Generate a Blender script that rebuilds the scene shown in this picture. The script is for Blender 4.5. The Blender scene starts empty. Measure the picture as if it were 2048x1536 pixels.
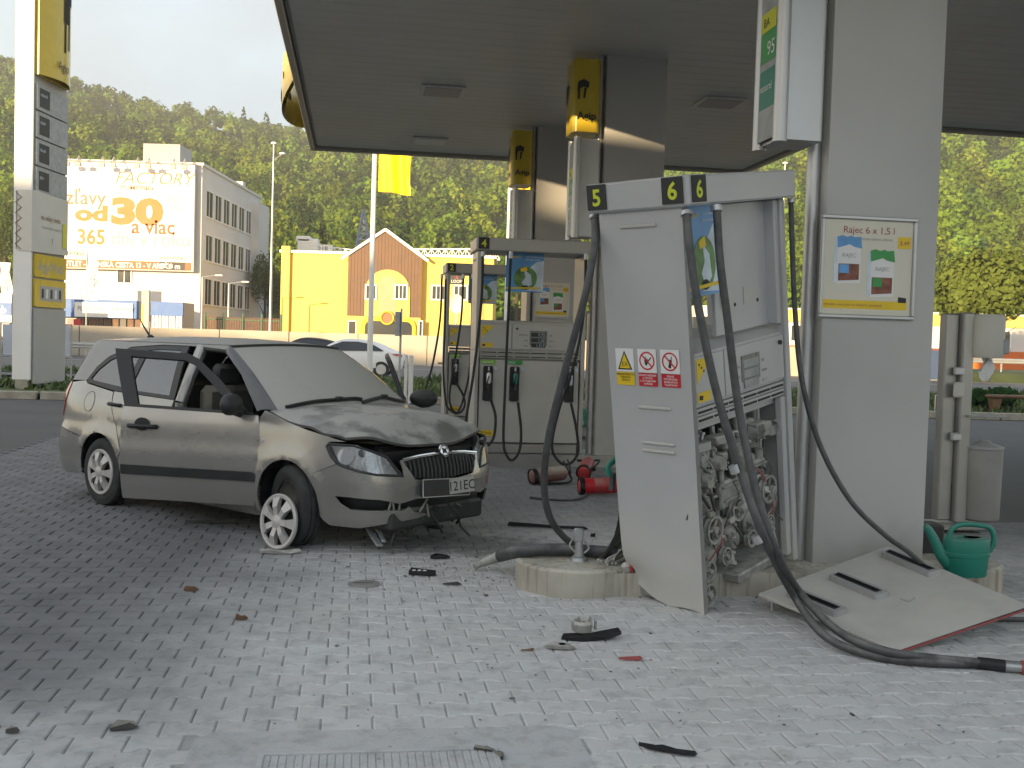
import bpy, bmesh, math, random
import numpy as np
from mathutils import Vector, Matrix
from mathutils.geometry import delaunay_2d_cdt
random.seed(7); rng = np.random.default_rng(7)
SC = bpy.context.scene
COL = SC.collection
R = math.radians

# ------------------------------------------------------------------ camera
CAM_F, CAM_H, CAM_P, CAM_R = 2100.0, 1.51, R(2.26), R(1.706)
def _axes():
    f = Vector((0, math.cos(CAM_P), -math.sin(CAM_P))); u = Vector((0, math.sin(CAM_P), math.cos(CAM_P))); r = Vector((1, 0, 0))
    c, s = math.cos(CAM_R), math.sin(CAM_R)
    return c*r + s*u, -s*r + c*u, f
AX = _axes()
cam = bpy.data.cameras.new('camera'); camo = bpy.data.objects.new('camera', cam); COL.objects.link(camo)
cam.sensor_width = 36; cam.lens = 36*CAM_F/2048; cam.clip_start = .05; cam.clip_end = 4000
mm = Matrix((AX[0], AX[1], -AX[2])).transposed().to_4x4(); mm.translation = (0, 0, CAM_H); camo.matrix_world = mm
SC.camera = camo
def ray(x, y): return AX[2] + AX[0]*((x-1024)/CAM_F) - AX[1]*((y-768)/CAM_F)
def gnd(x, y, z=0.0):                       # where a sight line meets the level z
    d = ray(x, y); return Vector((0, 0, CAM_H)) + d*((z-CAM_H)/d.z)
def at(x, y, Y):                            # a point at depth Y
    d = ray(x, y); return Vector((0, 0, CAM_H)) + d*(Y/d.y)

# ------------------------------------------------------------------ sky, sun, exposure
SUN_AZ = math.atan2(.5, .866)               # travel direction of the light on the ground, from +Y towards +X
SUN_EL = R(7.5)
world = bpy.data.worlds.new('World'); SC.world = world; world.use_nodes = True
nt = world.node_tree; nt.nodes.clear()
out = nt.nodes.new('ShaderNodeOutputWorld'); bg = nt.nodes.new('ShaderNodeBackground'); sky = nt.nodes.new('ShaderNodeTexSky')
sky.sky_type = 'NISHITA'; sky.sun_disc = False; sky.sun_elevation = SUN_EL
sky.sun_rotation = SUN_AZ + math.pi         # the sun stands behind the camera
sky.air_density = 1.0; sky.dust_density = .7; sky.ozone_density = 1.0
tc = nt.nodes.new('ShaderNodeTexCoord'); mp = nt.nodes.new('ShaderNodeMapping'); mp.inputs['Scale'].default_value = (1, 1, 2.2)
nz = nt.nodes.new('ShaderNodeTexNoise'); nz.inputs['Scale'].default_value = 2.2; nz.inputs['Detail'].default_value = 5; nz.inputs['Roughness'].default_value = .5
mr = nt.nodes.new('ShaderNodeMapRange'); mr.inputs['From Min'].default_value = .34; mr.inputs['From Max'].default_value = .66
mr.inputs['To Min'].default_value = .25; mr.inputs['To Max'].default_value = .85; mr.interpolation_type = 'SMOOTHSTEP'
mix = nt.nodes.new('ShaderNodeMix'); mix.data_type = 'RGBA'
mix.inputs['B'].default_value = (1.22, 1.36, 1.58, 1)      # thin evening cloud, in the sky node's own units
nt.links.new(tc.outputs['Generated'], mp.inputs['Vector']); nt.links.new(mp.outputs[0], nz.inputs['Vector'])
nt.links.new(nz.outputs['Fac'], mr.inputs['Value']); nt.links.new(mr.outputs[0], mix.inputs['Factor'])
nt.links.new(sky.outputs[0], mix.inputs['A']); nt.links.new(mix.outputs['Result'], bg.inputs['Color'])
bg.inputs['Strength'].default_value = .15; nt.links.new(bg.outputs[0], out.inputs[0])
sl = bpy.data.lights.new('sun', 'SUN'); so = bpy.data.objects.new('sun', sl); COL.objects.link(so)
sl.energy = 3.6; sl.angle = R(.6); sl.color = (1.0, .74, .42)
sdir = Vector((math.sin(SUN_AZ)*math.cos(SUN_EL), math.cos(SUN_AZ)*math.cos(SUN_EL), -math.sin(SUN_EL)))
so.rotation_euler = sdir.to_track_quat('-Z', 'Y').to_euler()
SC.view_settings.view_transform = 'Standard'; SC.view_settings.look = 'None'; SC.view_settings.gamma = 1
SC.view_settings.use_curve_mapping = False; SC.view_settings.exposure = 1.88
SC.cycles.max_bounces = 8; SC.cycles.diffuse_bounces = 4; SC.cycles.transparent_max_bounces = 12; SC.cycles.sample_clamp_indirect = 6
SC.cycles.use_denoising = True

# ------------------------------------------------------------------ tagging and mesh helpers
def tag(o, label=None, cat=None, group=None, kind=None):
    if label: o['label'] = label
    if cat: o['category'] = cat
    if group: o['group'] = group
    if kind: o['kind'] = kind
    return o
def thing(name, label, cat, loc=(0, 0, 0), rz=0.0, group=None, M=None):
    o = bpy.data.objects.new(name, None); COL.objects.link(o); o.empty_display_size = .2
    o.matrix_world = M if M is not None else (Matrix.Translation(Vector(loc)) @ Matrix.Rotation(rz, 4, 'Z'))
    return tag(o, label, cat, group)
def copy_tree(o, parent=None):
    c = o.copy(); COL.objects.link(c); c.parent = parent
    for ch in o.children: copy_tree(ch, c)
    return c

class MB:
    def __init__(s): s.v = []; s.f = []; s.m = []
    def add(s, vs, fs, M=None, mi=0):
        b = len(s.v)
        s.v += [tuple(M @ Vector(p)) for p in vs] if M is not None else [tuple(p) for p in vs]
        s.f += [tuple(b+i for i in f) for f in fs]; s.m += [mi]*len(fs); return s
    def box(s, c, d, M=None, mi=0, b=0.0):
        hx, hy, hz = d[0]/2, d[1]/2, d[2]/2
        T = Matrix.Translation(Vector(c)); T = (M @ T) if M is not None else T
        if b <= 0:
            v = [(x, y, z) for x in (-hx, hx) for y in (-hy, hy) for z in (-hz, hz)]
            return s.add(v, [(0, 1, 3, 2), (4, 6, 7, 5), (0, 4, 5, 1), (2, 3, 7, 6), (0, 2, 6, 4), (1, 5, 7, 3)], T, mi)
        b = min(b, hx*.98, hy*.98, hz*.98); v = []; ix = {}
        for sx in (-1, 1):
            for sy in (-1, 1):
                for sz in (-1, 1):
                    for k in range(3):
                        ix[(sx, sy, sz, k)] = len(v)
                        v.append((sx*(hx-(b if k != 0 else 0)), sy*(hy-(b if k != 1 else 0)), sz*(hz-(b if k != 2 else 0))))
        F = []
        for k in range(3):
            for sg in (-1, 1):
                q = []
                for a, c2 in ((-1, -1), (1, -1), (1, 1), (-1, 1)):
                    t = [a, c2]; t.insert(k, sg); q.append(ix[(t[0], t[1], t[2], k)])
                F.append(q)
        for m in range(3):
            k, l = [a for a in range(3) if a != m]
            for sk in (-1, 1):
                for sl2 in (-1, 1):
                    def key(sm, ax):
                        t = [0, 0, 0]; t[m] = sm; t[k] = sk; t[l] = sl2; return ix[(t[0], t[1], t[2], ax)]
                    F.append([key(-1, k), key(1, k), key(1, l), key(-1, l)])
        for sx in (-1, 1):
            for sy in (-1, 1):
                for sz in (-1, 1): F.append([ix[(sx, sy, sz, k)] for k in range(3)])
        G = []
        for f in F:
            P = [Vector(v[i]) for i in f]; n = (P[1]-P[0]).cross(P[2]-P[0]); c0 = sum(P, Vector())/len(P)
            G.append(tuple(f) if n.dot(c0) > 0 else tuple(reversed(f)))
        return s.add(v, G, T, mi)
    def cyl(s, p0, p1, r0, r1=None, n=16, M=None, mi=0, caps=True):
        r1 = r0 if r1 is None else r1
        p0, p1 = Vector(p0), Vector(p1); d = (p1-p0).normalized()
        a = d.orthogonal().normalized(); b = d.cross(a); v = []
        for p, r in ((p0, r0), (p1, r1)):
            for i in range(n):
                t = 2*math.pi*i/n; v.append(p + a*(r*math.cos(t)) + b*(r*math.sin(t)))
        F = [(i, (i+1) % n, n+(i+1) % n, n+i) for i in range(n)]
        if caps: F += [tuple(range(n-1, -1, -1)), tuple(range(n, 2*n))]
        return s.add(v, F, M, mi)
    def tube(s, pts, r, n=8, M=None, mi=0, sub=0, caps=True):
        P = [Vector(p) for p in pts]
        if sub: P = spline(P, sub)
        rr = r if isinstance(r, (list, tuple)) else None
        v = []; F = []; prev = None
        for i, p in enumerate(P):
            t = (P[min(i+1, len(P)-1)] - P[max(i-1, 0)]).normalized()
            if prev is None: a = t.orthogonal().normalized()
            else:
                a = prev - t*prev.dot(t); a = a.normalized() if a.length > 1e-6 else t.orthogonal().normalized()
            prev = a; b = t.cross(a); q = (rr[0]+(rr[1]-rr[0])*i/(len(P)-1)) if rr else r
            for k in range(n):
                th = 2*math.pi*k/n; v.append(p + a*(q*math.cos(th)) + b*(q*math.sin(th)))
        for i in range(len(P)-1):
            for k in range(n): F.append((i*n+k, i*n+(k+1) % n, (i+1)*n+(k+1) % n, (i+1)*n+k))
        if caps: F += [tuple(range(n-1, -1, -1)), tuple(range((len(P)-1)*n, len(P)*n))]
        return s.add(v, F, M, mi)
    def lathe(s, prof, n=24, M=None, mi=0, closed=False, caps=True):
        v = []; F = []; k = len(prof)
        for i in range(n):
            t = 2*math.pi*i/n
            for r, z in prof: v.append((r*math.cos(t), r*math.sin(t), z))
        for i in range(n):
            j = (i+1) % n
            for a in range(k if closed else k-1):
                c = (a+1) % k; F.append((i*k+a, j*k+a, j*k+c, i*k+c))
        if not closed and caps:
            if prof[0][0] > 1e-5: F.append(tuple(i*k for i in range(n-1, -1, -1)))
            if prof[-1][0] > 1e-5: F.append(tuple(i*k+k-1 for i in range(n)))
        return s.add(v, F, M, mi)
    def prism(s, poly, z0, z1, M=None, mi=0):
        n = len(poly); A = sum(poly[i][0]*poly[(i+1) % n][1]-poly[(i+1) % n][0]*poly[i][1] for i in range(n))
        if A < 0: poly = poly[::-1]
        v = [(x, y, z0) for x, y in poly] + [(x, y, z1) for x, y in poly]
        F = [tuple(range(n-1, -1, -1)), tuple(range(n, 2*n))] + [(i, (i+1) % n, n+(i+1) % n, n+i) for i in range(n)]
        return s.add(v, F, M, mi)
    def grid(s, P, mi=0, M=None, flip=False):
        P = np.asarray(P, float); a, b = P.shape[:2]
        F = [(i*b+j, i*b+j+1, (i+1)*b+j+1, (i+1)*b+j) for i in range(a-1) for j in range(b-1)]
        if flip: F = [f[::-1] for f in F]
        return s.add(P.reshape(-1, 3), F, M, mi)
    def text(s, body, size, M, mi=0, align='LEFT', bold=0.0, shear=0.0, sx=1.0, space=1.0):
        v, f = text_geo(body, align, bold, shear, space)
        return s.add([(p[0]*size*sx, p[1]*size, p[2]) for p in v], f, M, mi)
    def build(s, name, mats, parent=None, smooth=None, kind=None):
        me = bpy.data.meshes.new(name); me.from_pydata(s.v, [], s.f)
        mats = mats if isinstance(mats, (list, tuple)) else [mats]
        for m in mats: me.materials.append(m)
        if len(mats) > 1: me.polygons.foreach_set('material_index', s.m)
        if smooth is not None:
            me.polygons.foreach_set('use_smooth', [True]*len(me.polygons)); me.set_sharp_from_angle(angle=R(smooth))
        me.update(); o = bpy.data.objects.new(name, me); COL.objects.link(o)
        if parent is not None: o.parent = parent
        if kind: o['kind'] = kind
        return o
def spline(P, sub):
    P = [Vector(p) for p in P]; Q = [P[0]*2-P[1]] + P + [P[-1]*2-P[-2]]; o = []
    for i in range(1, len(Q)-2):
        a, b, c, d = Q[i-1:i+3]
        for k in range(sub):
            t = k/sub; o.append(.5*((2*b)+(c-a)*t+(2*a-5*b+4*c-d)*t*t+(-a+3*b-3*c+d)*t**3))
    o.append(Q[-2]); return o
_txt = {}
def text_geo(body, align, bold, shear, space=1.0):
    k = (body, align, bold, shear, space)
    if k not in _txt:
        c = bpy.data.curves.new('t', 'FONT'); c.body = body; c.size = 1; c.align_x = align; c.offset = bold; c.shear = shear; c.space_character = space; c.resolution_u = 3
        o = bpy.data.objects.new('t', c); me = bpy.data.meshes.new_from_object(o)
        _txt[k] = ([tuple(v.co) for v in me.vertices], [tuple(p.vertices) for p in me.polygons])
        bpy.data.objects.remove(o); bpy.data.curves.remove(c); bpy.data.meshes.remove(me)
    return _txt[k]
def face_M(o, right, up):                    # frame of a flat face: x = right, y = up, z = out of the face
    r = Vector(right).normalized(); u = Vector(up).normalized(); n = r.cross(u).normalized()
    m = Matrix((r, u, n)).transposed().to_4x4(); m.translation = Vector(o); return m
def rrect(x0, y0, x1, y1, r, n=4):
    p = []
    for cx, cy, a in ((x1-r, y0+r, -90), (x1-r, y1-r, 0), (x0+r, y1-r, 90), (x0+r, y0+r, 180)):
        for i in range(n+1):
            t = R(a+90*i/n); p.append((cx+r*math.cos(t), cy+r*math.sin(t)))
    return p
def disc(cx, cy, r, n=24, ry=None): return [(cx+r*math.cos(2*math.pi*i/n), cy+(ry or r)*math.sin(2*math.pi*i/n)) for i in range(n)]

# ------------------------------------------------------------------ materials
def pm(name, col, rough=.5, metal=0.0, var=.12, scale=5.0, bump=0.0, bscale=60.0, dust=0.0, dcol=(.42, .41, .37), coat=0.0, spec=.5, tint=None, dscale=3.0, side=.15, zpow=None):
    m = bpy.data.materials.new(name); m.use_nodes = True; n = m.node_tree.nodes; L = m.node_tree.links
    b = n['Principled BSDF']; g = n.new('ShaderNodeNewGeometry')
    z = n.new('ShaderNodeTexNoise'); z.inputs['Scale'].default_value = scale; z.inputs['Detail'].default_value = 4; L.new(g.outputs['Position'], z.inputs['Vector'])
    r = n.new('ShaderNodeValToRGB'); e = r.color_ramp.elements; e[0].position = .3; e[1].position = .7
    c2 = tint or tuple(min(1, c*(1+var)) for c in col)
    e[0].color = (*[c*(1-var) for c in col], 1); e[1].color = (*c2, 1); L.new(z.outputs['Fac'], r.inputs[0])
    colo = r.outputs[0]; b.inputs['Roughness'].default_value = rough; b.inputs['Metallic'].default_value = metal
    b.inputs['Specular IOR Level'].default_value = spec; b.inputs['Coat Weight'].default_value = coat; b.inputs['Coat Roughness'].default_value = .08
    if dust > 0:
        s = n.new('ShaderNodeSeparateXYZ'); L.new(g.outputs['Normal'], s.inputs[0])
        up = n.new('ShaderNodeMapRange'); up.inputs['From Min'].default_value = 0.0; up.inputs['From Max'].default_value = .7; up.inputs['To Min'].default_value = side; up.inputs['To Max'].default_value = 1; L.new(s.outputs['Z'], up.inputs['Value'])
        z2 = n.new('ShaderNodeTexNoise'); z2.inputs['Scale'].default_value = dscale; z2.inputs['Detail'].default_value = 7; z2.inputs['Roughness'].default_value = .62; L.new(g.outputs['Position'], z2.inputs['Vector'])
        q = n.new('ShaderNodeMapRange'); q.inputs['From Min'].default_value = .38; q.inputs['From Max'].default_value = .58; q.inputs['To Min'].default_value = .25; L.new(z2.outputs['Fac'], q.inputs['Value'])
        k = n.new('ShaderNodeMath'); k.operation = 'MULTIPLY'; L.new(up.outputs[0], k.inputs[0]); L.new(q.outputs[0], k.inputs[1])
        k2 = n.new('ShaderNodeMath'); k2.operation = 'MULTIPLY'; k2.inputs[1].default_value = dust; k2.use_clamp = True; L.new(k.outputs[0], k2.inputs[0])
        if zpow:      # powder thrown up from the ground and caked on the foot of the panel
            sp = n.new('ShaderNodeSeparateXYZ'); L.new(g.outputs['Position'], sp.inputs[0]); z4 = n.new('ShaderNodeTexNoise'); z4.inputs['Scale'].default_value = 5; z4.inputs['Detail'].default_value = 6; L.new(g.outputs['Position'], z4.inputs['Vector'])
            ad = n.new('ShaderNodeMath'); ad.operation = 'MULTIPLY_ADD'; ad.inputs[1].default_value = .9; L.new(z4.outputs['Fac'], ad.inputs[0]); sb = n.new('ShaderNodeMath'); sb.operation = 'SUBTRACT'; sb.inputs[1].default_value = .45; L.new(sp.outputs['Z'], sb.inputs[0]); L.new(sb.outputs[0], ad.inputs[2])
            zr_ = n.new('ShaderNodeMapRange'); zr_.interpolation_type = 'SMOOTHSTEP'; zr_.inputs['From Min'].default_value = zpow[1]; zr_.inputs['From Max'].default_value = zpow[0]; zr_.inputs['To Max'].default_value = .9; L.new(ad.outputs[0], zr_.inputs['Value'])
            k5 = n.new('ShaderNodeMath'); k5.operation = 'MAXIMUM'; L.new(k2.outputs[0], k5.inputs[0]); L.new(zr_.outputs[0], k5.inputs[1]); k2 = k5
        mx = n.new('ShaderNodeMix'); mx.data_type = 'RGBA'; mx.inputs['B'].default_value = (*dcol, 1); L.new(k2.outputs[0], mx.inputs['Factor']); L.new(colo, mx.inputs['A']); colo = mx.outputs['Result']
        rm = n.new('ShaderNodeMapRange'); rm.inputs['To Min'].default_value = rough; rm.inputs['To Max'].default_value = .95; L.new(k2.outputs[0], rm.inputs['Value']); L.new(rm.outputs[0], b.inputs['Roughness'])
        if metal > 0:
            mt = n.new('ShaderNodeMapRange'); mt.inputs['To Min'].default_value = metal; mt.inputs['To Max'].default_value = 0; L.new(k2.outputs[0], mt.inputs['Value']); L.new(mt.outputs[0], b.inputs['Metallic'])
        if coat > 0:
            ct = n.new('ShaderNodeMapRange'); ct.inputs['To Min'].default_value = coat; ct.inputs['To Max'].default_value = 0; L.new(k2.outputs[0], ct.inputs['Value']); L.new(ct.outputs[0], b.inputs['Coat Weight'])
    else:
        rr = n.new('ShaderNodeMapRange'); rr.inputs['To Min'].default_value = max(0, rough-.1); rr.inputs['To Max'].default_value = min(1, rough+.1); L.new(z.outputs['Fac'], rr.inputs['Value']); L.new(rr.outputs[0], b.inputs['Roughness'])
    if bump > 0:
        z3 = n.new('ShaderNodeTexNoise'); z3.inputs['Scale'].default_value = bscale; z3.inputs['Detail'].default_value = 3; L.new(g.outputs['Position'], z3.inputs['Vector'])
        bp = n.new('ShaderNodeBump'); bp.inputs['Strength'].default_value = bump; bp.inputs['Distance'].default_value = .01; L.new(z3.outputs['Fac'], bp.inputs['Height']); L.new(bp.outputs[0], b.inputs['Normal'])
    L.new(colo, b.inputs['Base Color'])
    return m
def glass_mat(name, tint=(.75, .8, .8), refl=.12, through=.6):
    m = bpy.data.materials.new(name); m.use_nodes = True; n = m.node_tree.nodes; L = m.node_tree.links; n.remove(n['Principled BSDF'])
    t = n.new('ShaderNodeBsdfTransparent'); t.inputs[0].default_value = (*[c*through for c in tint], 1)
    g = n.new('ShaderNodeBsdfGlossy'); g.inputs['Roughness'].default_value = .02; g.inputs[0].default_value = (.9, .92, .95, 1)
    f = n.new('ShaderNodeFresnel'); f.inputs[0].default_value = 1.5
    a = n.new('ShaderNodeMath'); a.operation = 'MULTIPLY_ADD'; a.inputs[1].default_value = 1.0; a.inputs[2].default_value = refl; a.use_clamp = True; L.new(f.outputs[0], a.inputs[0])
    x = n.new('ShaderNodeMixShader'); L.new(a.outputs[0], x.inputs[0]); L.new(t.outputs[0], x.inputs[1]); L.new(g.outputs[0], x.inputs[2]); L.new(x.outputs[0], n['Material Output'].inputs[0])
    return m

M = {}
M['grey_metal'] = pm('grey_metal', (.50, .505, .51), .42, .2, .06, 1.6, dust=.5, dcol=(.52, .51, .47), bump=.10, bscale=2.2, zpow=(.10, .75), side=.18)
M['pump_clean'] = pm('pump_clean', (.44, .43, .40), .4, .25, .05, 2.5, bump=.02, bscale=5)
M['pump_white'] = pm('pump_white', (.50, .49, .46), .4, .1, .05, 2.5)
M['dusty_panel'] = pm('dusty_panel', (.52, .51, .47), .7, 0, .07, 1.5, dust=.7, dcol=(.63, .61, .55))
M['column'] = pm('column', (.40, .40, .395), .5, .1, .06, .9, bump=.04, bscale=1.6)
M['column_clad'] = pm('column_clad', (.475, .47, .455), .5, .1, .09, .7, bump=.05, bscale=1.4, dust=.3, dcol=(.34, .33, .30), zpow=(-.25, .55), side=.25, dscale=1.5)
M['bin_grey'] = pm('bin_grey', (.27, .262, .245), .6, .1, .12, 3, dust=.3)
M['alu'] = pm('alu', (.55, .55, .55), .42, .7, .08, 3)
M['chrome'] = pm('chrome', (.75, .75, .76), .12, 1, .03, 8)
M['fence_green'] = pm('fence_green', (.035, .10, .045), .6, 0, .1, 2)
M['crane_blue'] = pm('crane_blue', (.03, .055, .13), .6, 0, .1, 2)
M['steel_skirt'] = pm('steel_skirt', (.40, .39, .37), .35, .7, .1, 3, dust=.3)
M['black'] = pm('black', (.012, .012, .013), .45, 0, .2, 8)
M['black_dusty'] = pm('black_dusty', (.018, .018, .019), .55, 0, .2, 8, dust=.3, dcol=(.22, .22, .2))
M['rubber'] = pm('rubber', (.016, .016, .017), .6, 0, .2, 20)
M['rubber_dusty'] = pm('rubber_dusty', (.045, .046, .048), .55, 0, .25, 14, dust=.7, dcol=(.26, .26, .25), dscale=7)
M['tyre'] = pm('tyre', (.025, .025, .026), .8, 0, .25, 12, dust=.25, dcol=(.2, .2, .19))
M['white'] = pm('white', (.78, .78, .76), .5, 0, .03, 2)
M['offwhite'] = pm('offwhite', (.62, .60, .54), .6, 0, .05, 2)
M['cream'] = pm('cream', (.70, .67, .56), .55, 0, .03, 2)
M['yellow'] = pm('yellow', (.80, .56, .02), .45, 0, .06, 4)
M['sign_yellow'] = pm('sign_yellow', (.60, .44, .035), .25, 0, .05, 3)
M['olive_yellow'] = pm('olive_yellow', (.62, .62, .03), .5, 0, .05, 4)
M['red'] = pm('red', (.55, .02, .03), .4, 0, .08, 5)
M['red_dusty'] = pm('red_dusty', (.42, .016, .022), .4, 0, .1, 5, dust=.6, dcol=(.5, .38, .33))
M['green'] = pm('green', (.05, .32, .08), .45, 0, .08, 5)
M['bright_green'] = pm('bright_green', (.22, .50, .05), .45, 0, .08, 5)
M['teal'] = pm('teal', (.01, .20, .145), .38, 0, .12, 6, dust=.35, dcol=(.25, .38, .33))
M['blue'] = pm('blue', (.03, .12, .38), .5, 0, .06, 3)
M['print_blue'] = pm('print_blue', (.10, .30, .60), .35, 0, .3, 3)
M['print_pale'] = pm('print_pale', (.55, .65, .75), .35, 0, .2, 6)
M['print_green'] = pm('print_green', (.10, .22, .06), .4, 0, .5, 12)
M['print_grey'] = pm('print_grey', (.35, .36, .36), .5, 0, .2, 10)
M['print_brown'] = pm('print_brown', (.22, .08, .05), .5, 0, .5, 20)
M['maroon'] = pm('maroon', (.35, .08, .08), .5, 0, .05, 4)
M['ink'] = pm('ink', (.03, .03, .03), .6, 0, .1, 5)
M['orange_print'] = pm('orange_print', (.60, .13, .012), .55, 0, .05, 1)
M['brown_print'] = pm('brown_print', (.30, .12, .05), .55, 0, .05, 1)
M['concrete'] = pm('concrete', (.36, .33, .27), .85, 0, .22, 4, bump=.25, bscale=50)
M['concrete_wall'] = pm('concrete_wall', (.40, .36, .30), .85, 0, .12, .6, bump=.1, bscale=10)
M['asphalt'] = pm('asphalt', (.085, .083, .08), .85, 0, .2, .8, bump=.3, bscale=120)
M['road'] = pm('road', (.12, .115, .112), .85, 0, .12, .3)
M['grass_soil'] = pm('grass_soil', (.045, .075, .018), .9, 0, .4, .6, tint=(.08, .10, .03))
M['grass_blade'] = pm('grass_blade', (.05, .10, .02), .7, 0, .4, .8, tint=(.12, .16, .04))
M['soil'] = pm('soil', (.05, .04, .02), .9, 0, .3, .2)
M['wood'] = pm('wood', (.16, .085, .045), .7, 0, .3, 3)
M['timber'] = pm('timber', (.13, .068, .038), .6, 0, .15, 1.0)
M['facade_yellow'] = pm('facade_yellow', (.80, .56, .12), .7, 0, .04, .2)
M['facade_white'] = pm('facade_white', (.60, .59, .585), .8, 0, .06, .25)
M['facade_grey'] = pm('facade_grey', (.42, .40, .39), .85, 0, .08, .3)
M['window_dark'] = pm('window_dark', (.04, .045, .05), .12, 0, .3, .5)
M['bark'] = pm('bark', (.06, .045, .03), .9, 0, .3, 4)
M['galv'] = pm('galv', (.42, .43, .43), .4, .6, .08, 2)
M['mech'] = pm('mech', (.20, .20, .185), .6, .2, .25, 9, dust=1.2, dcol=(.50, .485, .44), dscale=10, side=.45)
M['mech_dark'] = pm('mech_dark', (.05, .05, .048), .6, .2, .3, 9, dust=.7, dcol=(.36, .34, .29), dscale=6, side=.2)
# ------------------------------------------------------------------ station frame (the forecourt stands 8.5 degrees off the view)
TH = R(8.5); E1 = Vector((math.cos(TH), math.sin(TH), 0)); E2 = Vector((-math.sin(TH), math.cos(TH), 0)); UP = Vector((0, 0, 1))
def st(s, t, z=0.0): return E1*s + E2*t + UP*z
def inv_st(p): return p[0]*E1.x+p[1]*E1.y, p[0]*E2.x+p[1]*E2.y
MST = Matrix((E1, E2, UP)).transposed().to_4x4()

def powder_light_mat(name, base, powder, rough=.85, bump=.25, bscale=90, soot=True, tonevar=.0):
    m = bpy.data.materials.new(name); m.use_nodes = True; n = m.node_tree.nodes; L = m.node_tree.links; b = n['Principled BSDF']
    g = n.new('ShaderNodeNewGeometry'); s = n.new('ShaderNodeSeparateXYZ'); L.new(g.outputs['Position'], s.inputs[0])
    def noise(sc, det=5, ro=.55):
        z = n.new('ShaderNodeTexNoise'); z.inputs['Scale'].default_value = sc; z.inputs['Detail'].default_value = det; z.inputs['Roughness'].default_value = ro; L.new(g.outputs['Position'], z.inputs['Vector']); return z.outputs['Fac']
    def mth(op, a, c, d=None):
        k = n.new('ShaderNodeMath'); k.operation = op
        for i, q in enumerate((a, c, d)):
            if q is None: continue
            if isinstance(q, (int, float)): k.inputs[i].default_value = q
            else: L.new(q, k.inputs[i])
        return k.outputs[0]
    def sm(v, a, c, t0=0., t1=1.):
        k = n.new('ShaderNodeMapRange'); k.interpolation_type = 'SMOOTHSTEP'; k.inputs['From Min'].default_value = a; k.inputs['From Max'].default_value = c; k.inputs['To Min'].default_value = t0; k.inputs['To Max'].default_value = t1; L.new(v, k.inputs['Value']); return k.outputs[0]
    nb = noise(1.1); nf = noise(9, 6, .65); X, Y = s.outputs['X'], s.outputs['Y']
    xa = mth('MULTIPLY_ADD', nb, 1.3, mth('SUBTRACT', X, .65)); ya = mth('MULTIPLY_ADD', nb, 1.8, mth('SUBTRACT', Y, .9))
    m1 = sm(xa, -2.4, -.55); low = sm(ya, 4.6, 3.6); m1 = mth('MAXIMUM', m1, mth('MULTIPLY', low, .75))  # low: nearest paving painted paler to stand in for brighter light, beyond the powder
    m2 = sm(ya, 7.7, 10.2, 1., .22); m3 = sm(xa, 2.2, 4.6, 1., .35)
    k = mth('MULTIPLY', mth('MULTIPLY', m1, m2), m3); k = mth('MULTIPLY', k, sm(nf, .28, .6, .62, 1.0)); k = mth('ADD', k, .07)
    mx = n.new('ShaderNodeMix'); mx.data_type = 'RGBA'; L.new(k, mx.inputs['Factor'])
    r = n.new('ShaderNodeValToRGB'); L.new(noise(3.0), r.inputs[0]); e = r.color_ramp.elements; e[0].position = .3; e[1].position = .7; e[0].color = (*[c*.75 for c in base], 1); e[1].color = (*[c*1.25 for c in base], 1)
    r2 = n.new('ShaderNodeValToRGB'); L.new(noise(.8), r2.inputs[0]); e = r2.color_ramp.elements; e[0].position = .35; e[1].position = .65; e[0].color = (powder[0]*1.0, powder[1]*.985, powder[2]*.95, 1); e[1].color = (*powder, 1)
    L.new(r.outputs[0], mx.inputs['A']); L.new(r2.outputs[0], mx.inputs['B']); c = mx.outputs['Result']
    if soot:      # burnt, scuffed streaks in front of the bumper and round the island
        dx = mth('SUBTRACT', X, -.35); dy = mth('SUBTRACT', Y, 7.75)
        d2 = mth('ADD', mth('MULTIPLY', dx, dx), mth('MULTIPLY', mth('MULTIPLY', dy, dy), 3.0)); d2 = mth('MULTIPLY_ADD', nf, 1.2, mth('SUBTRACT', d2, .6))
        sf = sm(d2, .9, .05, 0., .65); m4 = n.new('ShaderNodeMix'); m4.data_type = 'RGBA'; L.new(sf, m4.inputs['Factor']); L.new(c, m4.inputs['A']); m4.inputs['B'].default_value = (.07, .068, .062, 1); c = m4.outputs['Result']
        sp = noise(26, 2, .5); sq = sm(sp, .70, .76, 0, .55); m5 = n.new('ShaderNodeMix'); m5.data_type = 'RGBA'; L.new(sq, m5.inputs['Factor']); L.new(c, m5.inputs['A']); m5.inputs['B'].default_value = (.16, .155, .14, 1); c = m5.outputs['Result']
    # every block has its own tone
    ss_ = mth('ADD', mth('MULTIPLY', X, E1.x), mth('MULTIPLY', Y, E1.y)); tt_ = mth('ADD', mth('MULTIPLY', X, E2.x), mth('MULTIPLY', Y, E2.y))
    row = mth('FLOOR', mth('DIVIDE', mth('SUBTRACT', tt_, 2.63), .14), 0); odd = mth('MODULO', row, 2.0); idx = mth('FLOOR', mth('DIVIDE', mth('ADD', mth('SUBTRACT', ss_, -4.10), mth('MULTIPLY', odd, .1)), .2), 0)
    cb = n.new('ShaderNodeCombineXYZ'); L.new(idx, cb.inputs[0]); L.new(row, cb.inputs[1]); wn = n.new('ShaderNodeTexWhiteNoise'); wn.noise_dimensions = '2D'; L.new(cb.outputs[0], wn.inputs['Vector'])
    tone = mth('MULTIPLY_ADD', wn.outputs['Value'], tonevar, 1.0-tonevar*.55); vm = n.new('ShaderNodeVectorMath'); vm.operation = 'SCALE'; L.new(c, vm.inputs[0]); L.new(tone, vm.inputs['Scale']); c = vm.outputs[0]
    L.new(c, b.inputs['Base Color']); b.inputs['Roughness'].default_value = rough
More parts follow.
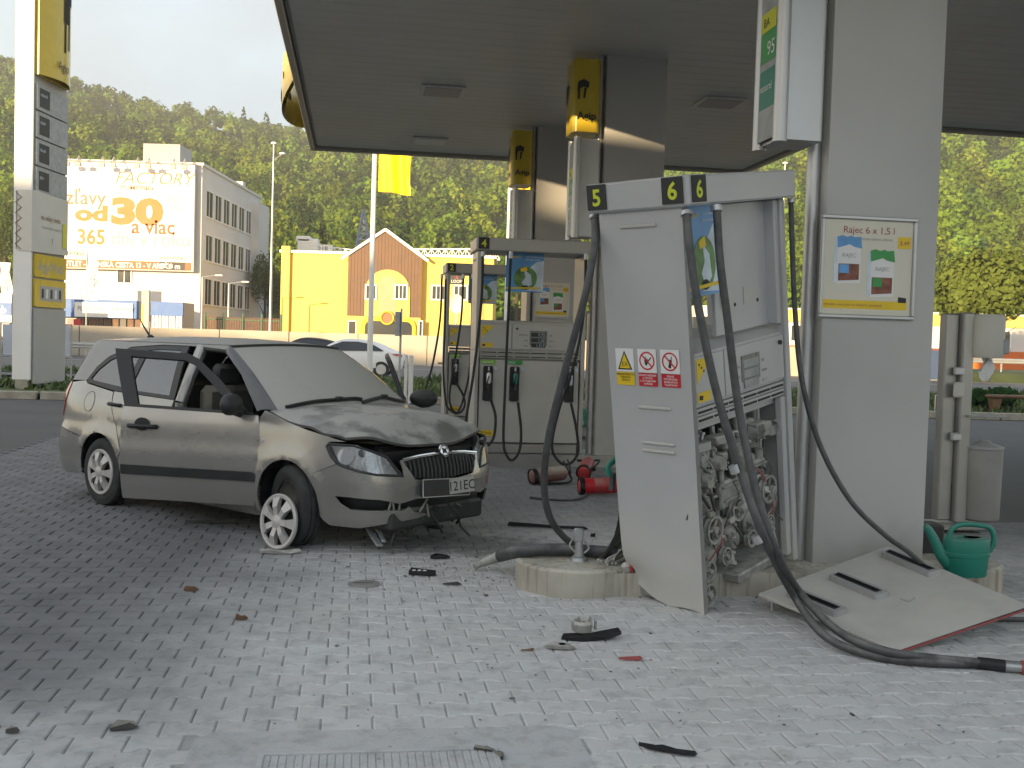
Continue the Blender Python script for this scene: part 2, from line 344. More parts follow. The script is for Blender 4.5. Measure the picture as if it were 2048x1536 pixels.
    bp = n.new('ShaderNodeBump'); bp.inputs['Strength'].default_value = bump; bp.inputs['Distance'].default_value = .006; L.new(noise(bscale, 4), bp.inputs['Height']); L.new(bp.outputs[0], b.inputs['Normal'])
    return m
M['paver'] = powder_light_mat('paver', (.125, .125, .13), (.60, .607, .605), tonevar=.10)
M['joint'] = powder_light_mat('joint', (.035, .035, .035), (.50, .507, .505), bump=.5)
M['patch'] = powder_light_mat('patch', (.13, .13, .13), (.52, .53, .54), bump=.6, bscale=45)

# ------------------------------------------------------------------ ground sheets
def sheet(name, poly, z, mat, parent=None, kind='structure'):
    mb = MB(); mb.add([(x, y, z) for x, y in poly], [tuple(range(len(poly)))]); o = mb.build(name, mat, parent)
    if kind: o['kind'] = kind
    return o
def ccw(p):
    A = sum(p[i][0]*p[(i+1) % len(p)][1]-p[(i+1) % len(p)][0]*p[i][1] for i in range(len(p))); return p if A > 0 else p[::-1]
sheet('terrain', [(-1500, -1500), (1500, -1500), (1500, 1500), (-1500, 1500)], -.06, M['soil'])
sheet('asphalt_apron', [(-40, -60), (40, -60), (40, 26.4), (-40, 24.0)], -.035, M['asphalt'])

S0, S1, T0, T1 = -4.15, 4.6, 2.7, 16.2
pv = thing('paved_forecourt', 'interlocking grey block paving dusted with white extinguisher powder', 'paving'); pv['kind'] = 'structure'; del pv['category']
bed = MB(); bed.add([tuple(st(S0, -8, -.010)), tuple(st(S1, -8, -.010)), tuple(st(S1, T1, -.010)), tuple(st(S0, T1, -.010))], [(0, 1, 2, 3)])
bed.add([tuple(st(S1, -8, -.010)), tuple(st(9, -8, -.010)), tuple(st(9, 8.9, -.010)), tuple(st(S1, 8.9, -.010))], [(0, 1, 2, 3)])
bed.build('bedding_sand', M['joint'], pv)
OUT = [(-.0975, -.0785), (-.066, -.0785), (-.038, -.0565), (.038, -.0565), (.066, -.0785), (.0975, -.0785), (.0975, .0785), (.066, .0785), (.038, .0565), (-.038, .0565), (-.066, .0785), (-.0975, .0785)]
def paver_geo():
    k = len(OUT); a = [(x*.93, y*.90, 0) for x, y in OUT]; b = [(x, y, -.005) for x, y in OUT]; c = [(x, y, -.03) for x, y in OUT]
    F = [tuple(range(k))]
    for o in (0, k):
        F += [(o+i, o+k+i, o+k+(i+1) % k, o+(i+1) % k) for i in range(k)]
    return a+b+c, F
PV, PF = paver_geo()
def in_patch(s, t): return -.58 < s < .90 and t < 4.06
cells = []
j = 0; t = T0
while t < T1:
    s = S0 + (.05 if j % 2 else .15)
    while s < 9:
        if (s < S1 or t < 8.8) and not in_patch(s, t):
            cells.append((s, t))
        s += .2
    t += .14; j += 1
def px_of(p):
    d = p - Vector((0, 0, CAM_H)); w = d.dot(AX[2]); return 1024+CAM_F*d.dot(AX[0])/w, 768-CAM_F*d.dot(AX[1])/w
near, far = [], []
for s, t in cells:
    p = st(s, t); x, y = px_of(p)
    if 0 < x < 2048 and y < 1546: near.append((p.y, s, t))
    else: far.append((s, t))
near.sort(); far += [(s, t) for _, s, t in near[300:]]
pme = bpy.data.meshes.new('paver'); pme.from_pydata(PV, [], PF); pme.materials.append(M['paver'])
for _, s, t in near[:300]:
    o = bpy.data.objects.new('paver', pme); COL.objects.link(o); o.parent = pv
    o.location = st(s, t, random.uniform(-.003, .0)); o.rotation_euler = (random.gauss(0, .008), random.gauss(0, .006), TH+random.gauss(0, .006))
fa = np.array(far); P0 = np.array(PV); n = len(P0); ct, sn = math.cos(TH), math.sin(TH)
jit = rng.normal(0, .006, len(fa)); c_, s_ = np.cos(TH+jit)[:, None], np.sin(TH+jit)[:, None]
X = fa[:, 0:1]*E1.x+fa[:, 1:2]*E2.x + P0[None, :, 0]*c_-P0[None, :, 1]*s_; Y = fa[:, 0:1]*E1.y+fa[:, 1:2]*E2.y + P0[None, :, 0]*s_+P0[None, :, 1]*c_
Z = P0[None, :, 2] + rng.uniform(-.003, 0, (len(fa), 1)) + P0[None, :, 0]*rng.normal(0, .007, (len(fa), 1)) + P0[None, :, 1]*rng.normal(0, .008, (len(fa), 1))
V = np.stack([X, Y, Z], -1).reshape(-1, 3)
FF = [tuple(i*n+k for k in f) for i in range(len(fa)) for f in PF]
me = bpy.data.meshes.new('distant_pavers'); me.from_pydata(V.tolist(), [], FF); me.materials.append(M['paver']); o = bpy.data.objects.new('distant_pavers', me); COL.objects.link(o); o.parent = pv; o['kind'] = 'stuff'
# concrete patch with a drain grate in the foreground
mb = MB(); mb.add([tuple(st(s, t, z)) for z in (-.03, .002) for s, t in ((-.56, 2.6), (.885, 2.6), (.885, 3.97), (.80, 4.02), (-.50, 4.04), (-.56, 3.97))], [(6, 7, 8, 9, 10, 11)]+[(i, (i+1) % 6, 6+(i+1) % 6, 6+i) for i in range(6)])
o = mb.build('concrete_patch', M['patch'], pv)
dg = thing('drain_grate', 'dusted rectangular drain grate set in the concrete patch at bottom', 'grate', st(.12, 3.60, .004), TH)
mb = MB()
for yy in (-.2, .2): mb.box((0, yy, .003), (.86, .02, .01), b=.002)
for xx in (-.42, .42): mb.box((xx, 0, .003), (.02, .38, .01), b=.002)
mb.build('frame', M['patch'], dg)
bar = MB(); bar.box((0, 0, -.001), (.0245, .375, .005), b=.002); b0 = bar.build('bar', M['patch'], dg); b0.location.x = -.40
for i in range(1, 29):
    b1 = b0.copy(); COL.objects.link(b1); b1.parent = dg; b1.location.x = -.40+i*.0286
g0 = gnd(728, 1168)
mh = thing('manhole_cover', 'small round iron cover half buried in powder between car and island', 'cover', (g0.x, g0.y, .001))
mb = MB(); mb.lathe([(.0, .006), (.085, .006), (.09, .002), (.1, .002), (.105, -.01)], 28); mb.build('lid', pm('iron_lid', (.2, .2, .2), .7, .3, .2, 12, dust=.8), mh, 40)
mb = MB(); mb.box((0, 0, .007), (.12, .012, .006), b=.002); mb.build('handle', M['mech_dark'], mh)

# ------------------------------------------------------------------ verges, kerbs and the road
def band(name, ya, yb, mat, z, xl=-70, xr=110, kind='structure', sl=.0):
    return sheet(name, [(xl, ya+sl*xl), (xr, ya+sl*xr), (xr, yb+sl*xr), (xl, yb+sl*xl)], z, mat, None, kind)
SLR = .03
band('grass_verge', 25.6, 34.0, M['grass_soil'], .06, sl=SLR, xl=-9.5)
band('footpath', 34.0, 36.2, M['road'], .0, sl=SLR)
band('grass_strip', 36.2, 39.6, M['grass_soil'], .02, sl=SLR)
band('road', 39.6, 61.0, M['road'], .0, sl=SLR)
def kerb(name, label, pts, w=.14, h=.14, group='kerbs of the verge'):
    k = thing(name, label, 'kerb', group=group); mb = MB(); mb.box((0, 0, h/2-.02), (.96, w, h+.04), b=.015); first = None
    for (x0, y0), (x1, y1) in zip(pts, pts[1:]):
        L = math.hypot(x1-x0, y1-y0); nn = max(1, round(L)); a = math.atan2(y1-y0, x1-x0)
        for i in range(nn):
            f = (i+.5)/nn
            if first is None: c = first = mb.build('kerb_stone', M['concrete'], k)
            else: c = first.copy(); COL.objects.link(c); c.parent = k
            c.location = (x0+(x1-x0)*f, y0+(y1-y0)*f, 0); c.rotation_euler.z = a
    return k
kerb('kerb', 'long low concrete kerb along the grass verge behind the pumps', [(-7, 25.2), (26, 26.2)])
kl = gnd(-60, 795); kr = gnd(150, 797)
sheet('pylon_island', ccw([(kl.x-8, kl.y-.9), (kr.x+.3, kr.y+.1), (kr.x+1.5, kr.y+1.2), (kr.x+1.6, 30), (kl.x-8, 30)]), .09, M['grass_soil'])
kerb('kerb', 'concrete kerb in front of the tall price pylon at left', [(kl.x-8, kl.y-.98), (kr.x+.3, kr.y+.02), (kr.x+1.5, kr.y+1.15), (kr.x+1.6, 29)])
mk = MB()
for yy, wd in ((53.2, .15), (40.3, .14), (60.4, .14)):
    mk.add([(-70, yy-70*SLR, .006), (110, yy+110*SLR, .006), (110, yy+wd+110*SLR, .006), (-70, yy+wd-70*SLR, .006)], [(0, 1, 2, 3)])
mk.build('road_marking', M['white'], bpy.data.objects['road'])

# grass blades on the verges
def blades(name, areas, cnt, h, mat, label):
    V = []; F = []
    for (x0, x1, y0, y1, z) in areas:
        k = int(cnt*(x1-x0)*(y1-y0))
        x = rng.uniform(x0, x1, k); y = rng.uniform(y0, y1, k)+SLR*x; a = rng.uniform(0, math.pi, k); hh = h*rng.uniform(.4, 1.3, k); w = .05+.05*rng.random(k)
        b = len(V); q = np.stack([np.stack([x-np.cos(a)*w, y-np.sin(a)*w, np.full(k, z)], -1), np.stack([x+np.cos(a)*w, y+np.sin(a)*w, np.full(k, z)], -1), np.stack([x+rng.normal(0, .08, k), y+rng.normal(0, .08, k), z+hh], -1)], 1).reshape(-1, 3)
        V += q.tolist(); F += [(b+3*i, b+3*i+1, b+3*i+2) for i in range(k)]
    me = bpy.data.meshes.new(name); me.from_pydata(V, [], F); me.materials.append(mat); o = bpy.data.objects.new(name, me); COL.objects.link(o); return tag(o, label, 'grass', kind='stuff')
blades('grass', [(-9, 26, 25.8, 34, .06), (-24, 30, 36.3, 39.4, .02), (-22, -9.6, 24.5, 30, .09)], 26, .16, M['grass_blade'], 'short green grass on the roadside verges')
blades('tall_grass', [(-3, 3, 36.6, 38, .02), (16, 30, 36.6, 39, .02)], 60, .30, M['grass_blade'], 'taller rough grass along the road edge')

# ------------------------------------------------------------------ concrete islands
def island(name, label, s0, s1, t0, t1, r, mat, h=.14, drums=True):
    k = thing(name, label, 'island', group='pump islands', M=MST.copy()); mb = MB()
    mb.prism(rrect(s0+r*.9, t0+.05, s1-r*.9, t1-.03, .03), -.02, h, mi=0); mb.build('slab', mat, k)
    if drums:
        tm = (t0+t1)/2
        for sx in (s0+r, s1-r):
            d = MB(); Mx = Matrix.Translation((sx, tm, 0)); d.lathe([(r, -.02), (r, h+.01), (r-.02, h+.025), (0, h+.025)], 40, Mx); d.build('rounded_end', mat, k, 35)
    return k
M['island'] = pm('island', (.40, .37, .31), .85, 0, .18, 3, bump=.2, bscale=50, dust=.9, dcol=(.60, .58, .49), dscale=3, side=.25)
_n = M['island'].node_tree.nodes; _L = M['island'].node_tree.links; _b = _n['Principled BSDF']; _src = _b.inputs['Base Color'].links[0].from_socket
_g = _n.new('ShaderNodeNewGeometry'); _mp = _n.new('ShaderNodeMapping'); _mp.inputs['Scale'].default_value = (26, 26, 1.6); _L.new(_g.outputs['Position'], _mp.inputs['Vector']); _z = _n.new('ShaderNodeTexNoise'); _z.inputs['Scale'].default_value = 1; _z.inputs['Detail'].default_value = 3; _L.new(_mp.outputs[0], _z.inputs['Vector'])
_r = _n.new('ShaderNodeMapRange'); _r.inputs['From Min'].default_value = .54; _r.inputs['From Max'].default_value = .66; _r.inputs['To Max'].default_value = .6; _L.new(_z.outputs['Fac'], _r.inputs['Value']); _m = _n.new('ShaderNodeMix'); _m.data_type = 'RGBA'; _m.inputs['B'].default_value = (.20, .145, .08, 1); _L.new(_r.outputs[0], _m.inputs['Factor']); _L.new(_src, _m.inputs['A']); _L.new(_m.outputs['Result'], _b.inputs['Base Color'])   # runs of dirty water down the concrete
island('pump_island', 'powder-caked concrete island under the knocked-over pump, with rounded ends', 1.02, 4.25, 6.05, 6.78, .365, M['island'])
island('pump_island', 'steel-skirted island carrying pump four', .95, 4.2, 12.62, 13.42, .36, M['steel_skirt'])
island('pump_island', 'steel-skirted island carrying pump two at the back', .95, 4.2, 17.05, 17.85, .36, M['steel_skirt'])

# ------------------------------------------------------------------ canopy
ZC = 5.08
cn = thing('canopy', 'large flat grey forecourt canopy with boarded underside', 'canopy', M=MST.copy())
mb = MB(); mb.prism([(-.85, 2.6), (14, 2.6), (14, 15.5), (7.55, 15.5), (7.55, 20.3), (-.85, 20.3)], ZC+.03, ZC+.78); mb.build('deck', M['column'], cn)
M['soffit'] = pm('soffit', (.66, .655, .62), .5, .2, .08, .7)
pan = MB(); pan.box((0, 0, 0), (8.30, .29, .03), b=.006); p0 = None
pan2 = MB(); pan2.box((0, 0, 0), (14.75, .29, .03), b=.006); p2 = None
t = 2.76
while t < 20.2:
    wide = t < 15.4
    if wide:
        if p2 is None: q = p2 = pan2.build('ceiling_panel', M['soffit'], cn)
        else: q = p2.copy(); COL.objects.link(q); q.parent = cn
        q.location = (6.575, t, ZC+.012)
    else:
        if p0 is None: q = p0 = pan.build('ceiling_panel', M['soffit'], cn)
        else: q = p0.copy(); COL.objects.link(q); q.parent = cn
        q.location = (3.35, t, ZC+.012)
    t += .297
M['fascia'] = pm('fascia', (.50, .47, .41), .45, .2, .06, 2)
for a, b in (((-.90, 2.55), (-.90, 20.35)), ((-.85, 20.35), (7.6, 20.35)), ((7.6, 20.3), (7.6, 15.55)), ((7.62, 15.55), (14, 15.55)), ((-.85, 2.55), (14, 2.55))):
    mb = MB(); c = ((a[0]+b[0])/2, (a[1]+b[1])/2); d = (abs(a[0]-b[0])+.06, abs(a[1]-b[1])+.06)
    mb.box((c[0], c[1], ZC+.40), (d[0], d[1], .80), b=.01); mb.build('fascia', M['fascia'], cn)
    mb = MB(); mb.box((c[0], c[1], ZC-.03), (d[0]+.03, d[1]+.03, .05), b=.01); mb.build('drip_edge', M['fascia'], cn)
for k, (px, py) in enumerate(((885, 182), (860, 282), (1440, 205))):
    p = gnd(px, py, ZC-.02); s, t = inv_st(p)
    L = thing('ceiling_light', ('dim recessed ceiling light over the car lane', 'pale flush ceiling light near the far canopy edge', 'dim recessed ceiling light right of the yellow column sign')[k], 'ceiling light', st(s, t, ZC-.02), TH, 'canopy ceiling lights')
    mb = MB(); mb.box((0, 0, -.005), (.62, .62, .03), b=.01); mb.build('frame', M['soffit'], L)
    mb = MB(); mb.box((0, 0, -.022), (.52, .52, .012), b=.004); mb.build('lens', M['column'] if k != 1 else M['white'], L)

# ------------------------------------------------------------------ columns with their side signs
def silver_sign(root, s, t, z0, z1):
    mb = MB(); w, d = .30, .34
    for sy in (-1, 1): mb.cyl((s-w, t+sy*d/2, z0), (s-w, t+sy*d/2, z1), .045, n=14, M=MST)
    mb.prism(rrect(s-w, t-d/2, s-.01, t+d/2, .03), z0+.02, z1-.02, MST); b = mb.build('light_box', M['alu'], root, 40)
    f = face_M(st(s-w-.022, t+d/2-.03, z0), -E2, UP)
    mb = MB(); H = z1-z0; W = d-.06
    mb.prism([(0, .04), (W, .04), (W, H-.04), (0, H-.04)], 0, .006, f, 0)
    mb.prism([(.02, H*.44), (W-.02, H*.44), (W-.02, H*.64), (.02, H*.64)], .006, .008, f, 1)
    mb.prism([(.02, H*.60), (W-.02, H*.60), (W-.02, H*.70), (.02, H*.70)], .008, .010, f, 2)
    mb.prism([(.02, H*.20), (W-.02, H*.20), (W-.02, H*.40), (.02, H*.40)], .006, .008, f, 3)
    mb.text('95', .13, f @ Matrix.Translation((W*.45, H*.47, .011)), 4); mb.text('natural', .07, f @ Matrix.Translation((.03, H*.29, .011)), 4); mb.text('BA', .08, f @ Matrix.Translation((.06, H*.625, .012)), 5)
    mb.build('sign_face', [M['print_grey'], M['green'], M['olive_yellow'], M['teal'], M['white'], M['ink']], root)
def yellow_sign(root, s, t, z0, z1):
    mb = MB(); mb.prism(rrect(s-.38, t-.24, s-.04, t+.24, .07), z0, z1, MST); mb.build('yellow_light_box', M['sign_yellow'], root, 40)
    for sgn, f in ((1, face_M(st(s-.36, t-.245, z0), E1, UP)), (2, face_M(st(s-.385, t+.2, z0), -E2, UP))):
        mb = MB(); H = z1-z0
        # black animal emblem and lettering, partly in view
        mb.prism([(.02, H*.55), (.10, H*.62), (.16, H*.60), (.17, H*.68), (.10, H*.72), (.03, H*.68)], 0, .005, f); mb.prism([(.03, H*.44), (.055, H*.44), (.06, H*.58), (.03, H*.58)], 0, .005, f); mb.prism([(.10, H*.46), (.12, H*.46), (.14, H*.6), (.11, H*.6)], 0, .005, f)
        mb.text('Agip', .13, f @ Matrix.Translation((.03, H*.17, .005)), bold=.02); mb.build('emblem', M['ink'], root)
def column(s, t, label, yellow):
    k = thing('canopy_column', label, 'column', st(s+.38, t+.13, 0), TH, 'canopy columns'); k.matrix_world = Matrix()
    mb = MB(); mb.prism(rrect(s, t, s+.77, t+.26, .012, 2), .12, ZC, MST); mb.build('shaft', M['column_clad'], k, 30)
    mb = MB(); mb.cyl(st(s-.04, t+.13, .14), st(s-.04, t+.13, ZC), .045, n=14); mb.build('downpipe', M['alu'], k, 40)
    silver_sign(k, s-.05, t+.13, 2.82, 4.05)
    yellow_sign(k, s-.05, t+.13, 4.10, 4.98)
    return k
column(2.95, 6.38, 'near grey steel-clad canopy column bearing the framed water poster', False)
column(2.97, 12.75, 'grey canopy column behind the knocked-over pump, with yellow box sign', True)
column(2.88, 17.2, 'farthest grey canopy column, with small yellow box sign', True)

def water_poster(s, t, zc, label, w=.62, h=.66, tilt=0):
    k = thing('water_poster', label, 'poster', group='framed water posters'); f = face_M(st(s, t, zc), E1, UP); k.matrix_world = Matrix()
    mb = MB()
    for c, d in (((0, h/2-.012, .012), (w, .024, .024)), ((0, -h/2+.012, .012), (w, .024, .024)), ((w/2-.012, 0, .012), (.024, h-.05, .022)), ((-w/2+.012, 0, .012), (.024, h-.05, .022))): mb.box(c, d, f, b=.005)
    mb.build('frame', M['alu'], k)
    W, H = w-.05, h-.05; mb = MB(); T = lambda x, y, z=.008: f @ Matrix.Translation((x, y, z))
    mb.prism([(-W/2, -H/2), (W/2, -H/2), (W/2, H/2), (-W/2, H/2)], .0, .006, f, 0)
    mb.text('Rajec 6 x 1,5 l', .062, T(0, H*.36), 1, 'CENTER'); mb.text('nesytená, jemne sýtená, sýtená', .026, T(0, H*.29), 2, 'CENTER')
    mb.prism([(-W/2, -H*.44), (W*.46, -H*.44), (W*.46, -H*.35), (-W/2, -H*.35)], .006, .0075, f, 3); mb.text('výhodná cena platí na všetkých staniciach', .024, T(-W*.48, -H*.41, .0085), 1)
    for cx, cy, mt in ((-.13, .05, 4), (.10, -.03, 5)):
        mb.prism([(cx-.10, cy-.15), (cx-.075, cy-.155), (cx-.075, cy+.14), (cx-.10, cy+.13)], .006, .007, f, 9); mb.prism([(cx-.08, cy-.16), (cx+.08, cy-.15), (cx+.08, cy+.13), (cx-.08, cy+.13)], .007, .008, f, 8)
        mb.prism([(cx-.08, cy+.07), (cx-.03, cy+.085), (cx, cy+.095), (cx+.03, cy+.08), (cx+.085, cy+.07), (cx+.075, cy+.145), (cx+.03, cy+.14), (cx+.01, cy+.15), (cx-.02, cy+.14), (cx-.05, cy+.15), (cx-.085, cy+.14)], .008, .0095, f, mt)
        mb.prism([(cx-.07, cy-.14), (cx+.07, cy-.13), (cx+.07, cy-.03), (cx-.07, cy-.03)], .008, .0095, f, 6); mb.prism([(cx-.065, cy-.09), (cx-.0, cy-.09), (cx-.0, cy-.035), (cx-.065, cy-.035)], .0095, .0105, f, mt)
        mb.text('RAJEC', .036, T(cx, cy+.012, .0102), 2, 'CENTER')
    mb.prism([(W*.33, .13), (W*.48, .13), (W*.48, .205), (W*.33, .205)], .006, .008, f, 3); mb.text('3,49', .04, T(W*.405, .152, .009), 1, 'CENTER')
    mb.prism([(W*.36, -H*.36), (W*.45, -H*.36), (W*.45, -H*.31), (W*.36, -H*.30)], .0076, .009, f, 7)
    mb.build('print', [M['cream'], M['maroon'], M['print_grey'], M['yellow'], M['print_blue'], M['green'], M['print_brown'], M['ink'], M['white'], M['print_pale']], k)
p = at(1760, 532, 6.62); s, t = inv_st(p)
water_poster(s, 6.376, p.z, 'large framed bottled-water poster on the near grey column', .655, .655)
p = at(1109, 598, 17.2); s, t = inv_st(p)
water_poster(3.2, 17.196, p.z, 'small framed bottled-water poster seen through pump four', .60, .62)
# curved yellow brand shield fixed to the left canopy edge
a = gnd(604, 242, ZC); sh = thing('brand_shield', 'curved yellow oval sign with black emblem on the canopy edge', 'sign', M=Matrix())
ta = inv_st(gnd(578, 125, ZC+.45))[1]; tb = inv_st(gnd(606, 238, ZC+.45))[1]; tt = (ta+tb)/2; th = (tb-ta)/2; P = []
for i in range(13):
    u = -1+2*i/12; row = []
    for j in range(13):
        v = -1+2*j/12; row.append(st(-.96-.34*(1-u*u), tt+u*th, ZC+.50+v*.40*math.sqrt(max(.02, 1-u*u*.75))))
    P.append([tuple(q) for q in row])
mb = MB(); mb.grid(P); mb.grid([[(x+.06, y, z) for x, y, z in r] for r in P], flip=True); mb.build('shell', M['sign_yellow'], sh, 60)
mb = MB()
for u0, u1, v0, v1 in ((.45, .75, -.75, -.35), (.2, .4, -.7, -.2), (-.2, .0, -.6, -.1), (-.5, .6, -.1, .2)):
    q = []
    for u, v in ((u0, v0), (u1, v0), (u1, v1), (u0, v1)): q.append(tuple(st(-.975-.34*(1-u*u), tt+u*th, ZC+.50+v*.40*math.sqrt(max(.02, 1-u*u*.75)))))
    mb.add(q, [(0, 1, 2, 3), (3, 2, 1, 0)])
mb.build('emblem', M['ink'], sh)
# ------------------------------------------------------------------ the crashed estate car (local: x forward from the front axle, y left, z up)
def crv(pts, n=40):
    P = np.array(pts, float); P = np.vstack([2*P[0]-P[1], P, 2*P[-1]-P[-2]]); o = []
    for i in range(1, len(P)-2):
        t = np.linspace(0, 1, n, endpoint=False)[:, None]; a, b, c, d = P[i-1:i+3]
        o.append(.5*((2*b)+(-a+c)*t+(2*a-5*b+4*c-d)*t**2+(-a+3*b-3*c+d)*t**3))
    return np.vstack(o+[P[-2:-1]])
PLAN = [(.84, 0), (.83, .25), (.785, .48), (.68, .665), (.50, .765), (.30, .80), (0, .815), (-.5, .82), (-1.2, .82), (-2.0, .82), (-2.5, .812), (-2.9, .79), (-3.25, .74), (-3.39, .65), (-3.45, .45), (-3.47, 0)]
_c = crv(PLAN); _s = np.r_[0, np.cumsum(np.linalg.norm(np.diff(_c, axis=0), axis=1))]
_U = _s[np.argmin(np.abs(_c[:, 0])+np.abs(_c[:, 1]-.815))]-_s
_t = np.gradient(_c, axis=0); _t /= np.linalg.norm(_t, axis=1)[:, None]; _n = np.c_[-_t[:, 1], _t[:, 0]]; _n *= np.sign((_n*(_c-np.array([-1.3, 0]))).sum(1))[:, None]
UF, UR = _U[0], _U[-1]; _o = np.argsort(_U)
IS = ([.15, .18, .25, .35, .5, .62, .75, .85, .93, 1.0, 1.1, 1.2, 1.3, 1.38, 1.42, 1.46, 1.5], [.10, .075, .035, .015, 0, 0, .012, .022, .042, .072, .11, .15, .193, .233, .262, .32, .45])
IFR = ([.15, .22, .30, .40, .50, .56, .62, .70, .78, .84, .90, 1.5], [.10, .04, .015, 0, 0, .01, .03, .05, .075, .13, .25, .6])
IRR = ([.15, .2, .3, .5, .6, .7, .95, 1.0, 1.1, 1.2, 1.3, 1.4, 1.5], [.08, .05, 0, 0, .02, .06, .07, .10, .16, .22, .28, .36, .5])
def sst(a, b, x): t = np.clip((x-a)/(b-a), 0, 1); return t*t*(3-2*t)
def surf(U, z, side=-1, off=0.0):
    U, z = np.broadcast_arrays(np.asarray(U, float), np.asarray(z, float))
    x, y, nx, ny = (np.interp(U, _U[_o], q[_o]) for q in (_c[:, 0], _c[:, 1], _n[:, 0], _n[:, 1]))
    wf = sst(.5, 1.0, U); wr = sst(2.9, 3.6, -U)
    ins = np.interp(z, *IS)*(1-wf)*(1-wr)+np.interp(z, *IFR)*wf+np.interp(z, *IRR)*wr-off
    for cx in (.02, -2.465):
        r = np.hypot(U-cx, z-.30); ins = ins-.016*np.exp(-((r-.355)/.045)**2)*(z < .75)
    ins = ins+.007*np.exp(-((z-.70)/.02)**2)*(U < -.3)*(1-wr)          # faint swage line along the side
    return np.stack([x-nx*ins, side*(y-ny*ins), z+0*x], -1)
def pip(p, poly):
    x, y = p; c = False; n = len(poly)
    for i in range(n):
        x1, y1 = poly[i]; x2, y2 = poly[i-1]
        if (y1 > y) != (y2 > y) and x < (x2-x1)*(y-y1)/(y2-y1)+x1: c = not c
    return c
def dens(poly, d):
    o = []
    for i in range(len(poly)):
        a, b = poly[i], poly[(i+1) % len(poly)]; k = max(1, math.ceil(math.hypot(b[0]-a[0], b[1]-a[1])/d))
        o += [(a[0]+(b[0]-a[0])*j/k, a[1]+(b[1]-a[1])*j/k) for j in range(k)]
    return o
def patch_tris(poly, holes=(), d=.035, res=.05):
    out = dens(poly, d); hs = [dens(h, d) for h in holes]; pts = [Vector(p) for p in out]; edges = [(i, (i+1) % len(out)) for i in range(len(out))]
    for h in hs:
        b = len(pts); pts += [Vector(p) for p in h]; edges += [(b+i, b+(i+1) % len(h)) for i in range(len(h))]
    xs = [p[0] for p in out]; zs = [p[1] for p in out]; bp = np.array([tuple(p) for p in pts])
    x = min(xs)+res*.5; row = 0
    while x < max(xs):
        z = min(zs)+res*(.3 if row % 2 else .7)
        while z < max(zs):
            if np.min((bp[:, 0]-x)**2+(bp[:, 1]-z)**2) > (res*.45)**2 and pip((x, z), out) and not any(pip((x, z), h) for h in hs): pts.append(Vector((x, z)))
            z += res
        x += res; row += 1
    v, _, f, _, _, _ = delaunay_2d_cdt(pts, edges, [], 0, 1e-6)
    F = []
    for t in f:
        c = ((v[t[0]][0]+v[t[1]][0]+v[t[2]][0])/3, (v[t[0]][1]+v[t[1]][1]+v[t[2]][1])/3)
        if pip(c, out) and not any(pip(c, h) for h in hs): F.append(tuple(t))
    return np.array([tuple(p) for p in v]), F
def panel_geo(poly, side=-1, holes=(), thick=.016, off=0.0, d=.035, res=.05, fn=None):
    uv, F = patch_tris(poly, holes, d, res); fn = fn or (lambda U, z: surf(U, z, side, off))
    P = fn(uv[:, 0], uv[:, 1]); e = 1e-3
    n = np.cross(fn(uv[:, 0]+e, uv[:, 1])-P, fn(uv[:, 0], uv[:, 1]+e)-P); n /= np.linalg.norm(n, axis=1)[:, None]+1e-12
    mid = np.array([-1.3, 0, .7]); sg = np.sign(((P-mid)*n).sum(1).mean()); n *= sg
    G = []
    for t in F:
        q = np.cross(P[t[1]]-P[t[0]], P[t[2]]-P[t[0]]); G.append(t if q @ n[t[0]] > 0 else t[::-1])
    k = len(P); V = np.vstack([P, P-n*thick]); out = list(G)+[tuple(k+i for i in reversed(t)) for t in G]
    ec = {}
    for t in G:
        for i in range(3):
            a, b = t[i], t[(i+1) % 3]; ec[(a, b)] = 1
    for a, b in ec:
        if (b, a) not in ec: out.append((b, a, k+a, k+b))
    return V, out
def panel(name, poly, mat, parent, side=-1, smooth=40, shift=None, **kw):
    V, F = panel_geo(poly, side, **kw); mb = MB()
    if shift is not None: V = V-np.array(shift)
    mb.add(V.tolist(), F); return mb.build(name, mat, parent, smooth)
def arc(cx, cz, r, a0, a1, n=14): return [(cx+r*math.cos(R(a0+(a1-a0)*i/n)), cz+r*math.sin(R(a0+(a1-a0)*i/n))) for i in range(n+1)]

M['paint'] = pm('paint', (.37, .355, .33), .26, .6, .06, 1.5, dust=.5, dcol=(.40, .385, .34), coat=1.0, dscale=2.2, side=.0)
M['paint_hood'] = pm('paint_hood', (.23, .225, .217), .30, .5, .12, 2.5, dust=1.3, dcol=(.50, .49, .46), coat=.4, dscale=3.4, side=.1)
M['paint_roof'] = pm('paint_roof', (.28, .275, .265), .35, .4, .05, 1.5, dust=1.2, dcol=(.40, .395, .37), coat=.3, dscale=1.2)
M['dust_glass'] = pm('dust_glass', (.10, .10, .10), .25, 0, .1, 2, bump=.06, bscale=40, dust=3.8, dcol=(.51, .50, .46), dscale=3.2)
M['trim'] = pm('trim', (.02, .02, .021), .5, 0, .2, 8, dust=.35, dcol=(.2, .2, .19))
M['seat'] = pm('seat', (.05, .05, .05), .9, 0, .2, 10, dust=.7, dcol=(.33, .30, .23), side=.45)
M['interior'] = pm('interior', (.03, .03, .031), .8, 0, .2, 10, dust=.4)
M['hubcap'] = pm('hubcap', (.55, .53, .51), .35, .35, .08, 8, dust=.35, dcol=(.5, .48, .44))
M['lens_clear'] = glass_mat('lens_clear', (1, 1, 1), .06, .95)
M['car_glass'] = glass_mat('car_glass', (.8, .88, .86), .16, .55)
M['reflector'] = pm('reflector', (.78, .78, .79), .28, .35, .05, 10)
M['red_lens'] = pm('red_lens', (.45, .01, .015), .12, 0, .1, 5, coat=.5)
M['plate'] = pm('plate', (.55, .54, .51), .5, 0, .06, 8, dust=.4)

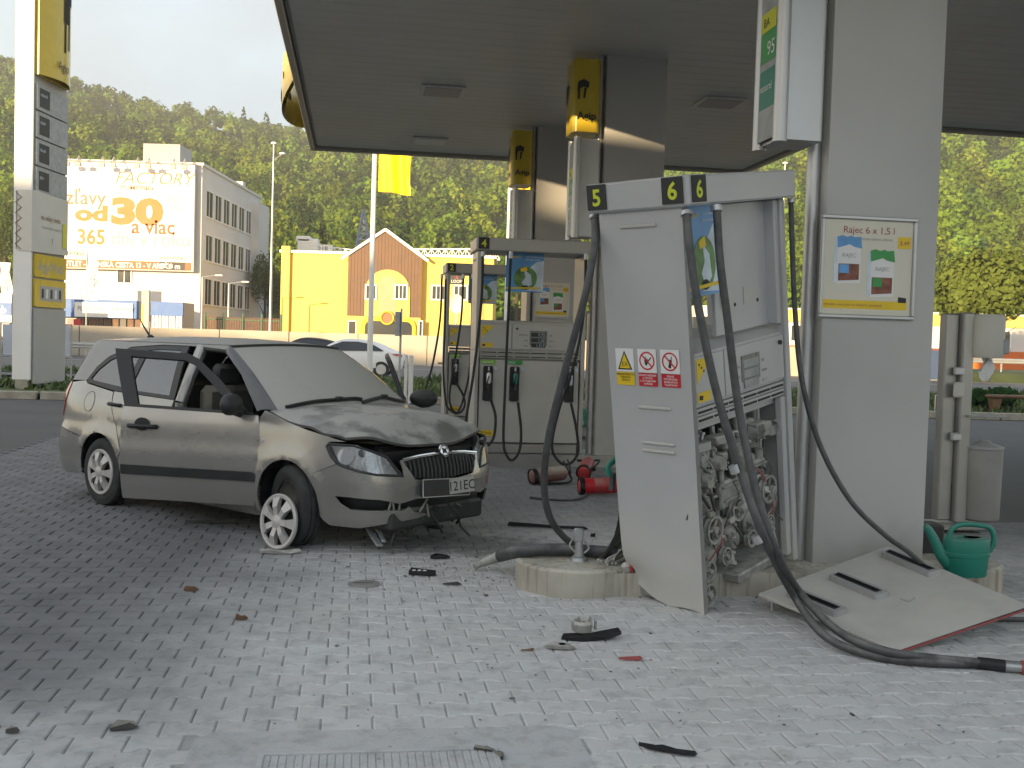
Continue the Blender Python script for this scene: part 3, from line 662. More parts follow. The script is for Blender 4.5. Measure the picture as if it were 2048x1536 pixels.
CARX, CARY, CARYAW = -1.109, 8.137, R(-38.34)
car = thing('estate_car', 'crashed dust-covered grey-beige estate car with doors open and crumpled bonnet', 'car', (CARX, CARY, 0), CARYAW)
HL = [(.405, .752), (.434, .768), (.617, .766), (.749, .73), (.878, .682), (.985, .556), (.788, .569), (.644, .596), (.531, .628), (.45, .684)]
HLo = [(.39, .752), (.428, .782), (.62, .780), (.757, .743), (.89, .693), (1.005, .546)]
GR = [(1.0, .655), (1.166, .676), (UF, .684), (UF, .500), (1.337, .507), (1.09, .528)]
AF = lambda a0, a1, n=16: arc(.02, .30, .325, a0, a1, n)
AR = lambda a0, a1, n=16: arc(-2.465, .30, .33, a0, a1, n)
for sd, nm in ((-1, 'right'), (1, 'left')):
    fender = AF(195, 38) + [(.30, .555), (.49, .635), (.435, .685), (.39, .752), (.425, .785), (.555, .792), (.236, .845), (0, .888), (-.14, .928), (-.285, .958), (-.325, .90), (-.30, .78), (-.30, .5), (-.335, .30), (-.335, .21)]
    panel('front_wing', fender, M['paint'], car, sd)
    # quarter panel and rear bumper corner
    quarter = AR(150, 20) + [(-2.12, .5), (-2.19, .66), (-2.30, .83), (-2.36, .985), (-2.86, 1.035), (-2.90, 1.06), (-3.22, 1.03), (-3.19, .94), (-3.25, .80), (-3.36, .70), (-3.36, .64), (-2.80, .575)]
    panel('rear_wing', quarter, M['paint'], car, sd)
    rb = [(-2.795, .565), (-3.36, .63), (UR, .63), (UR, .20), (-3.2, .20), (-2.84, .24)] + AR(185, 152, 5)
    panel('rear_bumper', rb, M['paint'], car, sd, res=.07)
    TLp = [(-3.225, 1.025), (-3.195, .94), (-3.255, .805), (-3.37, .70), (-3.42, .72), (-3.42, 1.04)]
    panel('tail_light', TLp, M['red_lens'], car, sd, off=.008)
    up = [(-.99, 1.42), (-1.0, 1.385), (-1.40, 1.405), (-1.9, 1.405), (-2.357, 1.375), (-2.65, 1.285), (-2.80, 1.185), (-2.88, 1.075), (-2.90, 1.062), (-3.42, 1.045), (-3.37, 1.25), (-3.2, 1.40), (-3.08, 1.42)]
    panel('roof_pillar', up, M['paint_roof'], car, sd)
    # rear door with its handle, strip and window
    rd = [(-1.445, .245), (-1.445, .965), (-2.345, .99), (-2.29, .83), (-2.18, .66), (-2.11, .50)] + AR(18, -6, 4) + [(-2.09, .245)]
    d = panel('rear_door', rd, M['paint'], car, sd)
    panel('rubbing_strip', [(-1.46, .435), (-2.075, .435), (-2.09, .49), (-2.08, .505), (-1.46, .505)], M['trim'], d, sd, off=.014, res=.08)
    W = [(-1.445, .97), (-1.52, 1.40), (-1.9, 1.398), (-2.35, 1.368), (-2.64, 1.28), (-2.79, 1.182), (-2.868, 1.075), (-2.855, 1.045), (-2.35, .997)]
    win = [(-1.53, 1.0), (-1.60, 1.365), (-1.9, 1.365), (-2.06, 1.355), (-2.12, 1.015)]; qwin = [(-2.21, 1.03), (-2.15, 1.345), (-2.33, 1.335), (-2.61, 1.25), (-2.75, 1.16), (-2.815, 1.085), (-2.80, 1.07)]
    panel('window_surround', W, M['trim'], car, sd, holes=[win, qwin], off=.002)
    panel('rear_door_glass', [(-1.525, .995), (-1.595, 1.37), (-1.9, 1.37), (-2.065, 1.36), (-2.125, 1.01)], M['car_glass'], d, sd, off=-.006, thick=.004)
    panel('quarter_glass', [(-2.215, 1.025), (-2.145, 1.35), (-2.33, 1.34), (-2.615, 1.255), (-2.755, 1.165), (-2.82, 1.085), (-2.80, 1.065)], M['car_glass'], car, sd, off=-.006, thick=.004)
    panel('sill', [(-.335, .285), (-.36, .238), (-2.10, .238), (-2.13, .285), (-2.13, .155), (-.335, .155)], M['paint'], car, sd, off=-.03, res=.1)
    mb = MB(); q = surf(-2.30, .885, sd); yo = sd*.02
    mb.tube([(-2.32, q[1]+yo*.4, .885), (-2.30, q[1]+yo*2, .888), (-2.22, q[1]+yo*2.2, .885), (-2.17, q[1]+yo*.4, .88)], .016, 8, sub=3); mb.build('door_handle', M['black'], d, 50)
    # pillar B and the door opening reveal
    mb = MB()
    for z0, z1 in ((.24, .95), (.95, 1.40)):
        a, b = surf(-1.38, z0, sd, -.03), surf(-1.38, z1, sd, -.03)
        mb.tube([tuple(a), tuple((a+b)/2+np.array([0, sd*.01, 0])), tuple(b)], .05, 8)
    mb.build('centre_pillar', M['paint'], car, 50)
    ra = [tuple(surf(u, z, sd, -.035)) for u, z in ((-1.38, 1.385), (-1.05, 1.375), (-.70, 1.21), (-.36, .96))]
    mb = MB(); mb.tube(ra, .022, 8); mb.build('door_seal', M['trim'], car, 50)
# roof
zr = lambda x: np.interp(x, [-3.12, -2.8, -2.2, -1.6, -1.2, -.93], [1.425, 1.455, 1.478, 1.478, 1.463, 1.437])
P = []
for i in range(33):
    w = i/32; row = []
    for j in range(21):
        v = -1+2*j/20; xs = -.985-(3.08-.985)*w; xc = -.92-(3.12-.92)*w; x = xc+(xs-xc)*abs(v)**2.5
        ye = abs(surf(x, 1.42)[1])-.004; ze = 1.424; row.append((x, v*ye, float(zr(x))+(ze-float(zr(x)))*abs(v)**2.6))
    P.append(row)
mb = MB(); mb.grid(P, flip=True); mb.grid([[(x, y*.98, z-.03) for x, y, z in r] for r in P]); mb.build('roof', M['paint_roof'], car, 60)
# tailgate
mb = MB()
for sd in (-1, 1):
    P = [[tuple(surf(u, z, sd)) for u in np.linspace(-3.36, UR, 12)] for z in np.linspace(.60, 1.42, 16)]; mb.grid(P, flip=(sd < 0))
mb.build('tailgate', M['paint'], car, 60)
# bumper, both halves one skin
BP = [(.275, .50), (.30, .552), (.495, .632), (.535, .620), (.644, .588), (.788, .561), (1.0, .546), (1.0, .60), (.985, .66), (1.16, .69), (UF, .70), (UF, .684), (1.166, .674), (1.01, .652), (1.095, .522), (1.337, .501), (UF, .494), (UF, .385), (1.1, .385), (.971, .36), (.816, .395), (.605, .409), (.481, .411)]
BR = BP + [(.53, .36), (.60, .321), (.858, .315), (1.0, .305), (1.06, .33), (1.10, .29), (1.24, .26), (1.16, .238), (.909, .222), (.672, .188), (.407, .192), (.345, .255), (.345, .34), (.33, .42)]
BL = BP + [(.53, .36), (.60, .33), (.72, .36), (.70, .27), (.55, .22), (.407, .20), (.345, .255), (.345, .34), (.33, .42)]
mb = MB()
for sd, pl in ((-1, BR), (1, BL)):
    V, F = panel_geo(pl, sd, thick=.012, d=.025, res=.045); mb.add(V.tolist(), F)
bmp = mb.build('front_bumper', M['paint'], car, 40)
mb = MB()
for sd in (-1, 1):
    V, F = panel_geo([(.47, .43), (.60, .20), (1.0, .18), (UF, .18), (UF, .40), (.97, .40)], sd, off=-.07, thick=.01); mb.add(V.tolist(), F)
mb.build('lower_intake', M['black'], car, 40)
mb = MB()
for u, z0, z1, tl in ((.90, .30, .40, .02), (.945, .31, .40, -.02), (.99, .30, .385, .0), (1.19, .28, .37, .06), (1.30, .23, .33, -.05)):
    a, b = surf(u, z0, -1, -.035), surf(u+tl, z1, -1, -.035); mb.tube([tuple(a), tuple(b)], .008, 6)
mb.box((.72, -.30, .335), (.015, .10, .05), b=.004); mb.build('broken_bracket', M['mech'], bmp, kind='stuff')
rag = MB()
for k in range(26):
    u = random.uniform(.85, 1.41); sd = random.choice((-1, -1, 1)); z = random.uniform(.10, .30); p = surf(u, max(.16, z), sd, -random.uniform(.02, .15)); p[2] = z; L = random.uniform(.04, .14)
    an = Matrix.Translation(tuple(p)) @ Matrix.Rotation(random.uniform(-1.2, 1.2), 4, 'X') @ Matrix.Rotation(random.uniform(-1, 1), 4, 'Y') @ Matrix.Rotation(random.uniform(0, 3), 4, 'Z')
    rag.box((0, 0, 0), (L, L*random.uniform(.2, .6), random.uniform(.006, .02)), an, k % 2)
rag.tube([(.78, .05, .33), (.86, .10, .24), (.84, .16, .14), (.9, .2, .07)], .008, 6, sub=4); rag.tube([(.74, -.1, .3), (.80, -.05, .18), (.79, .02, .10)], .01, 6, sub=4)
rag.build('torn_fragments', [M['trim'], M['mech_dark']], bmp, kind='stuff')
mb = MB(); mb.box((0, 0, 0), (.24, .05, .018), Matrix.Translation((.62, -.52, .12)) @ Matrix.Rotation(.45, 4, 'Y') @ Matrix.Rotation(-.3, 4, 'Z'), b=.004); mb.box((0, 0, 0), (.18, .03, .02), Matrix.Translation((.64, -.47, .13)) @ Matrix.Rotation(.5, 4, 'Y') @ Matrix.Rotation(-.4, 4, 'Z'), b=.004)
mb.build('hanging_strut', M['alu'], bmp)
# headlights
for sd in (-1, 1):
    hl = panel('headlight', [(u, z) for u, z in HL], M['reflector'], car, sd, off=-.055, thick=.01)
    panel('lens', HL, M['lens_clear'], hl, sd, off=.004, thick=.004)
    ring = MB(); a = [tuple(surf(u, z, sd, .0)) for u, z in dens(HL, .03)]; ring.tube(a+[a[0]], .009, 6); ring.build('bezel', M['trim'], hl, 50)
    for (u, z, r) in ((.56, .69, .058), (.74, .645, .062), (.68, .715, .028)):
        p = Vector(surf(u, z, sd, -.012)); nn = (Vector(surf(u, z, sd, .1))-p).normalized(); nn = (nn+Vector((.8, 0, 0))).normalized(); q = nn.to_track_quat('Z', 'Y').to_matrix().to_4x4(); q.translation = p
        b = MB(); b.lathe([(r, .0), (r*.95, -.012), (r*.7, -.035), (r*.25, -.048), (0, -.048)], 20, q); b.lathe([(0, -.02), (.010, -.02), (.012, -.048)], 10, q); b.build('lamp_bowl', M['reflector'] if r > .04 else M['trim'], hl, 60)
# grille with upright ribs, chrome bar and round badge
gr = None; mb = MB()
for sd in (-1, 1):
    V, F = panel_geo(GR, sd, off=-.05, thick=.01); mb.add(V.tolist(), F)
gr = mb.build('grille', M['black'], car, 40)
for sd in (-1, 1):
    for k in range(10):
        u = UF-.022-k*.040; z1 = np.interp(u, [1.0, 1.166, UF], [.640, .662, .672]); z0 = np.interp(u, [1.0, 1.09, 1.337, UF], [.64, .535, .512, .506])
        if z1-z0 < .03: continue
        rib = MB(); a, b = surf(u, z0, sd, -.014), surf(u, z1, sd, -.010); rib.tube([tuple(a), tuple((a+b)/2+np.array([.008, 0, 0])), tuple(b)], .0085, 6); rib.build('rib', M['trim'], gr, 50)
br = MB(); br.tube([tuple(surf(u, z, -1, .002)) for u, z in ((1.0, .668), (1.166, .688), (1.3, .694), (UF-.09, .694))], .009, 6); br.tube([tuple(surf(u, z, 1, .002)) for u, z in ((UF-.09, .694), (1.3, .694), (1.166, .688), (1.0, .668))], .009, 6); br.build('chrome_bar', M['chrome'], gr, 50)
bd = MB(); q = Matrix.Translation((.795, 0, .705)) @ Matrix.Rotation(R(72), 4, 'Y')
bd.lathe([(.0, .012), (.034, .012), (.036, .016), (.042, .018), (.048, .014), (.05, .0)], 28, q); bd.build('badge_ring', M['chrome'], gr, 40)
bd = MB(); bd.prism([(-.02, -.022), (.0, -.015), (.02, -.02), (.012, .0), (.022, .02), (.0, .012), (-.018, .022), (-.012, 0)], .0125, .017, q); bd.build('badge_arrow', M['trim'], gr)
# number plate, half torn out of its holder
lp = face_M((.868, -.03, .448), (0, 1, 0), (-.08, 0, 1)) @ Matrix.Rotation(R(-3), 4, 'Z')
mb = MB(); mb.prism(rrect(-.26, -.062, .24, .062, .012), -.012, .004, lp); ph = mb.build('plate_holder', M['trim'], car)
mb = MB(); mb.tube([tuple(lp @ Vector(p)) for p in ((-.26, -.062, .006), (.24, -.062, .006), (.24, .062, .006), (-.26, .062, .006), (-.26, -.062, .006))], .004, 5); mb.build('holder_rim', M['plate'], ph)
lq = lp @ Matrix.Translation((.105, .012, .012)) @ Matrix.Rotation(R(4), 4, 'Z') @ Matrix.Rotation(R(-8), 4, 'Y')
mb = MB(); mb.prism([(-.145, -.058), (.155, -.058), (.155, .056), (-.17, .056), (-.155, .01)], 0, .004, lq, 0); mb.text('121EC', .098, lq @ Matrix.Translation((-.098, -.036, .0045)), 1, bold=.008, sx=.98); mb.prism(disc(-.125, -.005, .014, 8, .019), .004, .0055, lq, 2)
mb.build('number_plate', [M['plate'], M['ink'], M['maroon']], ph)
# bonnet, buckled
Ul = lambda w: np.interp(w, [0, .3, .62, 1], [-.24, .0, .27, .575]); Zl = lambda w: np.interp(w, [0, .3, .62, 1], [.958, .896, .850, .800])
P = []; NW, NV = 40, 44
for i in range(NW+1):
    w = i/NW; S = surf(Ul(w), Zl(w), 1, -.004); C = (np.interp(w, [0, 1], [-.10, .775]), 0, np.interp(w, [0, .25, .5, .75, .92, 1], [1.0, .975, .935, .885, .815, .755])); row = []
    for j in range(NV+1):
        v = -1+2*j/NV; x = C[0]+(S[0]-C[0])*abs(v)**2.3; y = v*S[1]; z = C[2]+(S[2]-C[2])*abs(v)**2.2
        fr = sst(.25, .75, w)
        fold = abs(((w*1.5+v*.42+.1*math.sin(3*v)) % .46)/.46-.5)*2; fold2 = abs(((w*.9-v*.8+.06*math.sin(7*w)) % .52)/.52-.5)*2
        dz = fr*(.012*(fold-.45)+.007*(fold2-.5))*(1-.6*sst(.9, 1, w)) + .045*math.exp(-((w-.62)/.2)**2)*(1-.5*v*v) + .045*math.exp(-((w-.97)/.10)**2-((v+.80)/.22)**2) + .035*math.exp(-((w-.9)/.15)**2-((v-.7)/.3)**2) - .025*math.exp(-((w-.86)/.08)**2-((v+.25)/.3)**2)
        row.append((x-.03*fr*w, y, z+dz))
    P.append(row)
mb = MB(); mb.grid(P); mb.grid([[(x, y, z-.018) for x, y, z in r] for r in P], flip=True)
edge = [P[i][0] for i in range(NW+1)]+[P[NW][j] for j in range(1, NV+1)]+[P[i][NV] for i in range(NW-1, -1, -1)]
for a, b in zip(edge, edge[1:]): mb.add([a, b, (b[0], b[1], b[2]-.018), (a[0], a[1], a[2]-.018)], [(0, 1, 2, 3), (3, 2, 1, 0)])
mb.build('bonnet', M['paint_hood'], car, 24)
# windscreen, scuttle, pillars and wipers
def wsp(v, h, o=0.0):
    b = np.array([-.05-.18*v*v, .695*v, .985-.03*v*v]); t = np.array([-.905-.075*v*v, .555*v, 1.430-.022*v*v]); p = b+(t-b)*h; n = np.array([.48, 0, .87]); return p+n*(.028*math.sin(math.pi*h)*(1-v*v*.3)+o)
mb = MB(); mb.grid([[tuple(wsp(-1+2*j/24, i/16)) for j in range(25)] for i in range(17)]); mb.build('windscreen', M['dust_glass'], car, 60)
mb = MB(); a = [tuple(wsp(-1+2*j/24, 1.0, .004)) for j in range(25)]; mb.tube(a, .013, 6); mb.build('windscreen_seal', M['trim'], car, 50)
for sd in (-1, 1):
    P = []
    for i in range(17):
        h = i/16; a = wsp(sd*1.0, h, .003); uo = np.interp(h, [0, .5, 1], [-.375, -.70, -1.02]); zo = np.interp(h, [0, .5, 1], [.955, 1.21, 1.39]); b = surf(uo, zo, sd, .002); P.append([tuple(a), tuple((a+b)/2+np.array([.006, sd*.014, .008])), tuple(b)])
    mb = MB(); mb.grid(P, flip=(sd < 0)); mb.grid([[(x-.02, y*.985, z-.01) for x, y, z in r] for r in P], flip=(sd > 0)); mb.build('front_pillar', pm('pillar_paint', (.10, .10, .10), .22, .4, .05, 4, coat=.6) if sd < 0 else M['paint'], car, 60)
mb = MB(); mb.grid([[tuple(wsp(v, 0, -.012)+np.array([.0, 0, .0])) for v in np.linspace(-1, 1, 21)], [tuple(wsp(v, 0)+np.array([.16, 0, -.03])) for v in np.linspace(-1, 1, 21)]]); mb.build('scuttle', M['trim'], car, 60)
for pts in (((-.93, .015), (-.62, .06), (-.30, .07), (-.08, .075), (.02, .06)), ((-.02, .02), (.25, .065), (.45, .085), (.66, .05), (.86, .03))):
    wp = MB(); wp.tube([tuple(wsp(v, h, .022)) for v, h in pts], .011, 6, sub=4); wp.tube([tuple(wsp(v, h-.012, .012)) for v, h in pts], .006, 5, sub=4)
    wp.box(tuple(wsp(pts[2][0], pts[2][1], .03)), (.04, .06, .025), b=.006); wp.build('wiper', M['black_dusty'], car, 50)
mb = MB(); mb.tube([(-2.98, 0, 1.45), (-3.0, 0, 1.475), (-3.1, 0, 1.56), (-3.165, .0, 1.63)], [.014, .004], 6); mb.lathe([(.035, 0), (.03, .02), (.012, .035), (0, .036)], 12, Matrix.Translation((-2.98, 0, 1.447))); mb.build('roof_aerial', M['black'], car, 50)
# doors at the front, both swung open
def front_door(sd, phi):
    H = np.array([-.345, sd*.79, 0.0]); low = [(-.345, .918), (-.318, .80), (-.318, .45), (-.355, .245), (-1.425, .245), (-1.435, .6), (-1.435, .948)]
    d = panel('front_door', low, M['paint'], car, sd, shift=H, res=.06, thick=.05); d.location = tuple(H); d.rotation_euler.z = -sd*phi
    fr = [(-.40, .918), (-.70, 1.17), (-.905, 1.315), (-1.0, 1.352), (-1.62, 1.375), (-1.43, .948)]; hole = [(-.50, .925), (-.735, 1.165), (-.93, 1.318), (-1.01, 1.348), (-1.33, 1.358), (-1.315, .938)]
    panel('window_frame', fr, M['black'], d, sd, shift=H, holes=[[(-.515, .932), (-.745, 1.125), (-.94, 1.275), (-1.015, 1.302), (-1.47, 1.318), (-1.315, .952)]], thick=.03)
    panel('rubbing_strip', [(-.335, .43), (-.335, .475), (-.36, .50), (-1.42, .505), (-1.42, .435)], M['trim'], d, sd, shift=H, off=.014, res=.08)
    panel('window_seal', [(-.36, .917), (-1.43, .945), (-1.43, .965), (-.40, .938)], M['black'], d, sd, shift=H, off=.006, res=.1)
    q = surf(-1.28, .80, sd)-H; cup = MB(); cup.prism(disc(-1.26-H[0], .815, .062, 20, .05), 0, .004, face_M((0, q[1]+sd*.004, 0), (1, 0, 0) if sd < 0 else (1, 0, 0), (0, 0, 1))); cup.build('handle_recess', M['trim'], d)
    hb = MB(); hb.tube([(-1.37-H[0], q[1]+sd*.008, .80), (-1.34-H[0], q[1]+sd*.03, .80), (-1.22-H[0], q[1]+sd*.042, .802), (-1.16-H[0], q[1]+sd*.03, .80), (-1.14-H[0], q[1]+sd*.008, .80)], .017, 8, sub=4); hb.build('door_handle', M['black'], d, 50)
    lk = MB(); lk.cyl((-1.36-H[0], q[1]+sd*.02, .80), (-1.36-H[0], q[1]+sd*.03, .80), .009, n=12); lk.build('lock', M['alu'], d)
    mr_ = MB(); c = Vector((-.50-H[0], sd*.93-H[1], 1.0)); P = []
    for i in range(13):
        a = math.pi*i/12; row = []
        for j in range(17):
            b = 2*math.pi*j/16; x = math.cos(a); r = math.sin(a)**.7; row.append((c.x+x*(.075 if x > 0 else .045), c.y+r*math.cos(b)*.125, c.z+r*math.sin(b)*.082))
        P.append(row)
    mr_.grid(P); mr_.tube([(c.x-.0, c.y-sd*.05, c.z-.05), (c.x+.03, c.y-sd*.12, c.z-.075)], .03, 8); mr_.build('door_mirror', M['trim'], d, 60)
    ins = MB(); ins.box(((-.37-1.41)/2-H[0], (sd*.735)-H[1], .59), (1.0, .05, .62), b=.02); ins.build('door_lining', M['interior'], d)
    return d
front_door(-1, R(28)); front_door(1, R(46))
# repeater lamp and fuel flap
for sd in (-1, 1):
    p = surf(-.262, .742, sd); mb = MB(); mb.box((p[0], p[1], p[2]), (.03, .012, .022), b=.004); mb.build('side_repeater', M['reflector'], car)
p = surf(-2.70, .885, -1); panel('fuel_flap', disc(-2.70, .885, .084, 26), M['paint'], car, -1, off=.002, thick=.006)
p = surf(-2.70, .885, -1); mb = MB(); mb.tube([tuple(surf(x, z, -1, .001)) for x, z in disc(-2.70, .885, .087, 26)+[(-2.613, .885)]], .0025, 4); mb.build('fuel_flap_gap', M['black'], car)
# floor pan, engine block, wheel housings
mb = MB(); mb.box((-1.28, 0, .24), (4.1, 1.0, .14), b=.02); mb.box((-1.22, 0, .23), (1.66, 1.40, .10), b=.02); mb.box((-3.0, 0, .42), (.7, 1.3, .4), b=.05); mb.build('floor_pan', M['interior'], car)
mb = MB(); mb.box((.22, 0, .50), (.70, .92, .50), b=.05); mb.box((.60, 0, .60), (.10, 1.0, .28), b=.03); mb.box((-.16, 0, .62), (.10, 1.40, .62), b=.03); mb.build('engine_bay', M['black'], car)
for sd in (-1, 1):
    for cx in (.02, -2.465):
        mb = MB(); pr = [(cx+.325*math.cos(R(a)), .30+.325*math.sin(R(a))) for a in range(-10, 191, 12)]; mb.grid([[(x, sd*.79, z) for x, z in pr], [(x, sd*.50, z) for x, z in pr]]); mb.add([(cx-.33, sd*.5, .2), (cx+.33, sd*.5, .2), (cx+.33, sd*.5, .64), (cx-.33, sd*.5, .64)], [(0, 1, 2, 3)]); mb.build('wheel_housing', M['black'], car)
# seats, dashboard, steering wheel
def seat(x, y, w, head=True):
    s = MB(); s.box((x+.05, y, .48), (.50, w, .16), b=.05); s.build('seat_cushion', M['seat'], car, 40)
    s = MB(); s.box((x-.27, y, .78), (.14, w, .62), Matrix.Translation((0, 0, 0)), b=.05); s.build('seat_back', M['seat'], car, 40)
    if head: s = MB(); s.box((x-.30, y, 1.17), (.10, .26, .19), b=.04); s.build('headrest', M['interior'], car, 40)
seat(-1.02, -.36, .50); seat(-1.02, .36, .50); seat(-2.0, 0, 1.2, False)
for y in (-.36, .36):
    s = MB(); s.box((-2.30, y, 1.10), (.09, .26, .16), b=.04); s.build('headrest', M['interior'], car, 40)
mb = MB(); mb.box((-.30, 0, .80), (.36, 1.30, .28), b=.08); mb.build('dashboard', M['interior'], car, 40)
mb = MB(); q = Matrix.Translation((-.58, .36, .86)) @ Matrix.Rotation(R(65), 4, 'Y'); mb.tube([tuple(q @ Vector((x, y, 0))) for x, y in disc(0, 0, .18, 24)+[(.18, 0)]], .016, 8); mb.tube([tuple(q @ Vector((-.17, 0, 0))), tuple(q @ Vector((.17, 0, 0)))], .018, 6); mb.tube([tuple(q @ Vector((0, 0, 0))), tuple(q @ Vector((0, 0, -.2)))], .03, 8); mb.build('steering_wheel', M['interior'], car, 50)
# wheels
def tyre_geo(w=.165, ro=.292, ri=.185):
    h = w/2; return [(ri, -h*.8), (ri+.03, -h*.98), (ro-.045, -h), (ro-.012, -h*.86), (ro, -h*.62), (ro+.001, -h*.3), (ro-.007, -h*.28), (ro-.007, -h*.2), (ro+.001, -h*.18), (ro+.001, h*.18), (ro-.007, h*.2), (ro-.007, h*.28), (ro+.001, h*.3), (ro, h*.62), (ro-.012, h*.86), (ro-.045, h), (ri+.03, h*.98), (ri, h*.8)]
def hubcap_into(parent, M0):
    c = MB(); c.lathe([(.196, -.012), (.198, .004), (.190, .012), (.172, .010), (.165, -.002)], 40, M0, caps=False); c.lathe([(.05, -.002), (.048, .020), (.035, .026), (0, .027)], 24, M0); o = c.build('wheel_cover_rim', M['hubcap'], parent, 40)
    b = MB(); b.lathe([(0, -.016), (.17, -.016)], 30, M0); b.build('cover_backing', M['black'], parent)
    for k in range(7):
        a = 2*math.pi*k/7; q = M0 @ Matrix.Rotation(a, 4, 'Z')
        v = [(.035, -.020, .020), (.035, .020, .020), (.105, .022, .030), (.105, -.022, .030), (.176, .040, .008), (.176, -.040, .008), (.035, -.020, -.01), (.035, .020, -.01), (.105, .022, -.01), (.105, -.022, -.01), (.176, .040, -.012), (.176, -.040, -.012), (.07, 0, .021), (.15, 0, .015)]
        sp = MB(); sp.add(v, [(0, 3, 12), (3, 2, 12), (2, 1, 12), (1, 0, 12), (3, 5, 13), (5, 4, 13), (4, 2, 13), (2, 3, 13), (0, 6, 9, 3), (3, 9, 11, 5), (1, 2, 8, 7), (2, 4, 10, 8), (4, 5, 11, 10)], q); sp.build('spoke', M['hubcap'], parent, 25)
def wheel(x, sd, steer=0.0, cover=True, camber=0):
    M0 = Matrix.Translation((x, sd*.715, .288)) @ Matrix.Rotation(steer, 4, 'Z') @ Matrix.Rotation(R(90)*(-sd), 4, 'X')
    w = MB(); w.lathe(tyre_geo(), 48, M0, caps=False); tw = w.build('wheel', M['tyre'], car, 35)
    r = MB(); r.lathe([(.187, -.06), (.19, .05), (.178, .062), (.165, .04), (.12, .02), (.06, .03), (.055, .05), (0, .05)], 32, M0); r.build('rim', M['mech_dark'], tw, 40)
    if cover: hubcap_into(tw, M0 @ Matrix.Translation((0, 0, .080)))
    return tw
wheel(-2.465, -1); wheel(-2.465, 1); wheel(.02, -1, R(-15), False); wheel(.02, 1, R(-15))
# the loose wheel cover leaning on the front tyre
hp = at(557, 1040, 7.40); hc = thing('loose_wheel_cover', 'silver wheel cover popped off and leaning against the front tyre', 'wheel cover', (hp.x, hp.y, 0))
fw = Vector((-.62, -.78, 0)).normalized(); MH = Matrix.Translation((0, 0, .193)) @ (Vector((fw.x, fw.y, .10)).to_track_quat('Z', 'Y').to_matrix().to_4x4()); hubcap_into(hc, MH)
# ------------------------------------------------------------------ fuel dispensers
M['pump_digit'] = pm('pump_digit', (.62, .68, .04), .5, 0, .05, 5)
M['lcd'] = pm('lcd', (.20, .21, .19), .3, 0, .1, 30)
def lpt(root, px, py, Y): return tuple(root.matrix_world.inverted() @ at(px, py, Y))
def number_plate(mb, f, ch, s=.13):
    mb.prism([(0, 0), (s, 0), (s, s*1.05), (0, s*1.05)], 0, .004, f, 0); mb.text(ch, s*.95, f @ Matrix.Translation((s/2, s*.19, .0045)), 1, 'CENTER', bold=.025)
def nozzle(parent, x, y, z, guard, mat, k=1.0):
    n = MB(); n.tube([(x, y-.035, z+.11*k), (x, y-.05, z), (x+.004, y-.06, z-.12*k)], .022*k, 10, sub=3, mi=0)
    n.box((x, y-.065, z+.02*k), (.055*k, .05, .14*k), mi=1, b=.018); n.tube([(x, y-.03, z+.16*k), (x, y-.03, z+.09*k)], .012*k, 8, mi=2); n.tube([(x-.025, y-.075, z-.06*k), (x-.02, y-.095, z-.01), (x-.0, y-.09, z+.05*k)], .007, 6, mi=0)
    return n.build('nozzle', [mat, guard, M['alu']], parent, 40)
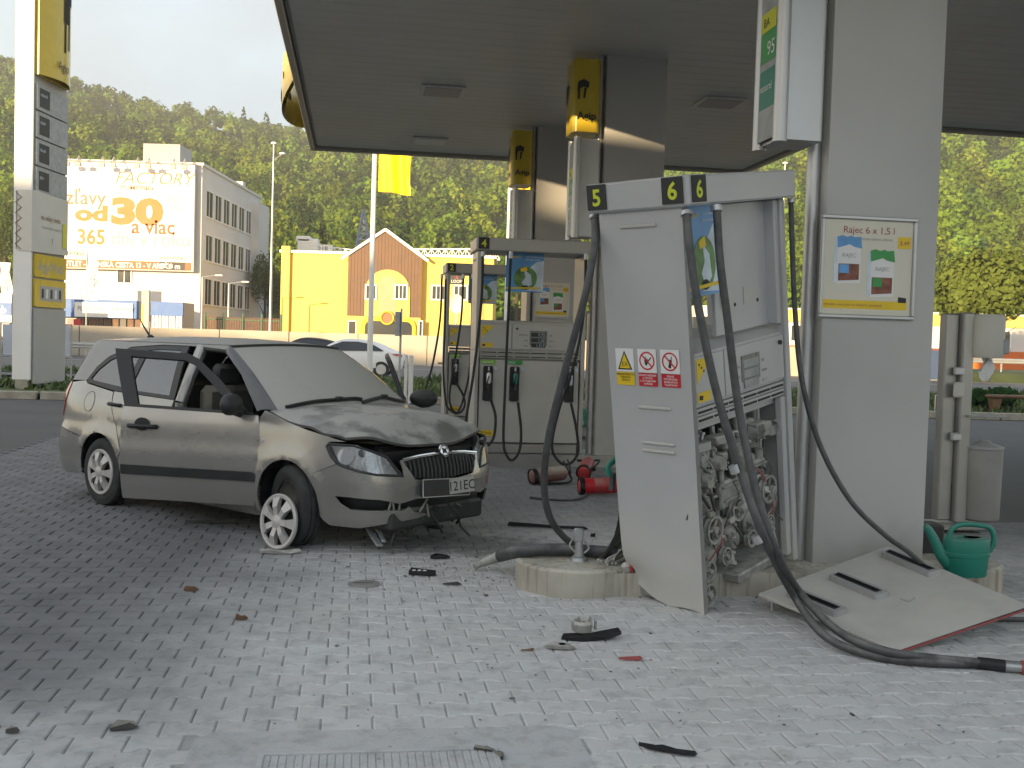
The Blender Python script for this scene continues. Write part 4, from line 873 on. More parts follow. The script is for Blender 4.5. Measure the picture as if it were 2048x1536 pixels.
def pump(name, label, Mx, L, W, Hb, hh, num, other, metal, mi_panel, hoses=(), opened=False, dusty=False):
    r = thing(name, label, 'fuel pump', M=Mx, group='fuel dispensers'); k = Hb/2.49; zl, zd, zs, zb = 1.63*k, 1.28*k, 1.18*k, .13*k
    front = face_M((0, 0, 0), (1, 0, 0), (0, 0, 1)); near = face_M((0, W, 0), (0, -1, 0), (0, 0, 1))
    # end panels, the near one with pressed louvres
    for x, nm in ((0, 'end_panel'), (L-.05, 'end_panel')):
        if opened and x == 0:      # dented, its foot crumpled by the impact
            def dx(y, z): return .07*math.exp(-((y-W)/.22)**2-((z-.06)/.16)**2) + .012*math.exp(-((y-.30)/.10)**2-((z-.42)/.16)**2) - .010*math.exp(-((y-.15)/.12)**2-((z-.20)/.10)**2) + .0025*math.sin(9*y+4*z)*math.sin(5*z+1)
            def zz(y, z): return z + (.085*max(0, (y-.20)/(W-.20))**1.2 + .012*math.sin(14*y))*max(0, 1-z/.25)
            p = MB(); G = [[(dx(W*j/24, Hb*i/90), W*j/24, zz(W*j/24, Hb*i/90)) for j in range(25)] for i in range(91)]; p.grid(G, flip=True); p.grid([[(q[0]+.04, q[1], q[2]) for q in rr] for rr in G])
            for ed in ([rr[0] for rr in G], [rr[-1] for rr in G], G[0], G[-1]):
                for q0, q1 in zip(ed, ed[1:]): p.add([q0, q1, (q1[0]+.04, q1[1], q1[2]), (q0[0]+.04, q0[1], q0[2])], [(0, 1, 2, 3), (3, 2, 1, 0)])
            e = p.build(nm, metal, r, 30)
        else: p = MB(); p.box((x+.025, W/2, Hb/2), (.05, W, Hb), b=.008); e = p.build(nm, metal, r)
        if x == 0:
            for z, y0, y1 in ((Hb*.962, .17, .42), (Hb*.515, .14, .37), (Hb*.425, .13, .36), (Hb*.405, .13, .36)):
                lv = MB(); lv.box((-.004, (y0+y1)/2*W/.564, z), (.016, (y1-y0)*W/.564, .022*k), b=.007); lv.build('louvre', M['pump_white'], e)
    c = MB(); c.box((L/2, W/2+(.12 if opened else 0), (.03 if opened else .06)*k), (L-.12, W-(.30 if opened else .06), (.06 if opened else .12)*k), b=.01); c.build('plinth', M['mech'] if opened else M['steel_skirt'], r)
    # display housing with a sloping ledge
    d = MB(); y0 = .03; d.add([(x, y, z) for x in (.052, L-.052) for y, z in ((y0, zd), (W-.03, zd), (W-.03, zl+.02), (.16, zl+.02), (y0, zl-.02 if opened else zl))], [(0, 4, 3, 2, 1), (5, 6, 7, 8, 9), (0, 1, 6, 5), (1, 2, 7, 6), (2, 3, 8, 7), (3, 4, 9, 8), (4, 0, 5, 9)])
    dh = d.build('display_housing', metal, r); xs = .33*L
    for a, b, nm in ((.06, xs-.006, 'card_panel'), (xs+.006, L-.06, 'display_panel')):
        q = MB(); q.box(((a+b)/2, y0-.008, (zd+zl)/2-.01), (b-a, .016, zl-zd-.05), b=.004); q.build(nm, mi_panel, r)
    f = face_M((0, y0-.017, 0), (1, 0, 0), (0, 0, 1)); m = MB()
    m.prism([(.075, zl-.05), (.075, zl-.20*k), (.24*k, zl-.05)], 0, .002, f, 0); m.prism([(.075, zd+.03), (.22*k, zd+.03), (.22*k, zd+.085), (.075, zd+.085)], 0, .002, f, 0)
    for i in range(3): m.prism(disc(.10+.022*i, zl-.08-.02*i, .008, 6), .002, .003, f, 1)
    m.prism([(.085, zd+.045), (.12, zd+.04), (.125, zd+.065), (.09, zd+.07)], .002, .003, f, 1); m.build('yellow_sticker', [M['yellow'], M['ink']], r)
    xa = xs+.16*L; m = MB(); m.prism([(xa, zd+.07), (xa+.22*k, zd+.07), (xa+.22*k, zl-.10), (xa, zl-.10)], .0, .006, f, 0); lc = m.build('display_window', M['lcd'], r)
    for i in range(3):
        zz = zl-.155-i*.066*k; w = MB(); w.prism([(xa+.02, zz-.018), (xa+.20*k, zz-.018), (xa+.20*k, zz+.03), (xa+.02, zz+.03)], .006, .008, f, 0); w.text(('7,72', '1,32', '1,317')[i], .05*k, f @ Matrix.Translation((xa+.19*k, zz-.012, .0085)), 1, 'RIGHT'); w.build('readout', [M['print_grey'] if dusty else M['ink'], M['print_pale'] if not dusty else M['print_grey']], lc)
        w = MB(); w.text(('EUR/litre', 'litre', 'cena')[i], .03*k, f @ Matrix.Translation((xa-.02, zz-.01, .002)), 0, 'RIGHT'); w.text(('SK', 'litrov', '€ / l')[i], .03*k, f @ Matrix.Translation((xa+.25*k, zz-.01, .002)), 0); w.build('caption', M['ink'], r)
    for x, z in ((xs+.06, zl-.08), (L-.11, zl-.08)):
        m = MB(); m.cyl((x, y0-.016, z), (x, y0-.03, z), .014, n=12); m.build('lock', M['ink'], r)
    # slotted rails
    for z in (zd-.03*k, zs+.02*k):
        m = MB(); m.box((L/2, .035, z), (L-.12, .03, .045*k), b=.004); rl = m.build('rail', metal, r)
        for i in range(6):
            m = MB(); x0 = .07+i*(L-.14)/6; m.box((x0+(L-.14)/12, .018, z), ((L-.14)/6-.02, .01, .012), b=.001); m.build('slot', M['black'], rl)
    # lower cabinet
    if not opened:
        m = MB(); m.box((L/2, .036, (zb+zs)/2-.01), (L-.13, .03, zs-zb-.03), b=.005); pn = m.build('front_cover', mi_panel, r)
        m = MB(); m.box((L/2, W/2+.02, (zb+zs)/2), (L-.14, W-.12, zs-zb), b=.005); m.build('cabinet', metal, r)
        m = MB(); m.text('ZÓNA 1', .05, f @ Matrix.Translation((.085, zb+.10, .008)), 1, bold=.01); m.prism([(.07, zb+.085), (.25, zb+.085), (.25, zb+.155), (.07, zb+.155)], .004, .0075, f, 0); m.build('zone_sticker', [M['yellow'], M['ink']], r)
        m = MB(); m.tube([(L*.66, .019, zs-.12), (L*.76, .019, zs-.12), (L*.76, .019, zs-.42*1.3), (L*.66, .019, zs-.42*1.3)], .0035, 4); m.build('hatch_line', metal, r)
        for i, (fx, cap, gm) in enumerate(((.125, M['bright_green'], M['white']), (.365, M['green'], M['teal']), (.865, M['ink'], M['print_pale']))):
            x = fx*L; z0, z1 = zs-.53*k, zs-.10*k
            m = MB(); m.prism(rrect(x-.062, z0, x+.055, z1, .02), -.006, .022, f); pk = m.build('nozzle_pocket', M['black'], r)
            nozzle(pk, x, .0, zs-.27*k, gm, M['black'])
            m = MB(); m.prism([(x-.09, zs-.075), (x+.09, zs-.075), (x+.09, zs-.025), (x-.09, zs-.025)], .004, .007, f, 0); m.text(('natural 95', 'diesel', 'super')[i], .035, f @ Matrix.Translation((x-.08, zs-.06, .0075)), 1, bold=.005); m.build('grade_label', [cap, M['white']], r)
            m = MB(); m.prism(disc(x+.085, z1-.03, .024, 14), .004, .006, f, 0); m.build('blue_mark', M['print_pale'], r)
    # head with the lane numbers
    h = MB(); h.box((L/2, W/2, Hb+hh/2), (L+.06, W+.13, hh), b=.012); hd = h.build('head', metal, r)
    for ff_, ch in [(face_M((.0, -.068, Hb+.018), (1, 0, 0), (0, 0, 1)), num)] + ([(face_M((-.033, .10, Hb+.018), (0, -1, 0), (0, 0, 1)), num), (face_M((-.033, W+.05, Hb+.018), (0, -1, 0), (0, 0, 1)), other)] if opened else []):
        m = MB(); number_plate(m, ff_, ch, hh*.82); m.build('lane_number', [M['ink'], M['pump_digit']], hd)
    for i, (pts, rad, nm) in enumerate(hoses):
        m = MB(); m.tube(pts, rad, 10, sub=8); hs = m.build('hose', nm, r, 60)
        m = MB(); m.tube([pts[0], tuple(Vector(pts[0]).lerp(Vector(pts[1]), .10))], rad*1.5, 10); m.build('hose_coupling', M['alu'], hs, 40)
    return r
def hang_poster(label, o, right, w, h, up=(0, 0, 1)):
    r = thing('hanging_poster', label, 'poster', group='blue hanging posters'); f = face_M(o, right, up); m = MB(); T = lambda x, y, z=.004: f @ Matrix.Translation((x, y, z))
    m.prism([(-w/2, -h), (w/2, -h), (w/2, 0), (-w/2, 0)], -.003, 0, f, 0)
    m.prism([(-w*.05, -h*.95), (w*.5, -h*.98), (w*.5, -h*.18), (w*.30, -h*.22), (w*.10, -h*.40)], 0, .0015, f, 1)
    m.prism(disc(.02*w, -h*.64, w*.31, 22, h*.30), .0015, .003, f, 2); m.prism([(-w*.02, -h*.42), (w*.16, -h*.55), (w*.20, -h*.80), (w*.02, -h*.92), (-w*.08, -h*.75), (w*.02, -h*.62)], .003, .0045, f, 3)
    m.prism([(-w*.12, -h*.40), (w*.05, -h*.34), (w*.07, -h*.45), (-w*.10, -h*.48)], .003, .005, f, 4); m.prism(disc(w*.02, -h*.88, w*.10, 12, h*.06), .0045, .006, f, 5)
    m.prism([(-w*.5, -h*.93), (w*.42, -h*.90), (w*.42, -h*.86), (-w*.5, -h*.89)], .006, .0075, f, 4)
    m.text('diesel+', .05*w/.45, T(-w*.42, -h*.13), 4, bold=.01); m.text('nová kvalita paliva', .03*w/.45, T(w*.02, -h*.11), 6); m.text('pre váš motor', .03*w/.45, T(w*.02, -h*.18), 6)
    m.build('print', [M['print_blue'], M['print_pale'], M['print_green'], M['print_pale'], M['yellow'], M['ink'], M['white']], r)
    k = MB(); k.box((0, .012, -.002), (w, .02, .012), f, b=.003); k.build('hanger_rail', M['alu'], r)
    return r
# pump four and pump two stand upright on their islands
def upright(px, Y, t0):
    s, _ = inv_st(at(px, 900, Y)); m = MST.copy(); m.translation = st(s, t0, .145); return m
M4 = upright(947, 12.68, 12.74); i4 = M4.inverted()
h4 = lambda pts, Y=12.56: [tuple(i4 @ at(x, y, Y)) for x, y in pts]
HO = [(h4([(966, 503), (963, 600), (948, 740), (931, 850), (938, 888), (960, 897), (985, 880), (991, 835), (982, 800)]), .017, M['rubber']), (h4([(1022, 503), (1016, 640), (1010, 780), (1007, 880), (1014, 912), (1026, 920), (1039, 900), (1042, 860), (1036, 805)]), .017, M['rubber']), (h4([(1172, 508), (1168, 620), (1150, 720), (1118, 820), (1104, 890), (1117, 922), (1138, 928), (1156, 905), (1153, 860), (1142, 806)]), .017, M['rubber'])]
pump('fuel_pump', 'upright grey fuel pump numbered four with three nozzles, facing the camera', M4, 1.37, .56, 2.47, .16, '4', '3', M['pump_clean'], M['pump_white'], HO)
o4 = M4 @ Vector((.60, .10, 2.47)); hang_poster('blue hanging poster with a green globe, in pump four', o4, E1, .47, .48)
M2 = upright(886, 17.1, 17.16); i2 = M2.inverted(); h2 = lambda pts, Y=17.0: [tuple(i2 @ at(x, y, Y)) for x, y in pts]
HO2 = [(h2([(892, 548), (890, 650), (887, 740), (892, 806), (903, 822), (914, 828)]), .018, M['rubber']), (h2([(927, 548), (922, 640), (908, 730), (899, 790), (904, 818), (918, 826), (929, 812), (926, 790), (907, 757)]), .018, M['rubber']), (h2([(945, 548), (943, 640), (939, 740), (926, 800), (916, 824)]), .018, M['rubber']), (h2([(884, 548), (880, 640), (865, 730), (849, 786), (851, 806)], 17.3), .018, M['rubber'])]
pump('fuel_pump', 'farther grey fuel pump numbered two, partly behind pump four', M2, 1.37, .56, 2.47, .16, '2', '1', M['pump_clean'], M['pump_white'], HO2)
o2 = M2 @ Vector((.60, .10, 2.47)); hang_poster('blue hanging poster in the farther pump two', o2, E1, .47, .48)
# the pump torn off its island: turned, tipped forward, its lower cover gone
M6 = Matrix.Translation((1.132, 5.917, -.004)) @ Matrix.Rotation(R(46.93), 4, 'Z') @ Matrix.Rotation(R(-9.26), 4, 'Y'); L6, W6, H6 = 1.108, .564, 2.296; i6 = M6.inverted()
def wp(lst): return [tuple(i6 @ (at(x, y, Y))) for x, y, Y in lst]
def wg(lst): return [tuple(i6 @ gnd(x, y, z)) for x, y, z in lst]
HO6 = [(wp([(1190, 432, 6.12), (1188, 500, 6.0), (1168, 600, 5.95), (1130, 740, 6.05), (1098, 870, 6.2), (1088, 965, 6.35), (1098, 1030, 6.45), (1124, 1070, 6.55), (1156, 1096, 6.62)]), .022, M['rubber_dusty']),
       (wp([(1373, 424, 5.63), (1380, 500, 5.55), (1398, 620, 5.5), (1432, 780, 5.45), (1480, 940, 5.4), (1530, 1080, 5.36)])+wg([(1590, 1195, .14), (1650, 1272, .06), (1740, 1310, .025), (1850, 1324, .025), (1960, 1328, .025)]), .022, M['rubber_dusty']),
       (wp([(1433, 412, 5.76), (1440, 520, 5.7), (1455, 640, 5.66), (1478, 820, 5.6), (1512, 980, 5.5), (1552, 1100, 5.42)])+wg([(1600, 1185, .17), (1680, 1265, .09), (1770, 1302, .06), (1880, 1318, .04), (2070, 1334, .03)]), .022, M['rubber_dusty']),
       (wp([(1582, 398, 6.46), (1584, 480, 6.42), (1590, 620, 6.38), (1604, 760, 6.3), (1640, 890, 6.25), (1700, 1000, 6.2), (1770, 1070, 6.2), (1822, 1108, 6.25)])+wg([(1900, 1180, .10), (1960, 1232, .03), (2080, 1240, .03)]), .016, M['rubber_dusty'])]
p6 = pump('fuel_pump', 'wrecked fuel pump five and six, torn loose and leaning with its cover missing', M6, L6, W6, H6, .165, '6', '5', M['grey_metal'], M['grey_metal'], HO6, True, True)
k6 = H6/2.49; zs6 = 1.18*k6; zb6 = .05
m = MB(); m.box(((.42+L6-.08)/2, .105, (1.66*k6+H6)/2), (L6-.50, .03, H6-1.66*k6-.01), b=.004); ub = m.build('upper_panel', M['grey_metal'], p6)
for x in (.56, .82):
    m = MB(); f = face_M((x-.09, .088, 1.83*k6), (1, 0, 0), (0, 0, 1)); m.prism([(0, 0), (.17, .0), (.165, .10), (.0, .105)], 0, .002, f, 0); m.prism(disc(.155, .012, .012, 10), .002, .004, f, 1); m.build('faded_sticker', [M['dusty_panel'], M['ink']], ub)
m = MB(); m.box((L6-.075, .07, (1.66*k6+H6)/2), (.05, .10, H6-1.66*k6-.01), b=.006); m.build('mast_post', M['grey_metal'], p6)
m = MB(); m.box((L6/2, W6-.03, zs6/2+.04), (L6-.11, .03, zs6-.02), b=.004); m.build('rear_cover', M['mech_dark'], p6)
m = MB(); m.box((L6-.085, .04, zs6/2+.02), (.05, .05, zs6-.06), b=.006); m.box((L6/2, .10, zs6-.03), (L6-.12, .05, .05), b=.006); m.build('door_frame', M['grey_metal'], p6)
m = MB(); m.box((L6*.7, .20, .05), (L6*.55, .30, .06), b=.01); m.build('base_tray', M['mech'], p6)
# mechanics behind the missing cover
def mech_part(name, fn, mat=None):
    q = MB(); fn(q); return q.build(name, mat or M['mech'], p6, 40)
def pulley(x, y, z, r, spokes=3, w=.03):
    def fn(q):
        T = Matrix.Translation((x, y, z)) @ Matrix.Rotation(R(90), 4, 'X') @ Matrix.Rotation(random.uniform(0, 2), 4, 'Z')
        q.lathe([(r*.80, -w/2), (r, -w/2), (r*.93, 0), (r, w/2), (r*.80, w/2)], 28, T, closed=True); q.lathe([(r*.24, -w/2), (r*.24, w*.8), (0, w*.8)], 12, T)
        for i in range(spokes):
            a = 2*math.pi*i/spokes; q.box((r*.52*math.cos(a), r*.52*math.sin(a), 0), (r*.68, r*.16, w*.5), T @ Matrix.Translation((r*.52*math.cos(a), r*.52*math.sin(a), 0)) @ Matrix.Rotation(a, 4, 'Z') @ Matrix.Translation((-r*.52*math.cos(a), -r*.52*math.sin(a), 0)), b=.003)
    return mech_part('pulley', fn)
for x, z, s in ((.17, .93, 1), (.36, .86, .9), (.58, .90, 1), (.80, .97, 1.1), (.22, .78, .9), (.66, .78, .9)):
    def fm(q):
        q.box((x, .20, z*k6+.02), (.13*s, .16, .10*s), b=.02); q.cyl((x, .11, z*k6), (x, .05, z*k6), .055*s, .045*s, 16); q.cyl((x-.04, .16, z*k6+.05), (x-.04, .16, z*k6+.13*s), .028, n=12); q.cyl((x+.045, .15, z*k6-.03), (x+.045, .15, z*k6-.11), .032, n=12); q.box((x+.06, .10, z*k6+.03), (.05, .07, .05), Matrix.Translation((0, 0, 0)), b=.01)
        for i in range(6):
            a = i*math.pi/3; q.cyl((x+.044*s*math.cos(a), .05, z*k6+.044*s*math.sin(a)), (x+.044*s*math.cos(a), .04, z*k6+.044*s*math.sin(a)), .007, n=6)
    mech_part('flow_meter', fm)
for x, z, w in ((.20, .60, .24), (.50, .63, .24), (.80, .68, .24)):
    mech_part('pump_unit', lambda q: (q.box((x, .22, z*k6), (w, .26, .17), b=.015), q.box((x, .08, z*k6+.055), (w*.95, .015, .012), b=.003), q.box((x, .08, z*k6-.03), (w*.8, .02, .015), b=.003), q.cyl((x-w*.4, .10, z*k6+.08), (x-w*.4, .10, z*k6+.17), .018, n=10), q.cyl((x+w*.3, .12, z*k6+.08), (x+w*.3, .12, z*k6+.14), .028, n=10)))
pulley(.22, .05, .47*k6, .085); pulley(.52, .07, .52*k6, .075); pulley(.84, .045, .57*k6, .09); pulley(.16, .06, .20, .06, 4); pulley(.36, .07, .23, .055, 5); pulley(.62, .05, .27, .055, 5); pulley(.84, .05, .31, .05, 5); pulley(.09, .03, .085, .07, 6, .04)
for i in range(64):
    x = random.uniform(.15, .98); z = random.uniform(.16, 1.06)*k6; y = random.uniform(.03, .16); s = random.uniform(.012, .035); T = Matrix.Translation((x, y, z)) @ Matrix.Rotation(random.uniform(-.7, .7), 4, 'Y') @ Matrix.Rotation(random.uniform(-.5, .5), 4, 'X'); kd = i % 4
    mech_part('fitting', (lambda q: q.box((0, 0, 0), (s*2.4, s*1.2, s*1.5), T, b=s*.2)) if kd == 0 else (lambda q: (q.lathe([(0, -s), (s*.8, -s), (s*.8, -s*.3), (s*.45, -s*.2), (s*.45, s), (s*.7, s), (s*.7, s*1.5), (0, s*1.5)], 10, T))) if kd == 1 else (lambda q: q.tube([tuple(T @ Vector(p)) for p in ((-s*2, 0, 0), (-s, 0, s*.6), (s, 0, s*.4), (s*1.6, 0, -s*2))], s*.32, 7, sub=3)) if kd == 2 else (lambda q: (q.box((0, 0, 0), (s*.5, s*.6, s*4), T, b=.003), q.cyl(T @ Vector((0, -s*.5, s*1.6)), T @ Vector((0, s*.6, s*1.6)), s*.4, n=8))), random.choice((M['mech'], M['mech'], M['mech'], M['mech_dark'], M['galv'])))
for x, z in ((.20, .25), (.46, .28), (.72, .33)):
    mech_part('motor', lambda q: (q.cyl((x+.05, .34, z), (x+.05, .13, z), .085, n=20), q.cyl((x+.05, .13, z), (x+.05, .09, z), .07, .05, 20), q.box((x+.05, .22, z+.10), (.10, .12, .05), b=.01), [q.cyl((x+.05, .32-.03*i, z), (x+.05, .315-.03*i, z), .090, n=20) for i in range(7)]))
for x0, z0, x1, z1 in ((.10, 1.08, .12, .7), (.30, 1.08, .28, .5), (.44, 1.08, .46, .45), (.70, 1.08, .72, .55), (.92, 1.1, .93, .2), (.96, 1.1, .965, .15), (.06, .9, .07, .1)):
    mech_part('riser_pipe', lambda q: q.tube([(x0, .17, z0*k6), (x0+.01, .16, (z0+z1)/2*k6), (x1, .18, z1*k6)], .017, 8, sub=3), M['mech'] if random.random() < .6 else M['alu'])
for i in range(12):
    x = random.uniform(.08, 1.0); z = random.uniform(.35, 1.05)*k6; dx = random.uniform(-.15, .15)
    mech_part('loose_wire', lambda q: q.tube([(x, .07, z), (x+dx*.3+.02, .03, z-.08), (x+dx*.6, .05, z-.15), (x+dx, .08, z-.10-random.uniform(0, .2))], .0045, 5, sub=4), random.choice((M['mech'], M['mech_dark'], M['maroon'], M['mech'])))
for x, z, w, h in ((.14, 1.02, .14, .06), (.30, 1.04, .12, .05), (.78, 1.04, .18, .09), (.94, .98, .12, .07), (.47, .98, .10, .08)):
    mech_part('junction_box', lambda q: q.box((x, .10, z*k6), (w, .10, h), Matrix.Translation((0, 0, 0)) @ Matrix.Rotation(random.uniform(-.08, .08), 4, 'Y'), b=.008), random.choice((M['mech'], M['galv'])))
# hose end swivels and the nozzle on the ground at the right edge
a, b = gnd(1955, 1326, .03), gnd(2010, 1332, .03); c = gnd(2075, 1338, .03)
m = MB(); m.tube([i6 @ a, i6 @ b], .03, 12); m.tube([i6 @ b, i6 @ b.lerp(c, .5)], .024, 12, mi=1); m.tube([i6 @ b.lerp(c, .5), i6 @ c], .034, 12, mi=2); m.build('hose_swivel', [M['rubber'], M['galv'], M['maroon']], p6, 40)
for (px, py, Y) in ((1466, 930, 5.40), (1490, 985, 5.4), (1512, 1070, 5.36)):
    q = at(px, py, Y); d = at(px+12, py+32, Y)-q; m = MB(); m.tube([i6 @ q, i6 @ (q+d*.5)], .027, 10); m.build('hose_ferrule', M['galv'], p6, 40)
# warning notices on the end of the wrecked pump
nf = M6 @ face_M((-.002, W6, 0), (0, -1, 0), (0, 0, 1))
def notice(label, x, kind):
    r = thing('warning_notice', label, 'notice', group='warning notices on the wrecked pump'); z = 1.385; w, h1, h2 = .127, .135, .078; m = MB(); f = nf @ Matrix.Translation((x, z, .0)); T = lambda a, b, c=.004: f @ Matrix.Translation((a, b, c))
    m.prism([(0, 0), (w, 0), (w, h1), (0, h1)], 0, .002, f, 0); m.prism([(0, -h2), (w, -h2), (w, -.003), (0, -.003)], 0, .002, f, 1)
    if kind == 0:
        m.prism([(.012, .012), (w-.012, .012), (w/2, h1-.012)], .002, .003, f, 2); m.prism([(.025, .020), (w-.025, .020), (w/2, h1-.030)], .003, .004, f, 1); m.text('EX', .036, T(w/2, .033, .0045), 2, 'CENTER'); tx = ('NEBEZPEČENSTVO', 'VÝBUCHU', 'ZÓNA 2'); tc = 2
    else:
        o = disc(w/2, h1*.5, .053, 28); q = disc(w/2, h1*.5, .044, 28)
        for i in range(28): m.add([(*o[i], .003), (*o[(i+1) % 28], .003), (*q[(i+1) % 28], .003), (*q[i], .003)], [(0, 1, 2, 3)], f, 1)
        if kind == 1:
            m.prism([(.05, .045), (.06, .04), (.072, .06), (.066, .085), (.058, .072), (.055, .095), (.046, .07)], .0025, .0035, f, 2); m.prism([(.07, .06), (.095, .085), (.09, .09), (.066, .066)], .0025, .0035, f, 2); tx = ('ZÁKAZ FAJČENIA', 'A VSTUPU', 'S OTVORENÝM', 'OHŇOM')
        else:
            m.prism([(.052, .035), (.068, .03), (.078, .075), (.062, .08)], .0025, .0035, f, 2); m.prism([(.070, .078), (.075, .077), (.080, .097), (.076, .098)], .0025, .0035, f, 2); tx = ('ZÁKAZ', 'POUŽÍVANIA', 'MOBILNÝCH', 'TELEFÓNOV')
        m.add([(w/2-.037, h1*.5+.031, .0042), (w/2-.031, h1*.5+.037, .0042), (w/2+.037, h1*.5-.031, .0042), (w/2+.031, h1*.5-.037, .0042)], [(0, 3, 2, 1)], f, 1); tc = 0
    for i, s in enumerate(tx): m.text(s, .0155, T(w/2, -.02-i*.0165, .0045), tc, 'CENTER', bold=.012)
    m.build('print', [M['white'], M['yellow'] if kind == 0 else M['red'], M['ink']], r); return r
notice('yellow triangle explosion warning notice, leftmost of three on the wrecked pump', .055, 0); notice('no open flame prohibition notice, middle of three on the wrecked pump', .212, 1); notice('no mobile phone prohibition notice, rightmost of three on the wrecked pump', .368, 2)
o6 = M6 @ Vector((.235, .035, H6)); hang_poster('blue hanging poster in the wrecked pump, behind its hoses', o6, M6.to_3x3() @ Vector((1, 0, 0)), .36, .50, M6.to_3x3() @ Vector((0, 0, 1)))
# buckled side sheet trailing from the wrecked pump, with its cables and green nozzle
P = []
for (px, py) in ((1240, 955), (1239, 1000), (1236, 1040), (1228, 1072), (1214, 1098), (1192, 1120)):
    a = at(px, py, 6.42); row = []
    for j in range(5): q = a+Vector((.30, .52, .02))*(j/4); row.append(tuple(i6 @ q))
    P.append(row)
m = MB(); m.grid(P); m.grid([[(x+.012, y-.006, z+.004) for x, y, z in r] for r in P], flip=True); m.build('buckled_sheet', M['mech'], p6, 50)
for i in range(9):
    a = at(1262, 1085+i*4, 6.5); b = at(1225+random.uniform(-10, 10), 1108+i*3, 6.42); c = at(1205+random.uniform(-10, 30), 1120+random.uniform(-3, 12), 6.36)
    m = MB(); m.tube([i6 @ a, i6 @ b, i6 @ c], .007, 5, sub=5); m.build('torn_cable', random.choice((M['mech'], M['dusty_panel'], M['mech'])), p6, 50)
m = MB(); q = Matrix.Translation(i6 @ at(1253, 1136, 6.32)); m.box((0, 0, 0), (.07, .06, .075), q, 0, b=.02); m.box((.012, -.02, .0), (.04, .045, .06), q, 1, b=.012); m.build('red_connector', [M['mech'], M['red_dusty']], p6)
m = MB(); a = at(1226, 925, 6.35); m.tube([i6 @ at(1240, 912, 6.4), i6 @ at(1216, 932, 6.35), i6 @ at(1220, 950, 6.35)], .018, 8, mi=0, sub=3); m.tube([i6 @ at(1226, 945, 6.35), i6 @ at(1224, 980, 6.36)], .02, 8, mi=1); m.build('hooked_nozzle', [M['teal'], M['rubber_dusty']], p6, 40)
# ------------------------------------------------------------------ the cover that came off, lying on the ground
A, B, Cc, D = gnd(1520, 1186, .10), gnd(1776, 1092, .27), gnd(2060, 1212, .17), gnd(1800, 1300, .015)
xa = (D-A); ya = (B-A); Mc = face_M(A, xa, ya - xa*(ya.dot(xa)/xa.dot(xa))); LX, LY = xa.length, (ya - xa*(ya.dot(xa)/xa.dot(xa))).length
sk = ya.dot(xa)/xa.length
def CP(u, v, z=0.0): return A+xa*u+ya*v+((Cc-A)-xa-ya)*(u*v)+xa.cross(ya).normalized()*z
pc = thing('pump_cover', 'pale pump cover panel with three nozzle slots, lying on the paving', 'panel', M=Matrix())
q = [[tuple(CP(i/8, j/8, 0)) for j in range(9)] for i in range(9)]; q2 = [[tuple(CP(i/8, j/8, -.022)) for j in range(9)] for i in range(9)]
m = MB(); m.grid(q); m.grid(q2, flip=True); m.build('sheet', M['dusty_panel'], pc)
m = MB()
for a, b in (((0, 0), (1, 0)), ((0, 1), (1, 1)), ((0, 0), (0, 1))): m.tube([tuple(CP(*a, -.012)), tuple(CP(*b, -.012))], .012, 6)
m.build('folded_edge', M['dusty_panel'], pc)
m = MB(); m.tube([tuple(CP(1, 0, -.010)), tuple(CP(1, 1, -.014))], .006, 6); m.build('red_edge', M['maroon'], pc)
for u0, v0, u1, v1 in ((.14, .07, .52, .13), (.13, .40, .50, .46), (.09, .86, .47, .92)):
    c = CP((u0+u1)/2, (v0+v1)/2, .008); d = (CP(u1, (v0+v1)/2)-CP(u0, (v0+v1)/2)); f = face_M(c, d, ya - d*(ya.dot(d)/d.dot(d))); l = d.length; w = .10
    m = MB(); m.prism(rrect(-l/2, -w/2, l/2, w/2, .02), -.008, .026, f); m.build('nozzle_slot', M['column'], pc, 40)
    m = MB(); m.prism(rrect(-l/2+.02, -w/2+.024, l/2-.03, w/2-.024, .008), .026, .0275, f); m.build('slot_recess', M['black_dusty'], pc)
    m = MB(); m.tube([tuple(f @ Vector((-l/2+.03, 0, .034))), tuple(f @ Vector((l/2-.03, -.004, .034)))], .006, 6); m.tube([tuple(f @ Vector((-l/2+.03, -.012, .032))), tuple(f @ Vector((l/2-.05, -.014, .032)))], .004, 6); m.build('slot_rod', M['black'], pc)
for u, v, ln in ((.10, -.0, .10), (.60, 1.0, .05)):
    m = MB(); a = CP(u, v, -.02); m.tube([tuple(a), (a.x, a.y, max(.01, a.z-ln))], .008, 6); m.build('mounting_tab', M['galv'], pc)
m = MB(); a = CP(.62, .52, .002); m.tube([tuple(CP(.56, .50, .003)), tuple(CP(.62, .50, .003)), tuple(CP(.60, .57, .003))], .004, 4); m.build('faint_mark', M['print_grey'], pc)
